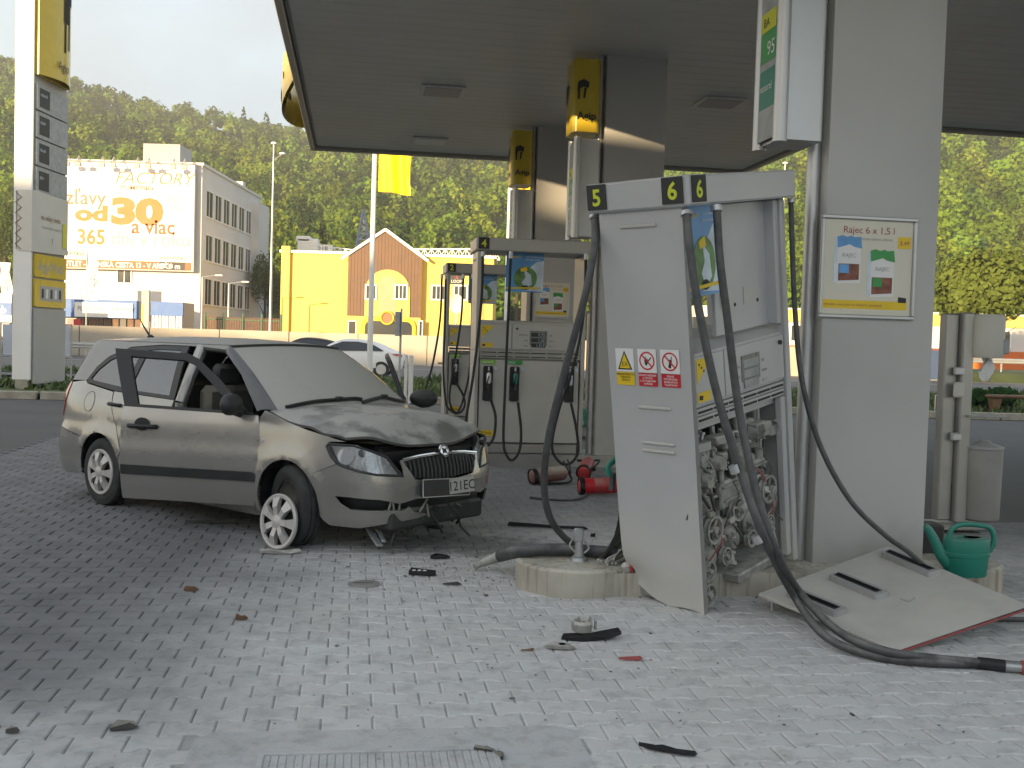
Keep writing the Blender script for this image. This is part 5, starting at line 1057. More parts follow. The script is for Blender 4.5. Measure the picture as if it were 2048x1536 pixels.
# ------------------------------------------------------------------ watering cans
def watering_can(label, loc, rz, k=1.0):
    r = thing('watering_can', label, 'watering can', loc, rz, group='green watering cans'); r.scale = (k, k, k)
    m = MB(); sx = Matrix.Diagonal((1.18, .86, 1, 1)); m.lathe([(0, 0), (.105, 0), (.112, .008), (.118, .12), (.124, .125), (.125, .145), (.120, .15), (.123, .222), (.118, .235), (.06, .24), (.055, .232), (0, .232)], 32, sx); m.build('body', M['teal'], r, 40)
    m = MB(); m.lathe([(0, .241), (.045, .241)], 20, Matrix.Translation((.035, 0, .0)) @ sx); m.build('filler_hole', M['black'], r)
    m = MB(); m.tube([(-.11, 0, .07), (-.16, 0, .125), (-.21, 0, .22), (-.255, 0, .29), (-.275, 0, .302)], [.042, .017], 12, sub=4); m.tube([(-.12, 0, .13), (-.155, 0, .125)], .010, 6); m.build('spout', M['teal'], r, 50)
    m = MB(); m.tube([(-.115, 0, .225), (-.10, 0, .285), (-.04, 0, .318), (.06, 0, .318), (.145, 0, .30), (.175, 0, .24), (.165, 0, .18), (.13, 0, .13)], .017, 10, sub=5); m.build('handle', M['teal'], r, 60)
    return r
w0 = gnd(1930, 1150, .166); watering_can('big green plastic watering can at the right end of the near island', (w0.x, w0.y, .166), R(4), .98)
w1 = at(1182, 818, 17.3); watering_can('small green watering can far back beside the second column', (w1.x, w1.y, .166), R(90), 1.25)
bx = gnd(1862, 1118, .14); tag(MB().box((bx.x+.03, bx.y+.16, .14+.11), (.16, .2, .22), b=.012).build('black_crate', M['black_dusty']), 'small black bin half hidden behind the near column and watering can', 'bin')
# ------------------------------------------------------------------ windscreen washing stands
def wash_stand(label, loc, rz):
    r = thing('wash_stand', label, 'wash stand', loc, rz, group='windscreen washing stands')
    m = MB(); m.box((-.10, .05, .98), (.13, .10, 1.78), b=.012); m.box((.02, 0, .98), (.11, .12, 1.80), b=.012); m.build('post', M['steel_skirt'], r)
    m = MB(); m.box((0, .02, .05), (.5, .34, .04), b=.01); m.build('foot', M['steel_skirt'], r)
    m = MB(); m.lathe([(0, 0), (.13, 0), (.145, .03), (.145, .34), (.12, .37), (0, .375)], 28, Matrix.Translation((.20, -.03, 1.50))); dsp = m.build('towel_dispenser', M['offwhite'], r, 40)
    m = MB(); m.box((.30, -.12, 1.60), (.09, .06, .13), b=.01); m.build('dispenser_window', M['print_grey'], dsp)
    P = [[(.15+.02*j+.03*math.sin(i*1.3+j), -.05+.015*math.sin(j*2+i), 1.50-.04*i) for j in range(6)] for i in range(6)]; m = MB(); m.grid(P); m.grid([[(x, y+.004, z) for x, y, z in q] for q in P], flip=True); m.build('paper_towel', M['white'], dsp, 60)
    m = MB(); m.lathe([(0, 0), (.135, 0), (.155, .02), (.165, .60), (.155, .62)], 28, Matrix.Translation((.22, -.02, .10))); bn = m.build('waste_bin', M['bin_grey'], r, 40)
    m = MB(); m.lathe([(.17, .62), (.172, .64), (.08, .665), (.05, .69), (0, .695)], 28, Matrix.Translation((.22, -.02, .10))); m.build('bin_lid', M['column'], bn, 40)
    m = MB(); m.box((.20, -.02, 1.0), (.36, .16, .018), b=.006); m.build('shelf', M['column'], r)
    for z in (.82, 1.38):
        m = MB(); m.box((-.05, -.04, z), (.09, .05, .07), b=.01); m.build('bracket', M['alu'], r)
    m = MB(); m.box((-.06, -.07, 1.22), (.10, .03, .13), b=.02); m.build('glove_box', M['offwhite'], r)
    return r
g1 = gnd(1908, 1062); wash_stand('grey washing stand with paper towels and bin at right, behind the watering can', (g1.x, g1.y, 0), TH)
g2 = at(1189, 860, 17.4); wash_stand('distant washing stand between pump four and the wrecked pump', (g2.x, g2.y, .16), TH)
g3 = at(1400, 800, 17.6); wash_stand('distant washing stand glimpsed through the wrecked pump opening', (g3.x, g3.y, .16), TH)
# ------------------------------------------------------------------ fire extinguishers
def extinguisher(label, loc, rz, tilt, mat, roll=0.0):
    r = thing('fire_extinguisher', label, 'fire extinguisher', group='spent fire extinguishers'); r.matrix_world = Matrix.Translation(Vector(loc)) @ Matrix.Rotation(rz, 4, 'Z') @ Matrix.Rotation(tilt, 4, 'Y') @ Matrix.Rotation(roll, 4, 'Z')
    m = MB(); m.lathe([(0, .0), (.055, .0), (.075, .015), (.080, .03), (.080, .36), (.072, .40), (.045, .43), (.02, .44)], 28); m.build('cylinder', mat, r, 45)
    m = MB(); m.lathe([(.081, .15), (.0812, .30)], 28); m.build('label_band', M['red_dusty'] if mat is M['red'] else mat, r, 60)
    m = MB(); m.cyl((0, 0, .43), (0, 0, .49), .02, n=12); m.tube([(0, 0, .48), (.06, 0, .50), (.15, 0, .50)], .010, 6); m.tube([(0, 0, .46), (.06, 0, .46), (.14, 0, .445)], .009, 6); m.build('valve_lever', M['black'], r, 40)
    m = MB(); m.tube([(-.02, 0, .47), (-.10, .02, .46), (-.13, .04, .36), (-.11, .03, .20)], .012, 8, sub=5); m.tube([(-.11, .03, .20), (-.105, .028, .06)], [.014, .026], 10); m.build('discharge_hose', M['rubber'], r, 50)
    m = MB(); m.lathe([(.078, .0), (.086, .0), (.086, .05), (.078, .05)], 28, closed=True); m.build('foot_ring', M['black'], r, 40)
    return r
e1 = gnd(1158, 990, .0); extinguisher('red fire extinguisher lying on its side left of the wrecked pump', (e1.x, e1.y+.05, .082), R(8), R(88), M['red'], R(200))
e2 = gnd(1172, 972, .0); extinguisher('second red fire extinguisher lying just behind the first one', (e2.x, e2.y+.45, .085), R(78), R(80), M['red_dusty'], R(90))
e3 = gnd(1066, 972, .0); extinguisher('dust-caked brown fire extinguisher lying nearest the car bonnet', (e3.x-.02, e3.y+.1, .085), R(28), R(86), pm('scorched_red', (.16, .05, .035), .6, 0, .3, 8, dust=1.0, dcol=(.48, .42, .34)), R(150))
m = MB(); pts = [gnd(x, y, .012) for x, y in ((1060, 995), (1090, 998), (1130, 1000), (1160, 997), (1172, 988))]; m.tube(pts, .011, 8, sub=5); tag(m.build('loose_hose', M['rubber_dusty'], None, 50), 'thin dark hose lying on the paving beside the red extinguisher', 'hose')
# ------------------------------------------------------------------ wreckage on and around the island
def frag(name, label, px, py, poly, h, mat, rz=0.0, tilt=(0, 0), z=0.0, cat='fragment', extra=None):
    g = gnd(px, py, z); r = thing(name, label, cat, (g.x, g.y, z), rz, group='crash debris'); m = MB(); Mx = Matrix.Translation((0, 0, .004)) @ Matrix.Rotation(tilt[0], 4, 'X') @ Matrix.Rotation(tilt[1], 4, 'Y')
    n = len(poly); pts = [(x, y, h*(.7+.6*random.random())+.012*math.sin(i*2.1)) for i, (x, y) in enumerate(poly)]; base = [(x, y, 0) for x, y in poly]; c = (sum(p[0] for p in poly)/n, sum(p[1] for p in poly)/n)
    m.add(base+pts+[(c[0], c[1], h*1.2), (c[0], c[1], 0)], [(i, (i+1) % n, n+(i+1) % n, n+i) for i in range(n)]+[(n+i, n+(i+1) % n, 2*n) for i in range(n)]+[((i+1) % n, i, 2*n+1) for i in range(n)], Mx)
    m.build('shard', mat, r)
    if extra: extra(r)
    return r
P0 = [(-.15, -.02), (-.05, -.06), (.10, -.045), (.17, -.01), (.16, .02), (.05, .03), (-.06, .035), (-.13, .02)]
def ex1(r):
    m = MB(); m.lathe([(.05, .02), (.055, .06), (.045, .075), (.03, .06)], 12, Matrix.Translation((-.03, .03, .01)))
    for i in range(5): m.box((-.08+.03*i, .03, .06+.02*(i % 2)), (.012, .02, .05), b=.003)
    m.build('broken_socket', M['mech'], r)
frag('trim_fragment', 'large black plastic trim fragment in the foreground powder', 1178, 1276, P0, .022, M['black'], R(10), (.15, -.1), extra=ex1)
frag('bracket_fragment', 'grey torn bracket with a round hole beside the black fragment', 1120, 1296, [(-.07, -.03), (.05, -.04), (.08, -.01), (.05, .035), (-.03, .04), (-.075, .01)], .012, M['mech'], 0, extra=lambda r: MB().lathe([(0, .022), (.018, .022)], 14, Matrix.Translation((.01, .0, 0))).build('hole', M['black'], r))
frag('lens_fragment', 'small dark red lens splinter right of the black fragment', 1262, 1320, [(-.06, -.005), (.04, -.02), (.06, .01), (.05, .02)], .01, M['maroon'], .1)
frag('module_fragment', 'dark electronic module with white squares between car and island', 845, 1150, [(-.085, -.03), (.06, -.03), (.09, -.01), (.08, .03), (-.08, .03)], .02, M['black'], R(-6), extra=lambda r: [MB().box((-.055+.035*i, -.005, .03), (.022, .03, .006), b=.002).build('white_key', M['white'], r) for i in range(3)])
frag('trim_fragment', 'black rubber scrap on the powder left of the island', 880, 1117, [(-.07, -.02), (.04, -.025), (.07, .0), (.02, .03), (-.03, .03)], .02, M['black'], .2)
frag('strip_fragment', 'curved grey plastic strip lying in front of the wheel cover', 560, 1106, [(-.14, -.02), (-.05, -.045), (.08, -.04), (.15, .0), (.13, .02), (.05, -.005), (-.06, -.01), (-.13, .015)], .014, M['mech'], R(5))
frag('strip_fragment', 'long flat dark strip lying under the open car door', 422, 1046, [(-.20, -.015), (.19, -.025), (.20, .0), (-.19, .015)], .02, M['mech_dark'], R(6))
frag('metal_rod', 'long thin black rod on the paving behind the island', 1095, 1056, [(-.33, -.012), (.30, -.014), (.33, .0), (.28, .012), (-.32, .012)], .016, M['black'], R(-7), cat='rod')
frag('leaf_scrap', 'grey crushed scrap near the bottom left corner', 247, 1456, [(-.05, -.025), (.02, -.03), (.055, -.01), (.04, .025), (-.02, .03), (-.05, .01)], .012, M['mech_dark'], .4)
frag('leaf_scrap', 'small dark lump at the far bottom left edge', 25, 1466, [(-.02, -.015), (.02, -.012), (.022, .012), (-.01, .018)], .018, M['mech_dark'], .1)
frag('leaf_scrap', 'brown dry leaf scrap on the grey paving left of centre', 482, 1240, [(-.03, -.01), (.02, -.015), (.035, .01), (.0, .02), (-.025, .012)], .016, M['wood'], .3)
frag('leaf_scrap', 'small brown leaf scrap farther left on the paving', 382, 1182, [(-.04, -.01), (.02, -.012), (.045, .0), (.01, .014), (-.03, .008)], .015, M['wood'], .2)
frag('cable_fragment', 'dark twisted cable fragment at bottom right of the foreground', 1335, 1506, [(-.11, .03), (-.06, .005), (.0, -.01), (.06, -.015), (.10, -.012), (.11, .01), (.05, .006), (-.02, .005), (-.09, .04)], .012, M['black'], R(-12))
frag('cable_fragment', 'thin grey cable scrap lying on the drain grate edge', 985, 1508, [(-.07, .02), (-.02, .012), (.02, .0), (.03, -.06), (.04, -.06), (.04, .012), (-.01, .024), (-.065, .028)], .01, M['mech_dark'], .0)
frag('label_fragment', 'pale tan strip on the powder below the grey bracket', 1055, 1302, [(-.035, -.008), (.03, -.006), (.032, .008), (-.03, .006)], .004, M['wood'], .1)
frag('rubber_scrap', 'flat dark rubber scrap just left of the island end', 905, 1170, [(-.06, -.008), (.03, -.02), (.06, .0), (.0, .012)], .01, M['mech_dark'], .1)
frag('rubber_scrap', 'black rubber crumb on the paving behind the island', 1185, 1074, [(-.02, -.015), (.02, -.012), (.022, .012), (-.01, .018)], .02, M['black'], .1)
# countless crumbs and splinters
m = MB()
for i in range(800):
    x = random.gauss(.1, 1.25); y = random.uniform(4.0, 8.6)
    if random.random() < .55: x, y = random.gauss(-.35, .5), random.gauss(7.0, .55)
    s = random.uniform(.0015, .006)*(2.2 if random.random() < .06 else 1); T = Matrix.Translation((x, y, .004)) @ Matrix.Rotation(random.uniform(0, 3), 4, 'Z') @ Matrix.Rotation(random.uniform(-.4, .4), 4, 'X'); m.box((0, 0, 0), (s*2, s*random.uniform(.5, 1.2), s*.6), T)
tag(m.build('debris_crumbs', M['mech_dark']), 'tiny dark crumbs of broken plastic strewn over the powder', 'debris', kind='stuff')
# riser stub and severed pipe on the island
g = gnd(1158, 1122, .165); r = thing('riser_stub', 'bent galvanised riser stub standing on the powdered island', 'pipe stub', (g.x, g.y+.02, .165))
m = MB(); m.lathe([(.055, 0), (.05, .02), (.032, .03), (.03, .06), (.024, .065)], 16); m.build('flange', M['galv'], r, 40); m = MB(); m.tube([(0, 0, .06), (-.004, 0, .12)], [.028, .024], 10); m.box((-.006, -.01, .16), (.06, .02, .09), b=.008); m.build('stem', M['galv'], r, 40)
m = MB(); m.tube([(-.02, -.02, .05), (-.06, -.01, .09), (-.045, .0, .13)], .006, 5, sub=4); m.tube([(.03, -.02, .05), (.06, 0, .08), (.03, .0, .12)], .006, 5, sub=4); m.build('twisted_wire', M['mech'], r, 50)
pts = [gnd(965, 1126, .05), gnd(1000, 1112, .10), gnd(1040, 1103, .20), gnd(1120, 1099, .21), gnd(1235, 1106, .21)]
r = thing('severed_pipe', 'thick dusty severed hose lying along the back of the near island', 'hose', M=Matrix()); m = MB(); m.tube(pts[1:], .04, 12, sub=5); m.build('pipe', M['rubber_dusty'], r, 60); m = MB(); m.tube(pts[:2], [.026, .038], 10); m.tube([pts[0], pts[0]+Vector((-.05, -.03, -.02))], .022, 8); m.build('torn_end', M['mech'], r, 40)
# ------------------------------------------------------------------ hill and forest
RIDGE = ([-900, -400, 0, 130, 300, 450, 620, 900, 1200, 1500, 1900, 2300, 2900], [70, 85, 100, 150, 200, 228, 250, 262, 235, 190, 120, 90, 80]); YR = 560.0
def hill_z(X, Y):
    X, Y = np.broadcast_arrays(np.asarray(X, float), np.asarray(Y, float)); px = 1024+CAM_F*X/np.maximum(Y, 1)
    hor = 686+.0298*(px-1024); top = 1.5+(hor-np.interp(px, *RIDGE))/CAM_F*YR-11
    t = np.clip((Y-128)/(YR-128), 0, 1.0); g = np.where(Y <= YR, t**1.08, 1-.35*np.clip((Y-YR)/200, 0, 1))
    und = 5*np.sin(X*.021+1.3)*np.sin(Y*.017)+3*np.sin(X*.05+Y*.03); return np.where(Y < 128, 0, top*g + und*g*(1-t*.8)) - .08
ys = np.r_[np.linspace(120, 560, 60), np.linspace(575, 760, 8)]; us = np.linspace(-.62, .62, 90)
mb = MB(); mb.grid([[(u*y, y, float(hill_z(u*y, y))) for u in us] for y in ys], flip=True); tag(mb.build('hill', M['grass_soil'], None, 60), kind='structure')
def leaf_mat(name):
    m = bpy.data.materials.new(name); m.use_nodes = True; n = m.node_tree.nodes; L = m.node_tree.links; n.remove(n['Principled BSDF'])
    a = n.new('ShaderNodeAttribute'); a.attribute_name = 'tint'; d = n.new('ShaderNodeBsdfDiffuse'); t = n.new('ShaderNodeBsdfTranslucent'); x = n.new('ShaderNodeMixShader'); x.inputs[0].default_value = .28
    L.new(a.outputs['Color'], d.inputs[0]); L.new(a.outputs['Color'], t.inputs[0]); L.new(d.outputs[0], x.inputs[1]); L.new(t.outputs[0], x.inputs[2]); L.new(x.outputs[0], n['Material Output'].inputs[0]); return m
M['leaf'] = leaf_mat('leaf')
def crown_cards(cx, cy, cz, rx, h, n, size, conifer, col):
    """n leaf cards for one tree: centres, and their tints"""
    if conifer:
        t = rng.random(n)**.75; z = cz+h*(.10+.90*(1-t)); r = rx*(.12+.95*t)*(.55+.5*rng.random(n)); a = rng.random(n)*2*math.pi
        tier = .75+.35*np.abs(np.sin(t*math.pi*6)); P = np.stack([cx+r*tier*np.cos(a), cy+r*tier*np.sin(a), z-.12*r], -1); N = np.stack([np.cos(a)*.6, np.sin(a)*.6, np.full(n, .75)], -1)
    else:
        k = 9; bl = rng.normal(0, 1, (k, 3)); bl /= np.linalg.norm(bl, axis=1)[:, None]; bl *= rng.uniform(.35, .72, (k, 1)); bl[:, 2] = np.abs(bl[:, 2])*1.0-.15; br = rng.uniform(.34, .55, k)
        i = rng.integers(0, k, n); d = rng.normal(0, 1, (n, 3)); d /= np.linalg.norm(d, axis=1)[:, None]; q = bl[i]+d*(br[i]*rng.uniform(.6, 1.06, n))[:, None]
        P = np.stack([cx+q[:, 0]*rx, cy+q[:, 1]*rx, cz+h*.56+q[:, 2]*h*.46], -1); N = d
    N = N+rng.normal(0, .45, (n, 3)); N /= np.linalg.norm(N, axis=1)[:, None]+1e-9
    up = np.where(np.abs(N[:, 2:3]) < .9, np.array([[0, 0, 1.]]), np.array([[1., 0, 0]])); T = np.cross(N, up); T /= np.linalg.norm(T, axis=1)[:, None]; B = np.cross(N, T); an = rng.random(n)*6.28; T2 = T*np.cos(an)[:, None]+B*np.sin(an)[:, None]; B2 = np.cross(N, T2)
    s = size*rng.uniform(.6, 1.3, n)[:, None]; V = np.stack([P-T2*s-B2*s*.6, P+T2*s-B2*s*.5, P+T2*s*.7+B2*s*.7, P-T2*s*.6+B2*s*.8], 1)
    c = np.array(col)[None, :]*rng.uniform(.84, 1.16, (n, 1)); return V, c
def cards_mesh(name, parts, parent=None):
    V = np.concatenate([p[0] for p in parts]).reshape(-1, 3); C = np.concatenate([p[1] for p in parts]); n = len(C)
    me = bpy.data.meshes.new(name); me.vertices.add(4*n); me.vertices.foreach_set('co', V.astype(np.float32).ravel()); me.loops.add(4*n); me.loops.foreach_set('vertex_index', np.arange(4*n, dtype=np.int32)); me.polygons.add(n); me.polygons.foreach_set('loop_start', np.arange(0, 4*n, 4, dtype=np.int32)); me.update(calc_edges=True)
    at_ = me.attributes.new('tint', 'FLOAT_COLOR', 'FACE'); at_.data.foreach_set('color', np.c_[C, np.ones(n)].astype(np.float32).ravel()); me.materials.append(M['leaf'])
    o = bpy.data.objects.new(name, me); COL.objects.link(o)
    if parent is not None: o.parent = parent
    return o
parts = []; y = 132.0
while y < 566:
    step = 5.2+y*.0125; x = -.56*y
    while x < .56*y:
        X = x+rng.normal(0, step*.3); Yy = y+rng.normal(0, step*.3); px = 1024+CAM_F*X/Yy; z = float(hill_z(X, Yy))
        if -80 < px < 2130:
            con = rng.random() < (.22 if px < 1300 else .08)*(1 if Yy < 430 else .35); h = rng.uniform(9, 15)*(1.1 if con else .95); rx = h*(.23 if con else .40)*rng.uniform(.85, 1.2)
            if con: col = np.array([.045, .085, .026])*rng.uniform(.6, 1.35)
            else: col = np.array([.135, .190, .026])*np.array([rng.uniform(.8, 1.12), 1, rng.uniform(.7, 1.2)])*rng.uniform(.6, 1.6)
            hid = 660 < px < 1460 and (686-(z+h)/Yy*CAM_F) < 240
            if not hid:
                n = int(np.interp(Yy, [130, 220, 560], [620, 330, 150])); parts.append(crown_cards(X, Yy, z-.5, rx, h, n, np.interp(Yy, [130, 560], [.34, .80])*(.8 if con else 1), con, col))
        x += step*1.05
    y += step*.9
tag(cards_mesh('forest', parts), 'dense mixed green forest covering the hillside', 'forest', kind='stuff')
def tree(name, label, px, pbase, ptop, hw, Y, con, col, n):
    b = at(px, pbase, Y); tp = at(px, ptop, Y); zb = -.05; h = tp.z-zb; rx = hw/CAM_F*Y; r = thing(name, label, 'tree', (b.x, b.y, zb), group='trees at the foot of the hill')
    V, c = crown_cards(0, 0, .12*h if not con else 0, rx, h*.92, n, max(.10, rx*.045), con, col); cards_mesh('crown', [(V, c)], r)
    m = MB(); m.tube([(0, 0, 0), (.05, 0, h*.3), (0, .05, h*.6), (.02, 0, h*.9)], [h*.022, .03], 8, sub=3)
    for i in range(7):
        a = i*2.4; z0 = h*(.25+.09*i); m.tube([(0, 0, z0), (rx*.55*math.cos(a), rx*.55*math.sin(a), z0+h*.12)], [h*.008, .015], 5)
    m.build('trunk', M['bark'], r, 60); return r
G1 = (.105, .13, .035); G2 = (.085, .12, .03); G3 = (.04, .075, .025)
tree('broadleaf_tree', 'big rounded yellow-green tree at right behind the washing stand', 1972, 720, 455, 105, 62, False, (.12, .155, .036), 12000)
tree('broadleaf_tree', 'smaller yellow-green tree left of the big rounded one', 1905, 720, 545, 45, 70, False, G2, 5000)
tree('conifer_tree', 'conifer rising just right of the wooden gable', 872, 690, 440, 34, 125, True, G3, 3500)
tree('conifer_tree', 'dark conifer behind the lattice crane boom', 952, 690, 425, 36, 128, True, G3, 3500)
tree('conifer_tree', 'slender conifer left of the blue crane mast', 640, 690, 415, 34, 130, True, G3, 3500)
tree('broadleaf_tree', 'bushy green tree between office block and yellow building', 528, 680, 500, 34, 112, False, G2, 4000)
tree('broadleaf_tree', 'bushy green tree showing left of the far column', 1030, 690, 420, 42, 122, False, (.07, .15, .025), 4500)
tree('broadleaf_tree', 'light green tree at the left edge behind the pylon', 8, 680, 360, 42, 118, False, G2, 4000)
# ------------------------------------------------------------------ retaining wall, guard rails, road users
def on_slope(X, Yb): return Yb+SLR*X
rw = thing('road_wall', 'long low concrete wall along the far side of the road', 'wall'); first = None
m = MB(); m.box((0, 0, .88), (3.96, .28, 1.76), b=.02); a = math.atan(SLR)
for i in range(14):
    X = -27+4*i
    if first is None: o = first = m.build('wall_panel', M['concrete_wall'], rw)
    else: o = first.copy(); COL.objects.link(o); o.parent = rw
    o.location = (X, on_slope(X, 61.4), 0); o.rotation_euler.z = a
for X in (-3.6, -26.5, 12):
    m = MB(); m.box((X, on_slope(X, 61.4)-.15, .18), (1.5, .03, .10)); m.build('drain_slot', M['black'], rw)
def guard_rail(label, x0, x1, Y, zb=0.0):
    r = thing('guard_rail', label, 'guard rail', group='roadside guard rails'); pr = [(0, 0), (-.05, .04), (-.05, .10), (0, .15), (-.05, .20), (-.05, .26), (0, .31)]
    m = MB(); m.grid([[(X, on_slope(X, Y)+p, zb+.50+q) for p, q in pr] for X in (x0, x1)]); m.grid([[(X, on_slope(X, Y)+p+.01, zb+.50+q) for p, q in pr] for X in (x0, x1)], flip=True); m.build('rail', M['galv'], r)
    X = x0+.5; f = None
    while X < x1:
        if f is None: m = MB(); m.box((0, .05, .4), (.1, .06, .85), b=.01); o = f = m.build('post', M['galv'], r)
        else: o = f.copy(); COL.objects.link(o); o.parent = r
        o.location = (X, on_slope(X, Y), zb); X += 2.0
    return r
guard_rail('grey guard rail beside the pylon at left, before the road wall', -34, -19.6, 58.5); guard_rail('grey guard rail across the road at the right edge', 17, 52, 62.5, .62)
bank = MB(); bank.grid([[(X, on_slope(X, yy), z) for X in np.linspace(15, 80, 20)] for yy, z in ((61.2, .0), (62.2, .45), (63.2, .62), (75, .62))], flip=True); tag(bank.build('grass_bank', M['grass_soil']), kind='structure')
def small_car(label, X, Y, rz, paint, van=False):
    r = thing('passing_car', label, 'car', (X, Y, 0), rz, group='cars on and beside the road'); hz = 1.0
    st_ = [(-2.25, .50, .66, .66, .62, .60), (-2.15, .32, .90, .92, .80, .66), (-1.75, .26, .98, 1.08, .88, .62), (-1.2, .24, .97, 1.32, .90, .60), (-.5, .22, .95, 1.44, .91, .60), (.2, .22, .93, 1.43, .91, .58), (.75, .22, .90, 1.20, .90, .60), (1.15, .24, .86, .93, .89, .70), (1.8, .28, .74, .78, .86, .72), (2.2, .34, .58, .60, .76, .66), (2.3, .44, .50, .50, .60, .55)]
    P = []
    for x, zb, zt, zr_, w, wr in st_:
        if van: zr_ = max(zt, zr_*1.35); 
        P.append([(x, -w*.92, zb), (x, -w, zb+.12), (x, -w, (zb+zt)/2+.1), (x, -w*.96, zt), (x, -(w*.5+wr*.5), (zt+zr_)/2), (x, -wr, zr_-.02), (x, -wr*.5, zr_+.01), (x, 0, zr_+.02), (x, wr*.5, zr_+.01), (x, wr, zr_-.02), (x, (w*.5+wr*.5), (zt+zr_)/2), (x, w*.96, zt), (x, w, (zb+zt)/2+.1), (x, w, zb+.12), (x, w*.92, zb)])
    Q = [spl for spl in zip(*[spline([Vector(q) for q in col], 4) for col in zip(*P)])]
    m = MB(); m.grid([[tuple(p) for p in row] for row in Q], flip=True); m.build('body', paint, r, 45)
    for sd in (-1, 1):
        pts = [(-1.50, 1.03), (-1.05, 1.27), (-.45, 1.37), (.15, 1.36), (.62, 1.17), (.95, .99)]; m = MB(); yo = lambda x, z: sd*(np.interp(z, [.95, 1.42], [.905, .63])+.01)
        m.add([(x, yo(x, z), z*(1.3 if van and z > 1.1 else 1)) for x, z in pts], [tuple(range(6)) if sd > 0 else tuple(range(5, -1, -1))]); m.build('side_window', M['window_dark'], r)
        for x in (-1.4, 1.4):
            m = MB(); m.cyl((x, sd*.70, .31), (x, sd*.90, .31), .31, n=24); w = m.build('wheel', M['tyre'], r, 40); m = MB(); m.cyl((x, sd*.895, .31), (x, sd*.91, .31), .20, n=16); m.build('rim', M['alu'], w)
        m = MB(); m.add([(-1.95, sd*.865, .86), (-2.20, sd*.78, .80), (-2.20, sd*.78, .90), (-2.12, sd*.80, .93), (-1.80, sd*.885, .93)], [(0, 1, 2, 3, 4), (4, 3, 2, 1, 0)]); m.build('tail_light', M['red_lens'], r)
    return r
wc = gnd(720, 762); small_car('white saloon driving left on the road behind the crashed car', -6.55, 41.8, math.pi+.03, M['white'])
small_car('dark car roof showing just left of the white saloon', -9.6, 49.0, math.pi+.03, M['black'])
# ------------------------------------------------------------------ price pylon
o0 = at(43, 769, 24.5); WY = Vector((.03, 1, 0)).normalized(); WX = Vector((1, -.03, 0)).normalized(); py = thing('price_pylon', 'tall white price pylon with yellow sign boxes at the left edge', 'pylon', (o0.x, o0.y, .09), math.atan2(WX.y, WX.x))
m = MB(); m.box((0, .86, 5.4), (.40, 1.70, 10.4), b=.02); m.build('core', M['column'], py)
m = MB(); m.box((0, -.01, 5.35), (.44, .06, 10.3), b=.02); m.build('front_strip', M['white'], py)
m = MB(); m.box((0, .1, .08), (.30, .25, .30), b=.01); m.box((0, 1.4, .08), (.30, .25, .30), b=.01); m.build('foot', M['concrete'], py)
pf = face_M((.215, .06, 0), (0, 1, 0), (0, 0, 1)); PW = 1.58
def pyl(name, z0, z1, mats, fn=None, d=.05, w0=.0, w1=PW):
    m = MB(); m.prism(rrect(w0, z0, w1, z1, .02, 2), -.01, d, pf, 0)
    if fn: fn(m)
    return m.build(name, mats, py)
pyl('blank_panel', .12, 1.88, M['column'])
pyl('pictogram_panel', 1.93, 2.58, [M['sign_yellow'], M['column'], M['ink'], M['white']], lambda m: (m.prism([(.25, 2.08), (1.4, 2.08), (1.4, 2.43), (.25, 2.43)], .05, .054, pf, 1), [m.prism([(.32+.22*i, 2.14), (.42+.22*i, 2.14), (.42+.22*i, 2.36), (.32+.22*i, 2.36)], .054, .057, pf, 2 + (i % 2)) for i in range(5)]))
pyl('wash_panel', 2.63, 3.16, [M['sign_yellow'], M['print_grey']], lambda m: m.text('AgipWash', .32, pf @ Matrix.Translation((.12, 2.78, .052)), 1, bold=.01))
for i in range(4):
    z1 = 7.10-i*.64; p = pyl('price_row', z1-.60, z1, [M['print_grey'], M['black_dusty'], M['print_pale']], lambda m: (m.prism([(.12, z1-.52), (.62, z1-.52), (.62, z1-.08), (.12, z1-.08)], .05, .053, pf, 1), m.prism([(.72, z1-.54), (1.5, z1-.54), (1.5, z1-.06), (.72, z1-.06)], .05, .053, pf, 0), m.text(('natural', 'super', 'diesel', 'plyn')[i], .12, pf @ Matrix.Translation((.16, z1-.26, .054)), 2)))
P = [[tuple(pf @ Vector((PW*(.0+.5*(1+u)), 7.30+3.1*v, .06+.26*math.cos(u*1.45)))) for u in np.linspace(-1, 1, 15)] for v in np.linspace(0, 1, 8)]; m = MB(); m.grid(P); m.prism([tuple((pf.inverted() @ Vector(q)).xz*0+Vector((0, 0)) ) for q in P[0]][:0] or [(0, 7.30), (PW, 7.30), (PW, 10.4), (0, 10.4)], -.02, .08, pf); ys_ = m.build('yellow_sign', M['sign_yellow'], py, 60)
m = MB()
for u0, u1, z0, z1 in ((-.1, .35, 8.7, 9.4), (-.05, .05, 8.0, 8.7), (.25, .36, 8.1, 8.7), (.3, .62, 9.2, 9.7)):
    m.add([tuple(pf @ Vector((PW*.5*(1+u), z, .075+.26*math.cos(u*1.45)))) for u, z in ((u0, z0), (u1, z0), (u1, z1), (u0, z1))], [(0, 1, 2, 3), (3, 2, 1, 0)])
m.text('Agip', .30, pf @ Matrix.Translation((PW*.28, 7.55, .335))); m.build('emblem', M['ink'], ys_)
m = MB(); m.box((-.235, .8, 8.85), (.10, 1.5, 3.1), b=.04); m.build('rear_yellow_sign', M['sign_yellow'], py)
bn = thing('laced_banner', 'white advertising banner laced round the pylon above the yellow panels', 'banner', M=py.matrix_world.copy())
P = [[(x, y, z+.03*math.sin(z*7+y*3)) for x, y in ((-.10, -.055), (.225, -.055), (.285, .05), (.285, .8), (.285, 1.66), (.22, 1.74))] for z in np.linspace(3.22, 4.60, 9)]; m = MB(); m.grid(P); m.grid([[(x-.006, y+.006, z) for x, y, z in r] for r in P], flip=True); m.build('cloth', M['offwhite'], bn, 60)
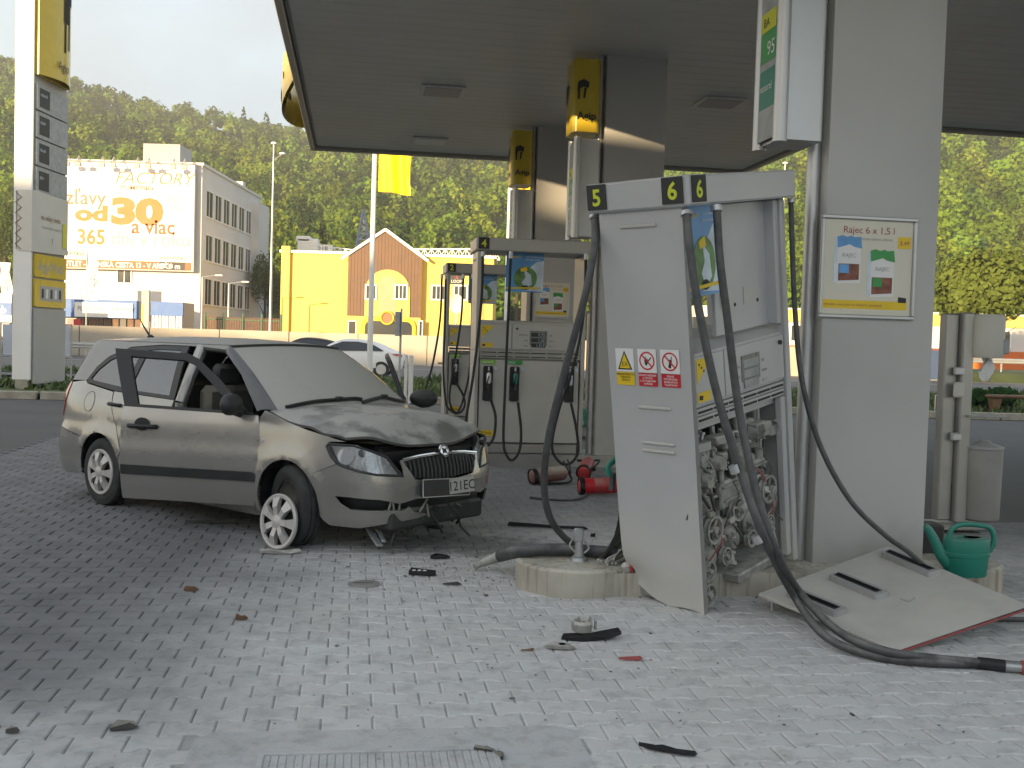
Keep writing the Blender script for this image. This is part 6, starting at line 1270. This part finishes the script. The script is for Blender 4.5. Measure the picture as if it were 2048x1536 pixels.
m = MB(); f = face_M((.29, .25, 3.3), (0, 1, 0), (0, 0, 1)); m.text('na vašej ceste', .18, f @ Matrix.Translation((0, .68, .004)), 0); m.text('Samoobslužná umyváreň', .10, f @ Matrix.Translation((.05, .48, .004)), 1); m.text('?', .2, f @ Matrix.Translation((.55, .15, .004)), 0); m.prism([(1.12, .1), (1.3, .1), (1.3, .7), (1.12, .7)], .002, .005, f, 2); m.build('print', [M['print_brown'], M['print_grey'], M['olive_yellow']], bn)
m = MB(); z = 3.25; pts = []
for i in range(12): pts.append(((-.16 if i % 2 else -.02), -.062, z+i*.12))
m.tube(pts, .010, 4); m.tube([(-.13, -.062, 3.25), (-.13, -.062, 4.6)], .008, 4); m.build('lacing', M['wood'], bn)
def board(label, px, Y, w, z0, z1, mat=None):
    b = at(px, 700, Y); r = thing('banner_stand', label, 'banner stand', (b.x, b.y, .05), 0, group='tube-framed banner stands'); m = MB()
    for x in (-w/2, w/2): m.tube([(x, 0, 0), (x, 0, z1+.05)], .025, 6)
    for z in (z0-.05, z1+.03): m.tube([(-w/2, 0, z), (w/2, 0, z)], .018, 6)
    m.build('frame', M['galv'], r); P = [[(-w/2+.05+(w-.1)*j/8, .02*math.sin(j*1.7+i), z0+(z1-z0)*i/5) for j in range(9)] for i in range(6)]; m = MB(); m.grid(P); m.grid([[(x, y+.006, z) for x, y, z in q] for q in P], flip=True); m.build('sheet', mat or M['print_pale'], r, 60); return r
M['pale_blue'] = pm('pale_blue', (.50, .54, .66), .6, 0, .05, 2)
board('pale banner on tube legs standing behind the pylon foot', 72, 27.6, 1.86, .75, 1.55, M['pale_blue']); board('pale banner stand on the verge right of the near column', 1884, 29.0, 1.0, .78, 1.60, M['pale_blue'])
# ------------------------------------------------------------------ flagpoles, lamps, posts
def flagpole(label, px, Y, h, flag=None):
    b = at(px, 740, Y); r = thing('flagpole', label, 'flagpole', (b.x, b.y, 0), group='white flagpoles'); m = MB(); m.tube([(0, 0, 0), (0, 0, h)], [.085, .055], 14); m.build('pole', M['white'], r, 50)
    m = MB(); m.lathe([(.14, 0), (.14, .04), (.1, .06)], 16); m.build('base', M['galv'], r)
    if flag:
        z1, z0, w, of = flag; f = thing('flag', label.replace('flagpole', 'pole').split(' with')[0]+' carries this yellow flag', 'flag', (b.x, b.y, 0), group='yellow flags')
        P = [[(of+.10+w*j/14*(1-.05*math.sin(i)), .12*math.sin(j*.8+i*.35)*(.3+j/14), z0+(z1-z0)*i/10-.12*(j/14)**2) for j in range(15)] for i in range(11)]; m = MB(); m.grid(P); m.grid([[(x, y+.004, z) for x, y, z in q] for q in P], flip=True); m.build('cloth', M['flag'], f, 60)
    return r
M['flag'] = pm('flag', (.85, .62, .01), .6, 0, .05, 2)
zf = lambda px, py_, Y: at(px, py_, Y).z
flagpole('tall white flagpole with the big yellow flag, left of the pumps', 739, 30, 10.2, (9.6, zf(757, 383, 30), .95, .02))
flagpole('tall white flagpole left of the far column', 1010, 31, 10, (7.4, zf(1038, 388, 31), .5, .05))
flagpole('thin white flagpole just right of the far column', 1186, 30, 10)
def street_lamp(label, px, pbase, ptop, Y, arms, lean=0):
    b = at(px, pbase, Y); h = at(px, ptop, Y).z; r = thing('street_lamp', label, 'street lamp', (b.x, b.y, 0), group='street lamps'); m = MB(); m.tube([(0, 0, 0), (0, 0, h*.45), (0, 0, h)], [.11, .05], 10); m.build('mast', M['galv'], r, 50)
    for dx, dz, rr in arms:
        m = MB(); m.tube([(0, 0, h-.3), (dx*.6, 0, h+dz*.7-.1), (dx, 0, h+dz)], .035, 6, sub=3); ar = m.build('arm', M['galv'], r, 50); m = MB(); m.lathe([(0, -.05), (rr, 0), (rr*.9, rr*.5), (0, rr*.75)], 14, Matrix.Translation((dx, 0, h+dz))); m.build('lamp_head', M['white'], ar, 50)
    return r
street_lamp('tall street lamp with two globe heads left of the canopy', 540, 665, 312, 66, ((-.0, .75, .19), (.55, .12, .2)))
def arm_lamp(label, px, pt, Y, dx):
    b = at(px, 660, Y); h = at(px, pt, Y).z; r = thing('street_lamp', label, 'street lamp', (b.x, b.y, 0), group='street lamps'); m = MB(); m.tube([(0, 0, 0), (0, 0, h)], [.08, .05], 8); m.tube([(0, 0, h), (dx, 0, h+.15)], .04, 6); m.build('mast', M['galv'], r, 50); m = MB(); m.box((dx+.25, 0, h+.16), (.6, .22, .12), b=.05); m.build('lamp_head', M['white'], r); return r
arm_lamp('short arm street lamp against the lit billboard wall', 403, 554, 80, 1.0); arm_lamp('short arm street lamp before the shaded side of the office block', 456, 567, 80, 1.0)
street_lamp('distant globe street lamp seen above the wrecked pump', 1556, 690, 330, 75, ((.0, .1, .2),))
b = at(797, 800, 27); r = thing('sign_post', 'thin grey road sign post seen edge-on beyond the car', 'sign post', (b.x, b.y, 0)); m = MB(); m.tube([(0, 0, 0), (.02, 0, 2.3)], .03, 8); m.build('post', M['galv'], r); m = MB(); m.box((-.06, 0, 1.9), (.10, .55, .62), b=.01); m.build('sign_back', M['print_grey'], r); m = MB(); m.box((-.0, 0, 1.86), (.12, .1, .05)); m.build('clamp', M['galv'], r)
b = at(815, 800, 23.5); r = thing('white_gatepost', 'short white ribbed post behind the car bonnet', 'post', (b.x, b.y, 0)); m = MB(); m.box((-.05, 0, .58), (.07, .1, 1.18), b=.01); m.box((.06, 0, .58), (.10, .1, 1.16), b=.012); m.build('post', M['white'], r); m = MB(); m.tube([(-.2, .02, .95), (1.05, .1, .93)], .012, 6); m.build('rail', M['white'], r)
# ------------------------------------------------------------------ buildings across the road
def px_box(x0, y0, x1, y1, Y): a = at(x0, y1, Y); b = at(x1, y0, Y); return a.x, b.x, a.z, b.z
def window(parent, f, x0, x1, z0, z1, nm='window', panes=2, fm=None):
    m = MB(); t = .12
    for q in (((x0+x1)/2, z0-t/2, x1-x0+2*t, t), ((x0+x1)/2, z1+t/2, x1-x0+2*t, t)): m.box((q[0], q[1], .04), (q[2], q[3], .12), f)
    for x in (x0-t/2, x1+t/2): m.box((x, (z0+z1)/2, .035), (t, z1-z0, .10), f)
    for i in range(1, panes): m.box((x0+(x1-x0)*i/panes, (z0+z1)/2, .02), (.07, z1-z0, .06), f)
    w = m.build(nm, fm or M['white'], parent); m = MB(); m.add([tuple(f @ Vector(p)) for p in ((x0, z0, .006), (x1, z0, .006), (x1, z1, .006), (x0, z1, .006))], [(0, 1, 2, 3)]); m.build('pane', M['window_dark'], w); return w
YO = 95.0; X0, X1, Z0, Z1 = px_box(85, 331, 405, 660, YO); Z0 = 0
ob = thing('office_block', 'three-storey pale office block with a giant billboard on its end wall', 'building', ((X0+X1)/2, YO, 0)); ob.matrix_world = Matrix()
m = MB(); m.box(((X0+X1)/2, YO+11, Z1/2), (X1-X0, 22, Z1)); m.build('main_wall', M['facade_white'], ob); m = MB(); m.box(((X0+X1)/2, YO+11, Z1+.1), (X1-X0+.3, 22.3, .25)); m.build('parapet', M['facade_white'], ob)
sfm = face_M((X1+.004, YO, 0), (0, 1, 0), (0, 0, 1))
for fl in range(3):
    zc = (4.2, 8.2, 12.2)[fl]
    for k in range(7): window(ob, sfm, 1.2+k*2.85, 3.3+k*2.85, zc, zc+2.3, panes=2)
m = MB(); m.box((X1+.25, YO+20, Z1*.48), (1.2, 4.5, Z1*.93)); m.build('stair_tower', M['facade_white'], ob)
a0, a1, b0, b1 = px_box(288, 290, 362, 332, YO+3); m = MB(); m.box(((a0+a1)/2, YO+4.5, (Z1+b1)/2), (a1-a0, 3.5, b1-Z1)); m.build('roof_house', M['facade_grey'], ob)
a0, a1, b0, b1 = px_box(467, 372, 489, 400, YO+20); m = MB(); m.box(((a0+a1)/2, YO+20, b1-1.2), (1.1, 1.1, 3.2)); m.build('chimney', M['facade_white'], ob)
ff = face_M((0, YO-.004, 0), (1, 0, 0), (0, 0, 1)); a0, a1, b0, b1 = px_box(236, 536, 262, 565, YO); window(ob, ff, a0, a1, b0, b1)
B0, B1, C0, C1 = px_box(112, 329, 391, 535, YO-.5)
bb = thing('billboard', 'huge white sale billboard with orange 30 percent lettering', 'billboard', ((B0+B1)/2, YO-.5, C0)); bb.matrix_world = Matrix(); bf = face_M((B0, YO-.55, C0), (1, 0, 0), (0, 0, 1)); BW, BH = B1-B0, C1-C0
m = MB(); m.box((BW/2, BH/2, -.1), (BW, BH, .2), bf); m.build('board', M['white'], bb)
def BX(x): return (x-112)/(391-112)*BW
def BY(y): return (533-y)/(533-329)*BH
m = MB(); T = lambda x, y: bf @ Matrix.Translation((BX(x), BY(y), .012))
sc = BH/206
m.text('FACTORY', 33*sc, T(228, 369), 0, shear=.3, bold=-.005, sx=1.02); m.text('PUMPING', 13*sc, T(240, 381), 1, bold=.02, sx=1.15); m.text('fashion', 13*sc, T(288, 381), 3, sx=1.1)
m.text('zľavy', 40*sc, T(130, 411), 2, bold=.012, sx=.95); m.text('od', 40*sc, T(150, 441), 0, bold=.05, sx=1.5); m.text('30', 66*sc, T(222, 444), 0, bold=.06, sx=1.5); m.text('%', 46*sc, T(334, 420), 3, bold=-.01, sx=.95)
m.text('a viac', 40*sc, T(264, 463), 4, bold=.02, sx=.95); m.text('365', 40*sc, T(154, 486), 0, bold=.03, sx=.92); m.text('dní v roku', 40*sc, T(222, 486), 3, bold=-.004, sx=.93)
m.prism([(BX(112), BY(533)), (BX(387), BY(533)), (BX(387), BY(516)), (BX(112), BY(516))], .004, .008, bf, 4); m.prism([(BX(322), BY(533)), (BX(374), BY(533)), (BX(374), BY(516)), (BX(322), BY(516))], .008, .011, bf, 5)
m.text('OUTLET - ŽILINSKÁ CESTA 13 - V AREÁLI', 14*sc, T(118, 529), 6, bold=.02, sx=.86); m.text('100 m', 14*sc, T(327, 529), 6, bold=.02)
m.prism([(BX(128), BY(509)), (BX(170), BY(509)), (BX(170), BY(501)), (BX(128), BY(501))], .004, .008, bf, 5); m.text('RESERVED', 9*sc, T(131, 508), 6, sx=1.0); m.text('promo2stars', 10*sc, T(322, 511), 5, bold=.02)
m.build('print', [M['orange_print'], M['brown_print'], M['brown_print'], pm('pale_print', (.55, .36, .25), .6, 0, .05, 1), pm('rust_print', (.60, .10, .03), .6, 0, .05, 1), M['ink'], M['white']], bb)
m = MB(); m.tube([tuple(bf @ Vector(p)) for p in ((0, 0, .05), (BW, 0, .05), (BW, BH, .05), (0, BH, .05), (0, 0, .05))], .09, 4); m.build('frame', M['facade_grey'], bb)
for x in (138, 160, 208, 230, 278, 300, 350, 372):
    m = MB(); p = Vector((BX(x), BH, 0)); m.tube([tuple(bf @ (p+Vector(q))) for q in ((0, .1, 0), (.1, .35, .6), (.25, .0, 1.3), (.3, -.35, 1.4))], .05, 5); m.box((.3, -.5, 1.4), (.5, .35, .3), bf @ Matrix.Translation(p)); m.build('flood_lamp', M['facade_grey'], bb)
# low shop with blue fascia
YS = 86.0; S0_, S1_, _, _ = px_box(60, 600, 278, 672, YS); zt = zf(200, 600, YS)
sp = thing('roofing_shop', 'low shop with blue fascia and white lettered sign under the billboard', 'building', ((S0_+S1_)/2, YS, 0)); sp.matrix_world = Matrix(); z1 = zf(200, 636, YS)
m = MB(); m.box(((S0_+S1_)/2, YS+3, zt/2), (S1_-S0_, 6, zt-.02)); m.build('main_wall', M['facade_grey'], sp); m = MB(); m.box(((S0_+S1_)/2, YS-.2, (zt+z1)/2), (S1_-S0_, .5, zt-z1), b=.03); m.build('fascia', M['blue'], sp)
a0, a1, b0, b1 = px_box(149, 607, 266, 633, YS-.5); m = MB(); f = face_M((a0, YS-.49, b0), (1, 0, 0), (0, 0, 1)); m.prism([(0, 0), (a1-a0, 0), (a1-a0, b1-b0), (0, b1-b0)], 0, .05, f, 0); m.text('PLECHOVÉ', .52, f @ Matrix.Translation((.25, .5, .055)), 1, sx=.85); m.text('KRYTINY', .52, f @ Matrix.Translation((3.05, .5, .055)), 1, sx=.85); m.text('predaj', .3, f @ Matrix.Translation((3.3, .12, .055)), 1); m.build('sign', [M['white'], M['ink']], sp)
for i, x in enumerate(np.linspace(135, 270, 10)):
    a0, a1, b0, b1 = px_box(x, 638, x+12.5, 680, YS-.1); m = MB(); m.box(((a0+a1)/2, YS-.1, b1/2), (a1-a0, .1, b1)); m.build('shutter', (M['red'], M['red'], M['timber'], M['wood'], M['wood'], M['timber'], M['wood'], M['black'], M['wood'], M['timber'])[i], sp)
sh2 = thing('blue_kiosk', 'blue and grey corrugated kiosk right of the info totem', 'kiosk', M=Matrix()); a0, a1, b0, b1 = px_box(303, 605, 366, 672, 84); zz = zf(330, 632, 84)
m = MB(); m.box(((a0+a1)/2, 85.5, b1/2), (a1-a0, 3, b1)); m.build('main_wall', M['facade_grey'], sh2); m = MB(); m.box(((a0+a1)/2, 83.95, (b1+zz)/2), (a1-a0+.1, .2, b1-zz)); m.build('fascia', M['blue'], sh2)
for k in range(9): m = MB(); m.box((a0+(k+.5)*(a1-a0)/9, 83.96, zz/2), ((a1-a0)/9*.6, .08, zz)); m.build('corrugation', M['galv'], sh2)
a0, a1, b0, b1 = px_box(283, 580, 300, 668, 72); r = thing('info_totem', 'grey and yellow information totem before the billboard building', 'totem', ((a0+a1)/2, 72, 0)); w = a1-a0; m = MB(); m.box((0, 0, b1/2+.6), (w, .25, b1-1.2), b=.03); m.build('panel', M['facade_grey'], r); m = MB(); m.box((-w*.35, -.13, b1*.62), (w*.22, .03, b1*.3)); m.build('yellow_stripe', M['sign_yellow'], r)
for x in (-w*.5, w*.5): m = MB(); m.tube([(x, 0, 0), (x, 0, 2.2)], .06, 6); m.build('leg', M['white'], r)
r = thing('wall_sign', 'white framed sign board at the left foot of the billboard building', 'sign', M=Matrix()); a0, a1, b0, b1 = px_box(118, 546, 170, 584, 88); f = face_M((a0, 88, b0), (1, 0, 0), (0, 0, 1)); m = MB(); m.prism([(0, 0), (a1-a0, 0), (a1-a0, b1-b0), (0, b1-b0)], 0, .1, f, 0); m.text('VANY KÁREL', .36, f @ Matrix.Translation((.12, .2, .105)), 1, sx=.95); m.build('panel', [M['white'], M['ink']], r)
for x in (.3, a1-a0-.3): m = MB(); m.tube([tuple(f @ Vector((x, 0, .05))), tuple(f @ Vector((x, -b0, .05)))], .06, 6); m.build('leg', M['galv'], r)
def beach_flag(label, px, y0, y1, Y):
    b = at(px, 660, Y); z0, z1 = zf(px, y1, Y), zf(px, y0, Y); r = thing('beach_flag', label, 'banner flag', (b.x, b.y, 0), group='tall banner flags'); P = [[(-.42+.84*j/5+.1*math.sin(i*.6), .08*math.sin(i+j), z0+(z1-z0)*i/9) for j in range(6)] for i in range(10)]; m = MB(); m.grid(P); m.grid([[(x, y+.01, z) for x, y, z in q] for q in P], flip=True); m.build('cloth', M['white'], r, 60); m = MB(); m.tube([(-.45, 0, 0), (-.45, 0, z1+.1)], .04, 6); m.build('pole', M['galv'], r)
    m = MB(); m.text('FABIO', .75, Matrix.Translation((.3, -.12, z0+.5)) @ Matrix.Rotation(R(90), 4, 'X') @ Matrix.Rotation(R(90), 4, 'Z')); m.build('print', M['print_grey'], r); return r
beach_flag('tall white banner flag standing before the billboard wall', 184, 500, 600, 80); beach_flag('tall white banner flag at the very left edge', 10, 525, 605, 80)
r = thing('blue_sign', 'blue and white lettered sign cut by the left edge', 'sign', M=Matrix()); a0, a1, b0, b1 = px_box(-60, 606, 23, 628, 78); f = face_M((a0, 78, b0), (1, 0, 0), (0, 0, 1)); m = MB(); m.prism([(0, -1.6), (a1-a0, -1.6), (a1-a0, 1.6), (0, 1.6)], -.1, 0, f, 0); m.prism([(0, 0), (a1-a0, 0), (a1-a0, b1-b0), (0, b1-b0)], 0, .03, f, 1); m.text('fab', .75, f @ Matrix.Translation((a1-a0-1.25, .15, .035)), 0, bold=.03); m.build('panel', [M['white'], M['blue']], r)
# palisade fence
fe = thing('palisade_fence', 'green and tan slatted fence with gate left of the yellow building', 'fence'); Yf = 78; a0, a1, b0, b1 = px_box(410, 637, 562, 668, Yf); n = 46; f0 = None
for i in range(n):
    if f0 is None: m = MB(); m.box((0, 0, b1/2), ((a1-a0)/n*.62, .04, b1), b=.01); o = f0 = m.build('slat', M['wood'], fe)
    else: o = f0.copy(); COL.objects.link(o); o.parent = fe
    o.location = (a0+(i+.5)*(a1-a0)/n, Yf, 0)
for i in range(5): m = MB(); m.box((a0+(a1-a0)*i/4, Yf-.06, b1/2+.15), (.12, .12, b1+.3), b=.01); m.build('post', M['fence_green'], fe)
for z in (.4, b1-.2): m = MB(); m.box(((a0+a1)/2, Yf-.03, z), (a1-a0, .05, .08)); m.build('rail', M['fence_green'], fe)
# yellow building with the wooden gable
YB = 88.0; yb = thing('yellow_building', 'bright yellow hall with brown wooden gable and arched entrance', 'building', M=Matrix())
a0, a1, _, zt = px_box(561, 517, 988, 680, YB); m = MB(); m.box(((a0+a1)/2, YB+8, zt/2), (a1-a0, 16, zt)); m.build('main_wall', M['facade_yellow'], yb); m = MB(); m.box(((a0+a1)/2, YB+8, zt+.08), (a1-a0+.4, 16.4, .22)); m.build('parapet', M['white'], yb)
m = MB(); m.box((a0+.35, YB-.1, zt/2+.25), (.7, .5, zt+.5)); m.build('corner_pier', M['facade_yellow'], yb)
yf = face_M((0, YB-.7, 0), (1, 0, 0), (0, 0, 1)); g0, g1 = at(697, 600, YB).x, at(843, 600, YB).x; gc = (g0+g1)/2; zpk = zf(774, 462, YB); zev = zf(774, 514, YB); zbt = zf(774, 634, YB)
m = MB(); m.prism([(g0, 0), (g1, 0), (g1, zev), (gc, zpk), (g0, zev)], -.7, 0, yf); m.build('gable_wall', M['facade_yellow'], yb)
for i in range(22):
    x0, x1 = g0+(g1-g0)*i/22+.012, g0+(g1-g0)*(i+1)/22-.012; tz = lambda x: zev+(zpk-zev)*(1-abs(x-gc)/((g1-g0)/2)); pts = [(x0, zbt), (x1, zbt), (x1, tz(x1))]+([(gc, zpk)] if x0 < gc < x1 else [])+[(x0, tz(x0))]; m = MB(); m.prism(pts, .0, .05+.02*(i % 3 == 0), yf); m.build('plank', M['timber'], yb)
for s in (-1, 1): m = MB(); e = Vector((gc+s*((g1-g0)/2+.9), 0, 0)); m.tube([tuple(yf @ Vector((gc, zpk+.05, .1))), tuple(yf @ Vector((gc+s*((g1-g0)/2+.55), zev-.3, .1)))], .16, 4); m.build('barge_board', M['white'], yb)
def PXB(x, y): p = at(x, y, YB-.8); return p.x, p.z
def arch(x0, x1, ytop, ybot, d0, d1, mat, nm):
    (ax, az), (bx_, bz) = PXB(x0, ybot), PXB(x1, ybot); r_ = (bx_-ax)/2; zt_ = PXB(x0, ytop)[1]; m = MB(); m.prism([(ax, az), (bx_, az)]+[((ax+bx_)/2+r_*math.cos(R(t)), zt_-r_+r_*math.sin(R(t))) for t in range(0, 181, 9)], d0, d1, yf); return m.build(nm, mat, yb)
arch(729, 819, 538, 632, .05, .16, M['facade_yellow'], 'arch_panel'); arch(758, 791, 551, 632, .16, .19, pm('tan_plaster', (.50, .33, .20), .8, 0, .05, 1), 'arch_niche')
for x0, x1 in ((733, 752), (791, 813), (863, 888), (908, 932)):
    (p, q), (s, t_) = PXB(x0, 597), PXB(x1, 572); window(yb, yf @ Matrix.Translation((0, 0, .2 if x0 < 850 else -.69)), p, s, q, t_, panes=3)
(p, q), (s, t_) = PXB(722, 690), PXB(832, 637); m = MB(); m.prism(rrect(p, -.05, s, t_, .7), .0, .20, yf); m.build('entrance_surround', M['sign_yellow'], yb); m = MB(); m.prism(rrect(p+.3, -.02, s-.3, t_-.3, .5), .20, .22, yf); m.build('entrance_glass', M['window_dark'], yb)
cx, cz = PXB(775, 636); m = MB(); m.tube([tuple(yf @ Vector((cx+.52*math.cos(t), cz+.52*math.sin(t), .3))) for t in np.linspace(0, 6.283, 25)], .08, 6); m.build('ring_emblem', M['sign_yellow'], yb); m = MB(); m.prism(disc(cx, cz, .48, 20), .23, .26, yf); m.build('ring_disc', M['brown_print'], yb)
for x0, x1 in ((695, 713), (836, 846)):
    (p, q), (s, t_) = PXB(x0, 680), PXB(x1, 641); m = MB(); m.prism([(p, 0), (s, 0), (s, t_), (p, t_)], .05, .1, yf, 0); m.prism([(p+.08, .1), (s-.08, .1), (s-.08, t_-.08), (p+.08, t_-.08)], .1, .11, yf, 1); m.build('side_door', [M['white'], M['window_dark']], yb)
(p, q), (s, t_) = PXB(899, 567), PXB(926, 548); m = MB(); m.prism([(p, q), (s, q), (s, t_), (p, t_)], -.68, -.55, yf, 0); m.text('LOOM', .34, yf @ Matrix.Translation((p+.08, q+.12, -.54)), 1); m.prism([(p+.45, t_-.35), (p+.65, t_-.35), (p+.55, t_-.1)], -.55, -.54, yf, 2); m.build('black_sign', [M['ink'], M['white'], M['red']], yb)
for x0, x1 in ((578, 594), (634, 668)):
    pass
b = at(913, 618, 58); r = thing('satellite_dish', 'pale oval dish on a post seen past pump two', 'dish', (b.x, b.y, 0)); m = MB(); q = Matrix.Translation((0, 0, b.z+.3)) @ Matrix.Rotation(R(96), 4, 'X') @ Matrix.Diagonal((.40, .52, .5, 1)); m.lathe([(0, .0), (.5, .06), (.85, .18), (1.0, .28), (1.0, .32), (.5, .1), (0, .04)], 28, q); m.build('bowl', M['offwhite'], r, 50); m = MB(); m.tube([(0, .05, 0), (0, .05, b.z+.3)], .05, 8); m.build('post', M['galv'], r)
# tower crane boom behind the gable
cr = thing('tower_crane', 'white lattice crane boom and blue mast behind the gable', 'crane', M=Matrix()); Yc = 112
def truss(name, x0, y0, x1, y1, hh, mat, n, rad=.07):
    A_, B_ = at(x0, y0, Yc), at(x1, y1, Yc); m = MB(); d = (B_-A_)/n
    tops = [A_+d*i+Vector((0, .4, hh)) for i in range(n+1)]; l = [A_+d*i for i in range(n+1)]; q = [A_+d*i+Vector((0, .8, 0)) for i in range(n+1)]
    for L_ in (tops, l, q): m.tube([L_[0], L_[-1]], rad, 5)
    for i in range(n):
        m.tube([l[i], tops[i]], rad*.6, 4); m.tube([l[i], tops[i+1]], rad*.6, 4); m.tube([tops[i], l[i+1]], rad*.6, 4)
    return m.build(name, mat, cr)
truss('counter_boom', 622, 506, 724, 520, .95, M['white'], 9); truss('boom', 724, 520, 1000, 519, 1.15, M['white'], 20, .09)
p = at(617, 494, Yc); m = MB(); m.box((p.x, p.y, p.z), (2.2, 1.2, 1.7), b=.1); m.box((p.x-.5, p.y, p.z+.8), (1.5, 1.2, .6), b=.1); m.build('counterweight', M['white'], cr); p = at(648, 498, Yc); m = MB(); m.box((p.x, p.y-.2, p.z), (1.9, .15, .9)); m.text('218', .7, face_M((p.x-.6, p.y-.28, p.z-.25), (1, 0, 0), (0, 0, 1)), 1); m.build('name_board', [M['white'], M['ink']], cr)
m = MB(); tp = at(727, 418, Yc); bs = [at(x, 515, Yc+dy) for x, dy in ((708, 0), (746, 0), (714, 1.5), (740, 1.5))]
for q in bs: m.tube([q, tp], .11, 5)
for i in range(1, 7):
    f = i/8; P = [q.lerp(tp, f) for q in bs]
    for a, b in ((0, 1), (1, 3), (3, 2), (2, 0)): m.tube([P[a], P[b]], .06, 4); m.tube([P[a], bs[b].lerp(tp, f+.12)], .05, 4)
m.build('mast_head', M['crane_blue'], cr); m = MB(); m.tube([tp, at(860, 498, Yc)], .03, 4); m.tube([tp, at(640, 500, Yc)], .03, 4); m.build('tie_rope', M['ink'], cr)
p = at(727, 520, Yc); m = MB()
for dx in (-.8, .8):
    for dy in (0, 1.6): m.tube([(p.x+dx, p.y+dy, 0), (p.x+dx, p.y+dy, p.z)], .1, 5)
m.build('tower', M['crane_blue'], cr)
# hall at right, bench, small things on the right verge
hb = thing('roadside_hall', 'low white hall with yellow and orange bands at right across the road', 'building', M=Matrix()); a0 = at(1390, 700, 90).x; a1 = at(2150, 700, 90).x
m = MB(); m.box(((a0+a1)/2, 95, 2.6), (a1-a0, 9, 5.2)); m.build('main_wall', M['facade_white'], hb); m = MB(); m.box(((a0+a1)/2, 90.4, 1.0), (a1-a0+.2, .3, 2.0)); m.build('orange_plinth', M['orange_print'], hb); m = MB(); m.box(((a0+a1)/2+2, 90.4, 4.55), (a1-a0-4, .3, 1.0)); m.build('yellow_band', M['facade_yellow'], hb)
hf = face_M((a0, 90.48, 0), (1, 0, 0), (0, 0, 1))
for k in range(9): window(hb, hf, 1.5+k*3.4, 3.3+k*3.4, 2.4, 3.7)
b = at(2015, 815, 27.5); r = thing('log_bench', 'rough wooden log bench on the right verge', 'bench', (b.x, b.y, .06), .05); m = MB(); m.box((.3, 0, .42), (1.7, .34, .09), b=.03); m.build('seat', M['wood'], r)
for x in (-.35, .95): m = MB(); m.add([(x-.16, -.1, .40), (x+.16, -.1, .40), (x+.06, -.1, 0), (x-.06, -.1, 0), (x-.16, .1, .40), (x+.16, .1, .40), (x+.06, .1, 0), (x-.06, .1, 0)], [(0, 3, 2, 1), (4, 5, 6, 7), (0, 4, 7, 3), (1, 2, 6, 5), (0, 1, 5, 4)]); m.build('leg', M['wood'], r)
b = at(1884, 808, 27); r = thing('small_rack', 'little red and white rack on the grass right of the near column', 'rack', (b.x, b.y, .06)); m = MB()
for x in (-.18, 0, .18): m.tube([(x, 0, 0), (x, 0, .42)], .012, 6)
m.tube([(-.18, 0, .42), (.18, 0, .42)], .012, 6); m.build('frame', M['white'], r); m = MB(); m.box((.1, .03, .3), (.16, .03, .10)); m.box((-.1, .03, .2), (.14, .03, .12)); m.build('red_plate', M['red'], r)
b = at(1985, 800, 29.5); r = thing('shrub', 'low dark green shrub on the right verge behind the washing stand', 'shrub', (b.x-.2, b.y, .05)); V, c = crown_cards(0, 0, -.25, 1.0, .95, 700, .09, False, (.03, .07, .02)); cards_mesh('foliage', [(V, c)], r); m = MB(); m.tube([(0, 0, 0), (0, 0, .4)], .03, 6); m.build('stem', M['bark'], r)
# ------------------------------------------------------------------ unseen blocks added behind the camera, sized to shade the forecourt, pylon and road
SW = Vector((math.sin(SUN_AZ), math.cos(SUN_AZ), 0)); SV = Vector((-SW.y, SW.x, 0)); MS = Matrix((SW, SV, UP)).transposed().to_4x4()
tel = math.tan(SUN_EL)
def shade_block(name, label, w, v0, v1, top0, depth, mat):
    r = thing(name, label, 'building', M=Matrix()); H = top0+tel*(-w); m = MB(); m.box((w-depth/2, (v0+v1)/2, H/2), (depth, v1-v0, H), MS); m.build('main_wall', mat, r); f = MS @ face_M((w+.004, v0, 0), (0, 1, 0), (0, 0, 1)); n = max(2, int((v1-v0)/4))
    for i in range(n): window(r, f, (v1-v0)*(i+.25)/n, (v1-v0)*(i+.75)/n, .9, 3.0)
    return r
shade_block('near_shade_block', 'unseen block added behind the camera to shade the forecourt', -26, -40, 8.6, 5.72, 10, M['facade_white'])
shade_block('far_shade_block', 'long unseen block added behind the camera to shade the pylon and road', -60, 8.2, 75, 7.1, 15, M['facade_grey'])

# ------------------------------------------------------------------ evening haze in the valley
hz = MB(); hz.box((0, 330, 120), (1400, 1000, 242)); ho = hz.build('haze', M['white']); ho['kind'] = 'stuff'; ho['label'] = 'thin pale evening haze in the valley air'
hm = bpy.data.materials.new('haze'); hm.use_nodes = True; hn = hm.node_tree.nodes; hn.remove(hn['Principled BSDF']); pvn = hn.new('ShaderNodeVolumePrincipled'); pvn.inputs['Color'].default_value = (.97, .95, .90, 1); pvn.inputs['Density'].default_value = .0007; pvn.inputs['Anisotropy'].default_value = .2
hm.node_tree.links.new(pvn.outputs[0], hn['Material Output'].inputs['Volume']); ho.data.materials.clear(); ho.data.materials.append(hm)
